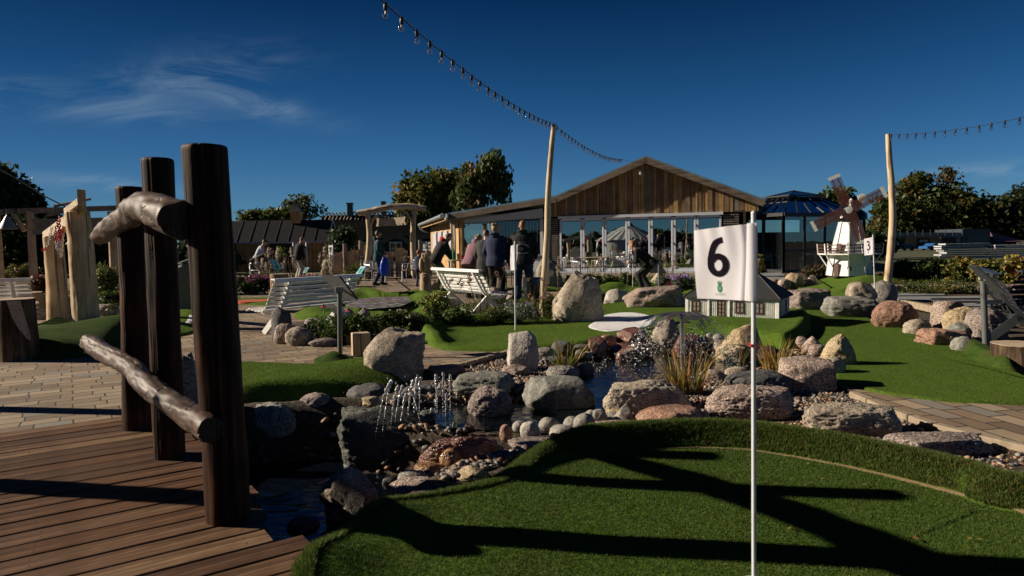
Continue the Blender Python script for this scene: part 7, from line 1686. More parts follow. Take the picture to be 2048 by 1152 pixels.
def person(label, loc, face, H=1.78, lean=0, hip=(0, 0), hands=((-.25, .1, .85), (.25, .1, .85)), feet=((-.11, .0), (.11, .0)), head=(0, 0), top='black', legs='jeans', hair='short', build=1.0, hood=None, long_top=0.0,
           hairstyle='short', beard=None, loose=0.0, child=False, twist=0):
    s = H / 1.78; o = root("tmp", "", "", loc) if False else None
    V = lambda *a: Vector(a) * s
    pel = V(0, hip[0], .93 + hip[1]); ln = R(lean); sp = Vector((0, math.sin(ln), math.cos(ln))); fw = Vector((0, math.cos(ln), -math.sin(ln))); Xr = Vector((1, 0, 0))
    tw = Matrix.Rotation(R(twist), 3, 'Z'); X2 = tw @ Xr
    sh = pel + sp * .50 * s; nk = pel + sp * .57 * s
    hp, hy = R(head[0]), R(head[1]); hu = Vector((0, math.sin(ln * .5 + hp), math.cos(ln * .5 + hp))); hf = Vector((0, math.cos(ln * .5 + hp), -math.sin(ln * .5 + hp))); rotz = Matrix.Rotation(hy, 3, 'Z'); hf = rotz @ hf; hx = hf.cross(hu)
    hc = nk + sp * .05 * s + hu * .115 * s + hf * .015 * s
    bw = build; body = MB()
    T_ = [(-.10, .13, .10), (0, .155, .11), (.12, .14, .10), (.28, .155, .11), (.42, .17, .11), (.50, .15, .095), (.545, .08, .07)]
    loft(body, [(pel + sp * t * s, Xr if t < .2 else X2, fw, wx * s * bw, wy * s * bw) for t, wx, wy in T_])
    cap(body, nk - sp * .05 * s, hc - hu * .05 * s, .058 * s, .052 * s)
    hm = Matrix(((hx.x, hf.x, hu.x, hc.x), (hx.y, hf.y, hu.y, hc.y), (hx.z, hf.z, hu.z, hc.z), (0, 0, 0, 1)))
    hk = s * (1.12 if child else 1.0)
    body.ell((0, -.008 * hk, .015 * hk), (.077 * hk, .096 * hk, .105 * hk), 18, 12, M=hm); body.ell((0, .022 * hk, -.045 * hk), (.058 * hk, .07 * hk, .07 * hk), 14, 10, M=hm)
    body.ell((0, .096 * hk, -.012 * hk), (.013 * hk, .020 * hk, .024 * hk), 10, 8, M=hm); body.ell((0, .082 * hk, -.062 * hk), (.025 * hk, .014 * hk, .009 * hk), 10, 6, M=hm); body.ell((0, .078 * hk, .028 * hk), (.045 * hk, .015 * hk, .012 * hk), 10, 6, M=hm)
    for sx in (-1, 1): body.ell((sx * .079 * hk, -.005 * hk, -.008 * hk), (.012 * hk, .022 * hk, .032 * hk), 8, 8, M=hm)
    jac = MB(); g = .022 + loose
    loft(jac, [(pel + sp * t * s, Xr if t < .2 else X2, fw, (wx + g + (.012 if t < .1 else 0)) * s * bw, (wy + g + (.012 if t < .1 else 0)) * s * bw) for t, wx, wy in ([(-.13 - long_top, .15, .115)] + T_[1:-1] + [(.535, .085, .07), (.57, .068, .06)])])
    tro = MB(); loft(tro, [(pel + sp * t * s, Xr, fw, (w_) * s * bw, (d_) * s * bw) for t, w_, d_ in ((.02, .158, .118), (-.06, .165, .125), (-.12, .150, .12))])
    for i, sx in enumerate((-1, 1)):
        S_ = sh + X2 * sx * .185 * s * bw; hnd = V(*hands[i]); el, wr = ik(S_, hnd, .29 * s, .26 * s, Vector((sx * .55, -.75, -.3)))
        cap(body, S_, el, .050 * s, .040 * s); cap(body, el, wr, .041 * s, .029 * s)
        cap(jac, S_ - X2 * sx * .02 * s, el, (.066 + loose * .6) * s, (.054 + loose * .6) * s); cap(jac, el, el.lerp(wr, .97), (.054 + loose * .6) * s, (.041 + loose * .4) * s)
        hd = (wr - el).normalized(); sd = hd.cross(Vector((0, 0, 1))); sd = sd.normalized() if sd.length > .2 else Vector((0, 1, 0)); up = hd.cross(sd)
        body.ell((0, 0, 0), (1, 1, 1), 12, 8, M=Matrix(((hd.x * .048 * s, sd.x * .018 * s, up.x * .040 * s, (wr + hd * .045 * s).x), (hd.y * .048 * s, sd.y * .018 * s, up.y * .040 * s, (wr + hd * .045 * s).y), (hd.z * .048 * s, sd.z * .018 * s, up.z * .040 * s, (wr + hd * .045 * s).z), (0, 0, 0, 1))))
        for q, (off, ln_) in enumerate(((-.029, .068), (-.010, .078), (.010, .072), (.028, .056))):
            b0 = wr + hd * .078 * s + up * off * s; cu = sd * (-sx) * .6; b1 = b0 + (hd * .8 + cu * .5).normalized() * ln_ * .55 * s; b2 = b1 + (hd * .25 + cu * 1.1).normalized() * ln_ * .5 * s
            cap(body, b0, b1, .0095 * s, .0088 * s, 8, 3); cap(body, b1, b2, .0088 * s, .0078 * s, 8, 3)
        t0 = wr + hd * .025 * s - up * .032 * s; t1 = t0 + (hd * .7 - up * .7).normalized() * .035 * s; cap(body, t0, t1, .012 * s, .010 * s, 8, 3); cap(body, t1, t1 + (hd - up * .2).normalized() * .028 * s, .010 * s, .0085 * s, 8, 3)
        hj = pel + Xr * sx * .088 * s * bw - Vector((0, 0, .05 * s)); ft_ = V(feet[i][0], feet[i][1], .085); kn, an = ik(hj, ft_, .42 * s, .42 * s, Vector((sx * .12, 1, 0)))
        cap(body, hj, kn, .080 * s * bw, .052 * s); cap(body, kn, an, .054 * s, .036 * s); 
        cap(tro, hj, kn, (.098 + loose * .4) * s * bw, (.070 + loose * .7) * s); cap(tro, kn, an.lerp(kn, .06), (.070 + loose * .7) * s, (.058 + loose) * s)
        cap(body, an + V(0, -.03, -.045), an + V(0, .13, -.055), .032 * s, .028 * s)
    ob = body.build("person", SKIN, None, True, loc=Vector(loc)); ob.rotation_euler = (0, 0, R(face)); tag(ob, label, "person", "visitors playing minigolf")
    REM.append((ob, .0085 if H > 1.3 else .007, 4))
    jo = jac.build("jacket", F_[top], ob, True); REM.append((jo, .013, 5)); to = tro.build("trousers", F_[legs], ob, True); REM.append((to, .013, 5))
    for i, sx in enumerate((-1, 1)):
        mb = MB(); f0 = V(feet[i][0], feet[i][1], 0); mb.mi = 0; mb.ell(f0 + V(0, .045, .048), (.050 * s, .135 * s, .046 * s), 14, 8); mb.ell(f0 + V(0, -.03, .07), (.046 * s, .06 * s, .055 * s), 12, 8); mb.mi = 1; mb.box(f0 + V(0, .04, .012), (.092 * s, .26 * s, .022 * s), bev=.01); mb.build("shoe", [F_['shoe'], F_['sole']], ob, True)
    mb = MB(); 
    for sx in (-1, 1): mb.ell((sx * .031 * hk, .079 * hk, .008 * hk), (.011 * hk, .009 * hk, .007 * hk), 8, 6, M=hm)
    mb.build("eyes", M_BLK2, ob, True)
    # hair: shell of the skull without the face
    vs = []; mb = MB(); n = 22; m_ = 14; fs = []; kk = 1.10 if hairstyle != 'shaved' else 1.025
    for i in range(m_ + 1):
        th_ = math.pi * i / m_
        for k in range(n):
            a = 2 * math.pi * k / n; x, y, z = math.sin(th_) * math.cos(a), math.sin(th_) * math.sin(a), math.cos(th_); ns = 1 + .05 * mnoise.noise(Vector((x * 3, y * 3, z * 3 + H)))
            low = z < (.30 if y > .25 else -.55 if y < -.1 else -.15)
            q = kk * ns if not low else .9
            vs.append(hm @ Vector((x * .077 * hk * q, (-.008 + y * .096 * q) * hk, (.015 + z * .107 * q) * hk)))
    for i in range(m_):
        for k in range(n): a = i * n + k; b = i * n + (k + 1) % n; fs.append((a, b, b + n, a + n))
    mb.add(vs, fs)
    if hairstyle == 'bun': mb.ell((0, -.085 * hk, .095 * hk), (.04 * hk, .04 * hk, .038 * hk), 12, 8, M=hm)
    if hairstyle in ('pony', 'long'):
        q0 = hm @ Vector((0, -.10 * hk, .02 * hk)); dn = Vector((0, -.02, -1)) if hairstyle == 'pony' else Vector((.35, .5, -1)).normalized(); cap(mb, q0, q0 + dn * .22 * s, .035 * s, .015 * s)
    hr = mb.build("hair", HAIRM[hair], ob, True)
    if beard: mb = MB(); mb.ell((0, .035 * hk, -.068 * hk), (.060 * hk, .062 * hk, .058 * hk), 14, 10, M=hm); mb.build("beard", HAIRM[beard], ob, True)
    if hood: mb = MB(); T = nk - fw * .06 * s; mb.tube([T + X2 * .095 * s * math.cos(a) + (fw * .085 * math.sin(a) + sp * (.03 - .02 * math.sin(a))) * s for a in np.linspace(0, 2 * math.pi, 15)], .032 * s, 10, False); mb.ell(T - fw * .03 * s - sp * .02 * s, (.09 * s, .06 * s, .09 * s), 12, 8); ho = mb.build("hood", F_[hood], ob, True); REM.append((ho, .012, 4))
    return ob, dict(pel=pel, sp=sp, fw=fw, X=X2, s=s, hm=hm)
M_CLUB = plain("club_steel", (.5, .52, .55), .3, .1, 8, .02, .7)
def club(label, ob, a, b, col=None, head_dir=(.1, 0, 0)):
    """putter from grip a to head b, both in the holder's own frame"""
    Mw = Matrix.Translation(ob.location) @ Matrix.Rotation(ob.rotation_euler.z, 4, 'Z'); a, b = Mw @ Vector(a), Mw @ Vector(b); f = root("putter", label, "golf club", b, group="putters held by the players")
    d = (a - b).normalized(); mb = MB(); mb.tube([b + Vector((0, 0, .02)), a], .008, 8); mb.build("shaft", col or M_CLUB, f, True, True); mb = MB(); mb.tube([a - d * .16, a + d * .09], .014, 8); mb.build("grip", M_BLK2, f, True, True); mb = MB(); mb.box(b + Vector((0, 0, .014)), (.10, .03, .028), bev=.006); mb.build("head", M_CLUB, f, False, True); return f
def gpt(px, py): return P(px, py, 0.0)
# bearded man with blue bag, facing right
A, _ = person("bearded man in a teal jacket holding a blue bag and a putter", gpt(757, 571), -78, 1.86, 2, hands=((-.16, .22, 1.02), (.22, .16, .95)), feet=((-.12, .12), (.12, -.12)), head=(3, 0), top='teal', legs='dkblue', hair='dark', beard='ginger', hood='teal')
club("putter held low by the bearded man", A, (-.16, .25, .96), (-.10, .30, .02))
bq = (Matrix.Rotation(R(-78), 4, 'Z') @ Vector((.24, .22, 0))) + A.location
bg_ = MB(); loft(bg_, [(Vector((bq.x, bq.y, z)), Vector((1, .15, 0)).normalized(), Vector((-.15, 1, 0)).normalized(), w, d) for z, w, d in ((.98, .03, .03), (.90, .09, .04), (.75, .14, .08), (.55, .17, .09), (.40, .15, .08), (.33, .08, .04))], 20)
bo = bg_.build("carrier_bag", plain("bright_blue_plastic", (.01, .07, .60), .35, .25, 12, .5)); tag(bo, "bright blue carrier bag hanging from the bearded man's hand", "bag")
# man putting, leaning forward
B, _ = person("bald man in a black jacket with red collar, bent over his putter", gpt(880, 584), -62, 1.86, 30, hip=(-.12, -.06), hands=((-.02, .42, .80), (.05, .44, .72)), feet=((-.20, -.02), (.20, .02)), head=(28, 0), top='black', legs='olive', hair='short', hairstyle='shaved', hood='red', beard='dark', build=1.08, loose=.012)
club("blue-shafted putter of the man bent over", B, (.02, .45, .80), (.10, .62, .02), plain("blue_shaft", (.08, .20, .50), .3))
# child
person("child in dark blue clothes half hidden by the carved owl", gpt(838, 573), -20, 1.18, 3, hands=((-.2, .05, .62), (.2, .05, .62)), top='dkblue', legs='dkblue', hair='ginger', child=True, head=(5, -20))
# women and men at the table
person("blonde woman in a mauve hoodie leaning over the table", gpt(946, 597), -30, 1.72, 34, hip=(-.1, -.03), hands=((-.12, .55, .95), (.18, .52, .95)), feet=((-.14, -.02), (.14, .0)), head=(12, -25), top='mauve', legs='black', hair='blond', hairstyle='long', hood='mauve', loose=.022, build=1.08)
person("person in a charcoal jacket mostly hidden behind the woman in navy", gpt(972, 600), -8, 1.70, 12, hands=((-.2, .3, .95), (.2, .3, .95)), head=(15, 0), top='char', legs='black', hair='brown', loose=.035, long_top=.16)
person("woman in a navy hoodie with her fair hair in a bun, seen from behind", gpt(992, 602), -22, 1.80, 3, hands=((-.20, .16, .95), (.30, .12, .82)), feet=((-.13, .04), (.13, -.05)), head=(0, -24), top='navy', legs='black', hair='blond', hairstyle='bun', hood='navy', loose=.028, build=1.02)
G, gi = person("man in a black printed hoodie and jeans, seen from behind", gpt(1047, 602), -8, 1.86, 2, hands=((-.26, .14, .96), (.26, .14, .96)), feet=((-.13, 0), (.13, .0)), head=(6, 0), top='black', legs='jeans', hair='ginger', hairstyle='shaved', hood='black', loose=.03, build=1.14)
mb = MB(); rs = random.Random(2); s_ = gi['s']
def onback(u, z): return Vector((u, -.208 + abs(u) ** 2 * 1.4, z)) + Vector((0, .0, 0))
def mark(u, z, w, h, a=0):
    c, s2 = math.cos(a), math.sin(a); mb.add([onback(u + x * c - y * s2, z + x * s2 + y * c) for x, y in ((-w / 2, -h / 2), (w / 2, -h / 2), (w / 2, h / 2), (-w / 2, h / 2))], [(0, 1, 2, 3)])
for k in range(9): mark(-.075 + k * .019, 1.365, .012, .018)
for k in range(12): a = R(62 - k * 11.3); mark(-.17 * math.sin(a), 1.20 + .12 * math.cos(a) , .018, .034, a)
for k in range(11): a = math.pi * (1 + k / 10); mark(.045 * math.cos(a), 1.22 + .045 * math.sin(a), .016, .008, a + math.pi / 2)
mark(0, 1.22, .03, .04); mark(.0, 1.245, .012, .03)
for k in range(14): mark(-.13 + k * .02 + (.01 if k > 6 else 0), 1.115, .015, .022)
mb.build("back_print", plain("pale_print", (.50, .52, .52), .7), G)
# bending woman by the clubhouse
H_, _ = person("woman in black bending forward with a putter, facing left", gpt(1290, 583), 66, 1.72, 48, hip=(-.18, -.14), hands=((-.14, .40, .82), (.10, .34, 1.05)), feet=((-.12, .05), (.12, -.12)), head=(2, 0), top='black', legs='black', hair='ginger', hairstyle='long', loose=.015)
club("putter gripped by the bending woman", H_, (.02, .42, 1.0), (-.0, .50, .02))
# far players by the kiosk
person("young man in a pale shirt bending by the kiosk", gpt(517, 564), -70, 1.75, 26, hip=(-.05, 0), hands=((-.15, .4, .9), (.15, .4, .9)), head=(20, 0), top='shirt', legs='beige', hair='dark')
person("person in a black top bending low in front of the kiosk", gpt(519, 568), -75, 1.72, 62, hip=(-.15, -.05), hands=((-.1, .5, .7), (.15, .5, .68)), head=(10, 0), top='black', legs='beige', hair='brown')
K_, _ = person("young man in a dark jacket looking down beside the kiosk", gpt(596, 562), -50, 1.80, 14, hands=((-.2, .22, .8), (.2, .2, .85)), head=(32, 0), top='black', legs='beige', hair='brown', loose=.02)
club("putter of the young man in the dark jacket", K_, (-.2, .25, .85), (-.15, .3, .02))
# replace voxel bodies by their evaluated surfaces
for o, vsz, it in REM:
    m = o.modifiers.new("r", 'REMESH'); m.mode = 'VOXEL'; m.voxel_size = vsz; m.use_smooth_shade = True; m2 = o.modifiers.new("s", 'SMOOTH'); m2.iterations = it; m2.factor = .5
dg = bpy.context.evaluated_depsgraph_get(); dg.update()
for o, vsz, it in REM:
    me = bpy.data.meshes.new_from_object(o.evaluated_get(dg)); old = o.data; o.modifiers.clear(); 
    if len(me.polygons) > 50:
        mats = list(old.materials); o.data = me
        if not me.materials:
            for q in mats: me.materials.append(q)
# ================================================================== TREES AND PLANTS
M_LEAF = vc_mat("leaf", trans=.30, rough=.55, spec=.3)
M_TRUNK = stone("trunk_bark", ((.03, .022, .016), (.09, .065, .045), (.18, .14, .10)), .2)
def leafcloud(pts, size, cols, droop=0.0, aspect=1.5):
    N = len(pts); pts = np.asarray(pts, float); size = np.asarray(size) * np.ones(N)
    a = rng.normal(size=(N, 3)); a[:, 2] -= droop * 3; a /= np.linalg.norm(a, axis=1)[:, None]; b = rng.normal(size=(N, 3)); b -= a * (a * b).sum(1)[:, None]; b /= np.linalg.norm(b, axis=1)[:, None]; c = np.cross(a, b)
    s = size[:, None]; A = pts - a * s * aspect * .5; B = pts + b * s * .4 + c * s * .08; C_ = pts + a * s * aspect * .5; D = pts - b * s * .4 + c * s * .08
    return np.stack([A, B, C_, D], 1).reshape(-1, 3), np.repeat(cols, 4, 0)
def clump_pts(ells, nclump, per, cr, rs):
    """ells: (center, radii). leaf points gathered in clumps spread through and over the crown"""
    vol = np.array([r[0] * r[1] * r[2] for c, r in ells]) ** (2 / 3); vol /= vol.sum(); P_ = []; cid = []
    for k in range(nclump):
        c, r = ells[rs.choice(len(ells), p=vol)]; d = rs.normal(size=3); d /= np.linalg.norm(d); q = np.array(c) + d * np.array(r) * (rs.random() ** .33) * (.86 + .42 * rs.random() ** 3)
        n = int(per * (.6 + .8 * rs.random())); rr = cr * (.6 + .8 * rs.random()); u = rs.normal(size=(n, 3)); u /= np.linalg.norm(u, axis=1)[:, None]; P_.append(q + u * rr * (rs.random((n, 1)) ** .4) * np.array([1.15, 1.15, .7])); cid += [k] * n
    return np.concatenate(P_), np.array(cid)
def foliage_obj(name, pts, cid, size, pal, parent, droop=0.0, aspect=1.5, jit=.35, parent_loc=None):
    pal = np.array(pal); K_ = cid.max() + 1; base = pal[rng.integers(0, len(pal), K_)][cid]; cols = base * (1 - jit / 2 + jit * rng.random((len(pts), 1)))
    V, C_ = leafcloud(pts, size * (.5 + 1.0 * rng.random(len(pts))), cols, droop, aspect)
    if parent is not None: V = V - np.array(parent.location)
    me = npmesh(name, V, np.arange(len(V)).reshape(-1, 4)); vcol(me, 'tint', C_); return link_mesh(name, me, M_LEAF, parent)
GREEN = [(.05, .085, .018), (.035, .065, .015), (.075, .11, .025)]; OLIVE = [(.10, .12, .025), (.07, .09, .02), (.14, .13, .03), (.05, .07, .018)]; AUT = [(.22, .15, .035), (.16, .15, .03), (.10, .12, .025), (.07, .10, .02), (.20, .17, .04), (.05, .08, .018)]; DARKG = [(.015, .03, .010), (.03, .05, .014), (.022, .038, .010)]
YEL = [(.30, .24, .05), (.18, .17, .04), (.10, .12, .03), (.07, .10, .025), (.28, .15, .04)]; BRN_ = [(.14, .085, .04), (.09, .07, .03), (.06, .06, .022)]
def tree(label, name, dist, ells_px, n, per, leaf, pal, trunk=None, cr=.6, droop=0.0, deep=.8, grp="trees around the course", aspect=1.5, branches=0):
    """ells_px: (cx, cy, rx, ry) in photo pixels at a distance"""
    rs = np.random.default_rng(int(dist * 10 + ells_px[0][0])); ells = []
    for cx, cy, rx, ry in ells_px: c = PD(cx, cy, dist); ells.append((tuple(c), (W(rx, dist), W(max(rx, ry), dist) * deep, W(ry, dist))))
    bx = ells[0][0][0] if trunk is None or trunk is True else PD(trunk, 480, dist).x
    f = root(name, label, "tree" if "tree" in name or trunk else name.replace('_', ' '), (bx, dist, 0), group=grp); pts, cid = clump_pts(ells, n, per, cr, rs); keep = pts[:, 2] > .02; foliage_obj("crown", pts[keep], cid[keep], leaf, pal, f, droop, aspect)
    if trunk:
        zc = ells[0][0][2]; mb = MB(); r = max(.12, zc * .035); mb.tube([(0, 0, -.3), (.1, 0, zc * .5), (0, 0, zc * 1.15)], [r, r * .7, r * .3], 10)
        for k in range(8 + branches):
            c, rr2 = ells[k % len(ells)]; z0 = zc * rs.uniform(.45, .95); e = np.array(c) + rs.normal(size=3) * np.array(rr2) * .5 - np.array(f.location); m_ = [(e[0]) * .45, e[1] * .45, z0 + (e[2] - z0) * .6]
            mb.tube([(0, 0, z0), tuple(m_), tuple(e)], [r * .4, r * .25, r * .06], 6)
        mb.build("trunk", M_TRUNK, f, True)
    return f
T_ = tree
T_("round maple turning orange left of the clubhouse roof", "maple_tree", 62, [(868, 385, 55, 38), (838, 392, 38, 32), (900, 375, 35, 36), (822, 410, 22, 28), (880, 430, 45, 40)], 330, 42, .30, AUT, 868, .85)
T_("taller feathery birch rising behind the clubhouse", "birch_tree", 58, [(968, 365, 36, 40), (985, 335, 26, 32), (945, 350, 22, 25), (1003, 375, 16, 38), (940, 395, 30, 30)], 230, 38, .22, OLIVE + GREEN + BRN_[:1], 968, .6, .8)
T_("thin half-bare tree rising behind the kiosk turret", "young_tree", 55, [(597, 425, 36, 24), (597, 402, 26, 16), (570, 425, 20, 14), (628, 425, 16, 14)], 110, 12, .20, OLIVE, 597, .5, branches=22)
T_("low olive-green tree behind the left half of the kiosk roof", "bushy_tree", 55, [(525, 438, 42, 14), (560, 436, 30, 14), (500, 445, 22, 10)], 150, 36, .24, OLIVE, 530, .6)
T_("dark leafy tree at the left edge of the view", "broadleaf_tree", 38, [(10, 395, 45, 52), (45, 425, 38, 42), (-20, 380, 40, 60), (62, 470, 34, 40), (20, 470, 60, 50), (-30, 470, 60, 60)], 520, 44, .22, [(.03, .055, .014), (.045, .07, .02), (.025, .04, .012)], -5, .6)
T_("dark evergreen hedge behind the pergola", "tall_hedge", 36, [(60, 500, 70, 55), (150, 500, 60, 42), (210, 505, 60, 42), (250, 500, 40, 30), (100, 470, 40, 35), (320, 515, 60, 22), (400, 520, 60, 20)], 620, 46, .22, DARKG, None, .7, grp=None)
T_("dark conifer shrub between the kiosk and the farmhouse", "conifer_tree", 34, [(685, 492, 18, 34), (690, 475, 10, 24)], 90, 44, .14, [(.02, .045, .015), (.03, .06, .02)], 686, .35)
T_("small leafy tree behind the windmill sails", "broadleaf_tree", 48, [(1672, 398, 30, 16), (1655, 410, 22, 16), (1690, 410, 24, 18), (1670, 440, 30, 40)], 170, 40, .20, GREEN, 1672, .5)
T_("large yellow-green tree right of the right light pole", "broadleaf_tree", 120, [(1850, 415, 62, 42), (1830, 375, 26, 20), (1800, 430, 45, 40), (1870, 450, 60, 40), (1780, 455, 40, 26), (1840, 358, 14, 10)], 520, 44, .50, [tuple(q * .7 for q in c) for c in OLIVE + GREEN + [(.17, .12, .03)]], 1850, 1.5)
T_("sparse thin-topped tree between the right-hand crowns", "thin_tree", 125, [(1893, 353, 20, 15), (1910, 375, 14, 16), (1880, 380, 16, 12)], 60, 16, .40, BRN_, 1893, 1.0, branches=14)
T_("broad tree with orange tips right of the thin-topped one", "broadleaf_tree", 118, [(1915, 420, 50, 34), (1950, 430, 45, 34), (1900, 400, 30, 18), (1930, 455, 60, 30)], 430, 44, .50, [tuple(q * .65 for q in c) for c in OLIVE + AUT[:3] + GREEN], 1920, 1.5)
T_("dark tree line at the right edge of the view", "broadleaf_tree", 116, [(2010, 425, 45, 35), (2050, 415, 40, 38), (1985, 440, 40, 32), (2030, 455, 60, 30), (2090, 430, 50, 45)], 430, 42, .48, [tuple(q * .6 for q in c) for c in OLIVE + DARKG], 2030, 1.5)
T_("dark shrubbery behind the conservatory and windmill", "tall_hedge", 44, [(1740, 490, 40, 22), (1700, 492, 40, 22)], 260, 42, .22, DARKG, None, .6, grp=None)
HG = "bushes of the right-hand hedge"
for (c, lab, pal, d) in [([(1812, 545, 34, 20), (1795, 548, 20, 20)], "dark green bush right behind the right light pole", GREEN, 19), ([(1860, 545, 36, 22), (1875, 540, 24, 22)], "dark shaded bush in the middle of the right hedge", DARKG + GREEN, 18.4), ([(1920, 545, 36, 26), (1905, 550, 24, 22)], "yellow-green autumn bush in the right hedge", YEL, 18),
                         ([(1970, 545, 36, 28), (1990, 552, 30, 22)], "orange-tinged bush in the right hedge", YEL + AUT, 17.6), ([(2025, 542, 36, 34), (2050, 548, 40, 30), (2090, 540, 40, 36)], "tall yellow bush cut by the right edge", YEL, 17.2)]:
    T_(lab, "hedge_bush", d, c, 150, 40, .075, pal, None, .16, grp=HG)
# reflections: tree belt behind the camera
for k, (x, w, h) in enumerate([(-54, 9, 2.6), (-42, 8, 3.0), (-32, 7, 2.4), (-20, 8, 2.8), (-9, 8, 2.4), (3, 9, 3.4)]):
    f = root("tall_hedge", "dark hedge reflected in the folding doors, section %s from the left" % ("first", "second", "third", "fourth", "fifth", "sixth")[k], "tall hedge", (x, -35, 0), group="hedge behind the photographer"); rs2 = np.random.default_rng(k)
    pts, cid = clump_pts([((x, -35, h * .4), (w, 2, h * .7))], 110, 30, .8, rs2); foliage_obj("crown", pts, cid, .5, DARKG, f)
def bush(label, px, py, w, h, pal, leaf=.035, n=60, per=40, name="shrub", flowers=None, fn=0, fs=.03, cr=.10, grp="shrubs and perennials"):
    b = P(px, py); b.y += W(w, b.y) * .25; f = root(name, label, "shrub" if name == "shrub" else "flowering plant", b, group=grp); rs = np.random.default_rng(int(px + py * 3)); rx = W(w, b.y) / 2; rz_ = PD(px, py - h, b.y).z / 2
    pts, cid = clump_pts([((b.x, b.y, rz_), (rx * .9, rx * .6, rz_ * .9))], n, per, cr, rs); k = pts[:, 2] > 0; foliage_obj("foliage", pts[k], cid[k], leaf, pal, f)
    mb = MB(); 
    for i in range(10): a = rs.random() * 6.28; mb.tube([(0, 0, -.05), (math.cos(a) * rx * .3, math.sin(a) * rx * .3, rz_), (math.cos(a) * rx * .7, math.sin(a) * rx * .5, rz_ * 1.7)], [.01, .007, .003], 5)
    mb.build("stems", M_TRUNK, f)
    if fn:
        q, cid = clump_pts([((b.x, b.y, rz_ * 1.25), (rx * .9, rx * .6, rz_ * .85))], fn, 9, fs * 1.2, rs); foliage_obj("flowers", q, cid, fs, flowers, f, aspect=1.0)
    return f
VIO = [(.38, .24, .60), (.50, .36, .68), (.28, .16, .50)]; MAG = [(.42, .07, .26), (.50, .16, .36), (.30, .05, .20)]; WHT = [(.7, .68, .62)]
bush("lilac aster bush left of flag six, under the glass doors", 1368, 590, 50, 42, GREEN, n=60, flowers=VIO, fn=60, fs=.05, name="flowering_plant")
bush("second lilac aster clump by the cone-shaped stone", 1330, 575, 30, 22, GREEN, n=30, flowers=VIO, fn=18, fs=.05, name="flowering_plant")
bush("dark red low shrub under the lilac asters", 1350, 578, 30, 16, [(.16, .02, .02), (.10, .03, .02)], n=30)
for px, w, h, l in ((1148, 36, 22, "left of the row before the glass doors"), (1185, 40, 26, "second from the left before the glass doors"), (1222, 36, 22, "third before the glass doors, behind the long knobbly rock"), (1255, 24, 26, "nearest the bending woman's putter")):
    bush("low leafy plant " + l, px, 573, w, h, GREEN + YEL[1:3], n=34, leaf=.06)
bush("yellow-green bush at the front corner of the slanting bench", 868, 640, 66, 58, [(.20, .24, .05), (.12, .17, .04), (.28, .28, .08)], n=70, leaf=.04)
bush("yellow-flowering low bush in the bed left of the granite boulder", 905, 655, 90, 36, GREEN, n=70, flowers=[(.55, .50, .10)], fn=30, fs=.02)
bush("silvery catmint clump with violet flowers left of the light pole", 1040, 650, 90, 44, [(.13, .17, .11), (.20, .24, .16)], n=80, leaf=.022, flowers=VIO, fn=50, fs=.018, name="flowering_plant")
bush("green clump beneath the edge-on flag", 990, 652, 60, 36, GREEN + OLIVE, n=60, leaf=.025)
bush("green bush between light pole and tall tan boulder", 1106, 640, 24, 50, OLIVE, n=40, leaf=.03)
bush("leafy green clump around the foot of the grey info post", 700, 690, 110, 62, GREEN, n=90, leaf=.035, cr=.12)
bush("leafy bush with tiny white flowers behind the granite boulder", 800, 670, 110, 50, GREEN + OLIVE, n=100, leaf=.028, flowers=WHT, fn=16, fs=.018)
bush("dark leafy mass in the bed behind the round tan stone", 650, 680, 60, 40, GREEN, n=60, leaf=.03)
bush("purple-flowering border in front of the kiosk, left", 500, 590, 90, 40, DARKG, n=90, leaf=.05, flowers=MAG, fn=90, fs=.06, name="flowering_plant", cr=.2)
bush("magenta flowers right of the blue info board", 610, 585, 80, 34, DARKG + GREEN, n=80, leaf=.05, flowers=MAG, fn=50, fs=.05, name="flowering_plant", cr=.2)
bush("mixed low green border before the dolmen", 680, 575, 70, 26, OLIVE, n=60, leaf=.05, cr=.2)
bush("fluffy green grass clump behind the long bench's right end", 710, 562, 50, 34, OLIVE, n=60, leaf=.05, cr=.2)
bush("yellow-green bush right of the thick chained post", 205, 600, 50, 70, [(.16, .18, .04), (.10, .13, .03)], n=80, leaf=.05, cr=.2)
bush("bright green flowering bush above the flat beige boulder", 212, 622, 50, 40, GREEN, n=60, leaf=.04, flowers=[(.4, .42, .1)], fn=26, fs=.03)
bush("rust-red bush left of the left chained post", 75, 605, 36, 56, [(.16, .05, .03), (.10, .06, .03)], n=60, leaf=.05, cr=.15)
bush("reddish-green hedge plant at the far left edge", 25, 566, 90, 40, OLIVE + [(.14, .06, .03)], n=90, leaf=.06, cr=.2)
bush("sprig of green leaves growing from the stump planter", 563, 553, 26, 26, [(.14, .22, .03)], n=16, per=16, leaf=.05) .location.z = .85
bush("brownish dry shrub beside the conservatory base", 1640, 560, 70, 30, BRN_, n=60, leaf=.05, cr=.15)
bush("orange sedge in front of the conservatory door", 1520, 556, 26, 48, [(.30, .22, .06), (.2, .2, .05)], n=20, per=20, leaf=.06)
bush("scrubby weeds along the right retaining stones", 1900, 590, 240, 30, OLIVE, n=200, leaf=.03, cr=.12)
bush("low weeds at the foot of the right light pole", 1800, 570, 50, 26, OLIVE + YEL, n=50, leaf=.035)
hb_ = bush("hanging basket of pink flowers inside the conservatory", 1575, 545, 26, 30, GREEN, n=40, leaf=.06, flowers=[(.70, .06, .22), (.7, .3, .4)], fn=40, fs=.07, name="flower_basket"); hb_.location.z = .55; hb_.location.y = 28.6; hb_.location.x = PD(1578, 0, 28.6).x
hb2 = copy_tree(hb_, None, "second hanging basket of red flowers, right of the pink one in the conservatory"); hb2.location.x = PD(1600, 0, 28.9).x; hb2.location.y = 28.9
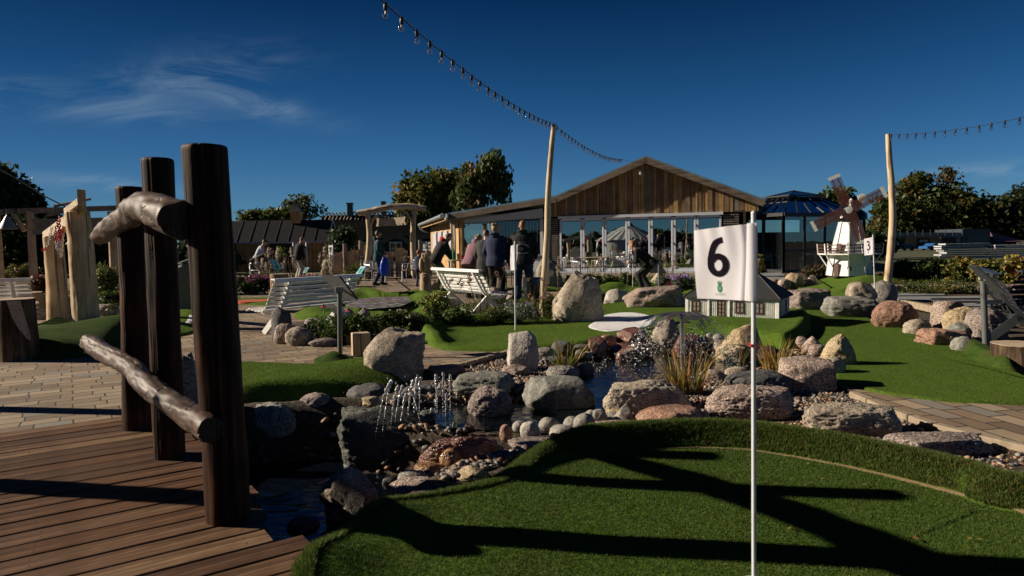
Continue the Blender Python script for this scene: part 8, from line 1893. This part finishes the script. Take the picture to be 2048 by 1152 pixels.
# grass-like tufts
def tuft(label, px, py, w, h, pal, n=60, z=0.0, bw=.008, spread=.5, plume=None, name="reed_tuft", grp="reed tufts by the water"):
    b = P(px, py, z); f = root(name, label, "grass tuft", b, group=grp); rs = np.random.default_rng(int(px)); R0_ = W(w, b.y) / 2; Hh = PD(px, py - h, b.y).z - z; S_ = 7; vs = []; cs = []; fs = []
    pal = np.array(pal); tips = []
    for i in range(n):
        a = rs.random() * 6.283; r0 = R0_ * .35 * rs.random() ** .5; L = Hh * (.55 + .5 * rs.random()); sp_ = R0_ * spread * (.2 + rs.random()) * 1.3; x0, y0 = r0 * math.cos(a), r0 * math.sin(a) * .6; a2 = a + rs.normal() * .5; c = pal[rs.integers(len(pal))] * (.7 + .5 * rs.random()); c2 = pal[rs.integers(len(pal))]
        w_ = bw * (.6 + .8 * rs.random()); pa = rs.random() * 3.14; wx, wy = math.cos(pa) * w_ / 2, math.sin(pa) * w_ / 2
        for k in range(S_ + 1):
            t = k / S_; x = x0 + math.cos(a2) * sp_ * t ** 1.8; y = y0 + math.sin(a2) * sp_ * t ** 1.8 * .7; zz = L * (t - .25 * t ** 3 * min(1.5, sp_ / max(L, .01))); q = 1 - t ** 2 * .95
            vs += [(x - wx * q, y - wy * q, zz - .02), (x + wx * q, y + wy * q, zz - .02)]; cs += [c * (1 - t) + c2 * t] * 2
        tips.append((x, y, zz)); b0 = i * 2 * (S_ + 1); fs += [(b0 + 2 * k, b0 + 2 * k + 1, b0 + 2 * k + 3, b0 + 2 * k + 2) for k in range(S_)]
    me = npmesh("blades", np.array(vs), np.array(fs)); vcol(me, 'tint', np.array(cs)); link_mesh("blades", me, M_LEAF, f)
    if plume:
        P_ = []; 
        for (x, y, zz) in tips[:plume[0]]:
            for k in range(plume[3] if len(plume) > 3 else 40): t = rs.random(); P_.append((b.x + x * (.9 + t * .12) + rs.normal() * .012, b.y + y + rs.normal() * .012, b.z + zz - plume[1] * (t - .5)))
        foliage_obj("plumes", np.array(P_), np.zeros(len(P_), int), plume[2], [plume[4] if len(plume) > 4 else (.42, .34, .28)], f, jit=.6, aspect=2.6)
    return f
REED = [(.12, .16, .03), (.30, .28, .06), (.42, .20, .05), (.18, .20, .05), (.36, .12, .05)]
tuft("orange and green reeds growing at the front of the pond", 1372, 792, 190, 108, REED, 110, -.05, .014, .42)
tuft("bent reddish reed blades leaning over the large flat boulder", 1290, 770, 120, 46, REED[2:], 18, -.1, .008, .9)
tuft("yellow-green reeds on the left of the pond by the pale pillar", 1130, 746, 130, 84, REED[:4], 60, -.1, .013, .6)
tuft("reeds behind the flag pole at the right end of the pond", 1555, 748, 150, 84, REED, 100, -.02, .012, .5)
tuft("single tall brown reeds left of flag six's foot", 1480, 728, 60, 60, REED, 16, -.06, .007, .8)
tuft("thin reed blades in shade by the dark slab", 905, 850, 60, 40, REED[:2], 8, -.1, .007, .9)
GR = "ornamental grasses"
tuft("tall dark stemmed grass in front of the slanting white bench", 965, 645, 130, 130, [(.06, .045, .03), (.10, .09, .03)], 34, 0, .008, .55, (10, .10, .02, 30, (.20, .10, .09)), "ornamental_grass", GR)
tuft("curving green grass right of the slanting bench seat", 1010, 640, 120, 70, [(.12, .14, .04), (.2, .19, .06)], 40, 0, .008, .8, None, "ornamental_grass", GR)
tuft("grass with pinkish seed heads at the light pole's foot", 1070, 640, 70, 80, [(.10, .10, .03), (.25, .22, .07)], 26, 0, .008, .7, (10, .05, .018, 24, (.36, .20, .17)), "ornamental_grass", GR)
tuft("fountain grass with dark stalks in the bed by the grey info post", 660, 675, 90, 50, [(.14, .18, .04), (.08, .12, .03)], 60, 0, .01, .5, None, "ornamental_grass", GR)
tuft("spiky green leaves in front of the bed behind the round stone", 690, 688, 80, 60, [(.10, .16, .04), (.18, .22, .07)], 60, 0, .012, .5, None, "ornamental_grass", GR)
tuft("beige feather grass right of the bending woman", 1335, 570, 50, 62, [(.2, .17, .09)], 40, 0, .012, .5, (10, .22, .03, 34), "ornamental_grass", GR)
tuft("beige feather grass before the folding doors, left", 1190, 572, 40, 52, [(.2, .17, .09)], 36, 0, .012, .5, (8, .2, .028, 30), "ornamental_grass", GR)
tuft("single feather grass plume left of the folding doors", 1116, 585, 16, 66, [(.2, .17, .09)], 6, 0, .014, .3, (3, .30, .04, 60), "ornamental_grass", GR)
tuft("pale feather grass in front of the mauve hoodie", 944, 595, 50, 62, [(.15, .14, .07)], 26, 0, .012, .5, (6, .2, .025, 30, (.5, .45, .42)), "ornamental_grass", GR)
tuft("pale feather grass in front of the woman in navy", 975, 600, 26, 72, [(.15, .14, .07)], 12, 0, .012, .35, (4, .30, .04, 60, (.5, .46, .42)), "ornamental_grass", GR)
for px, l in ((535, "before the bending players"), (562, "left of the kiosk door"), (583, "right of the kiosk door"), (655, "by the number nine flag")):
    tuft("whitish plumed grass " + l, px, 575, 40, 72, [(.18, .16, .09)], 24, 0, .02, .5, (6, .28, .045, 34, (.52, .45, .40)), "ornamental_grass", GR)
tuft("pinkish grass beside the right retaining stones", 1870, 588, 60, 40, OLIVE, 50, 0, .012, .6, None, "ornamental_grass", GR)
# coneflowers
for i, (px, py, h, l) in enumerate(((633, 700, 86, "crimson coneflower standing tallest in the bed by the long bench"), (668, 690, 55, "pink coneflower just left of the grey info post"), (684, 690, 72, "small red coneflower right of the grey info post"))):
    b = P(px + 4, 690); b.y += .3; z = PD(px, 612 + (0, 22, 8)[i], b.y).z; f = root("coneflower", l, "flower", b, group="coneflowers"); mb = MB(); mb.tube([(0, 0, 0), (.02, 0, z * .5), (0, 0, z)], .006, 6); mb.build("stem", M_GRN, f); mb = MB()
    for k in range(11): a = 6.283 * k / 11; mb.beam((.012 * math.cos(a), .012 * math.sin(a), z), (.05 * math.cos(a), .05 * math.sin(a), z - .02), .022, .003)
    mb.build("petals", plain("crimson_petal", ((.35, .02, .07), (.5, .12, .25), (.4, .03, .08))[i], .7), f); mb = MB(); mb.ell((0, 0, z + .008), (.02, .02, .02)); mb.build("cone", M_BRN, f, True)
# groundcover of the beds: uncountable
def ground_cover(label, poly_px, N, h, leaf, pal):
    p = sample_poly(px_poly(poly_px), N, False); z = h * rng.random(len(p)) ** 1.3 + .01; pts = np.column_stack([p, z]); cid = (np.floor(p[:, 0] * 6) * 31 + np.floor(p[:, 1] * 6)).astype(int); cid -= cid.min()
    _, cid = np.unique(cid, return_inverse=True); o = foliage_obj("ground_cover", pts, cid, leaf, pal, None); tag(o, label, "ground cover", kind="stuff")
flat("flower_bed_soil", px_poly([(548, 684), (600, 690), (700, 694), (790, 690), (850, 662), (900, 650), (1000, 643), (1105, 630), (1110, 600), (1000, 598), (905, 612), (850, 648), (740, 640), (640, 636), (570, 650)]), .006, bpy.data.materials["soil_and_rough_grass"])
ground_cover("low leafy ground cover filling the middle flower bed", [(590, 680), (700, 690), (790, 686), (850, 660), (900, 648), (1000, 641), (1105, 628), (1105, 610), (1000, 612), (905, 622), (850, 648), (740, 645), (640, 645)], 9000, .16, .03, GREEN + OLIVE)
ground_cover("low plants along the foot of the clubhouse and terrace", [(1120, 575), (1400, 572), (1400, 558), (1120, 560)], 2500, .16, .05, GREEN + OLIVE)
ground_cover("rough grass and weeds left of the red carpet", [(170, 640), (330, 625), (480, 596), (480, 575), (180, 585), (60, 600)], 5000, .25, .05, GREEN + OLIVE)
ground_cover("weeds at the foot of the right hedge", [(1780, 584), (2100, 584), (2100, 560), (1780, 562)], 6000, .2, .04, OLIVE + GREEN)
# a few fallen leaves on the greens, deck and paving
q = np.concatenate([sample_poly([tuple(p) for p in OUT1], 26), sample_poly(T4, 22), sample_poly(T2, 14), sample_poly([(-3.5, 4.6), (-1.2, 6.2), (-2, 9), (-6, 9)], 40)]); zz = np.concatenate([np.full(26, .032), np.full(22, .034), np.full(14, .045), np.full(40, .008)])
V, C_ = leafcloud(np.column_stack([q, zz]), .028 * (.6 + .8 * rng.random(len(q))), np.array([(.30, .20, .05), (.22, .12, .04), (.35, .30, .12)])[rng.integers(0, 3, len(q))], aspect=1.4)
V = V.reshape(-1, 4, 3); V[:, :, 2] = V[:, :1, 2] * 0 + zz[:, None, None][:, :, 0] + .004 * rng.random((len(q), 4)); me = npmesh("fallen_leaves", V.reshape(-1, 3), np.arange(len(q) * 4).reshape(-1, 4)); vcol(me, 'tint', C_); tag(link_mesh("fallen_leaves", me, M_LEAF), "small dry leaves scattered over greens and paving", "fallen leaves", kind="stuff")
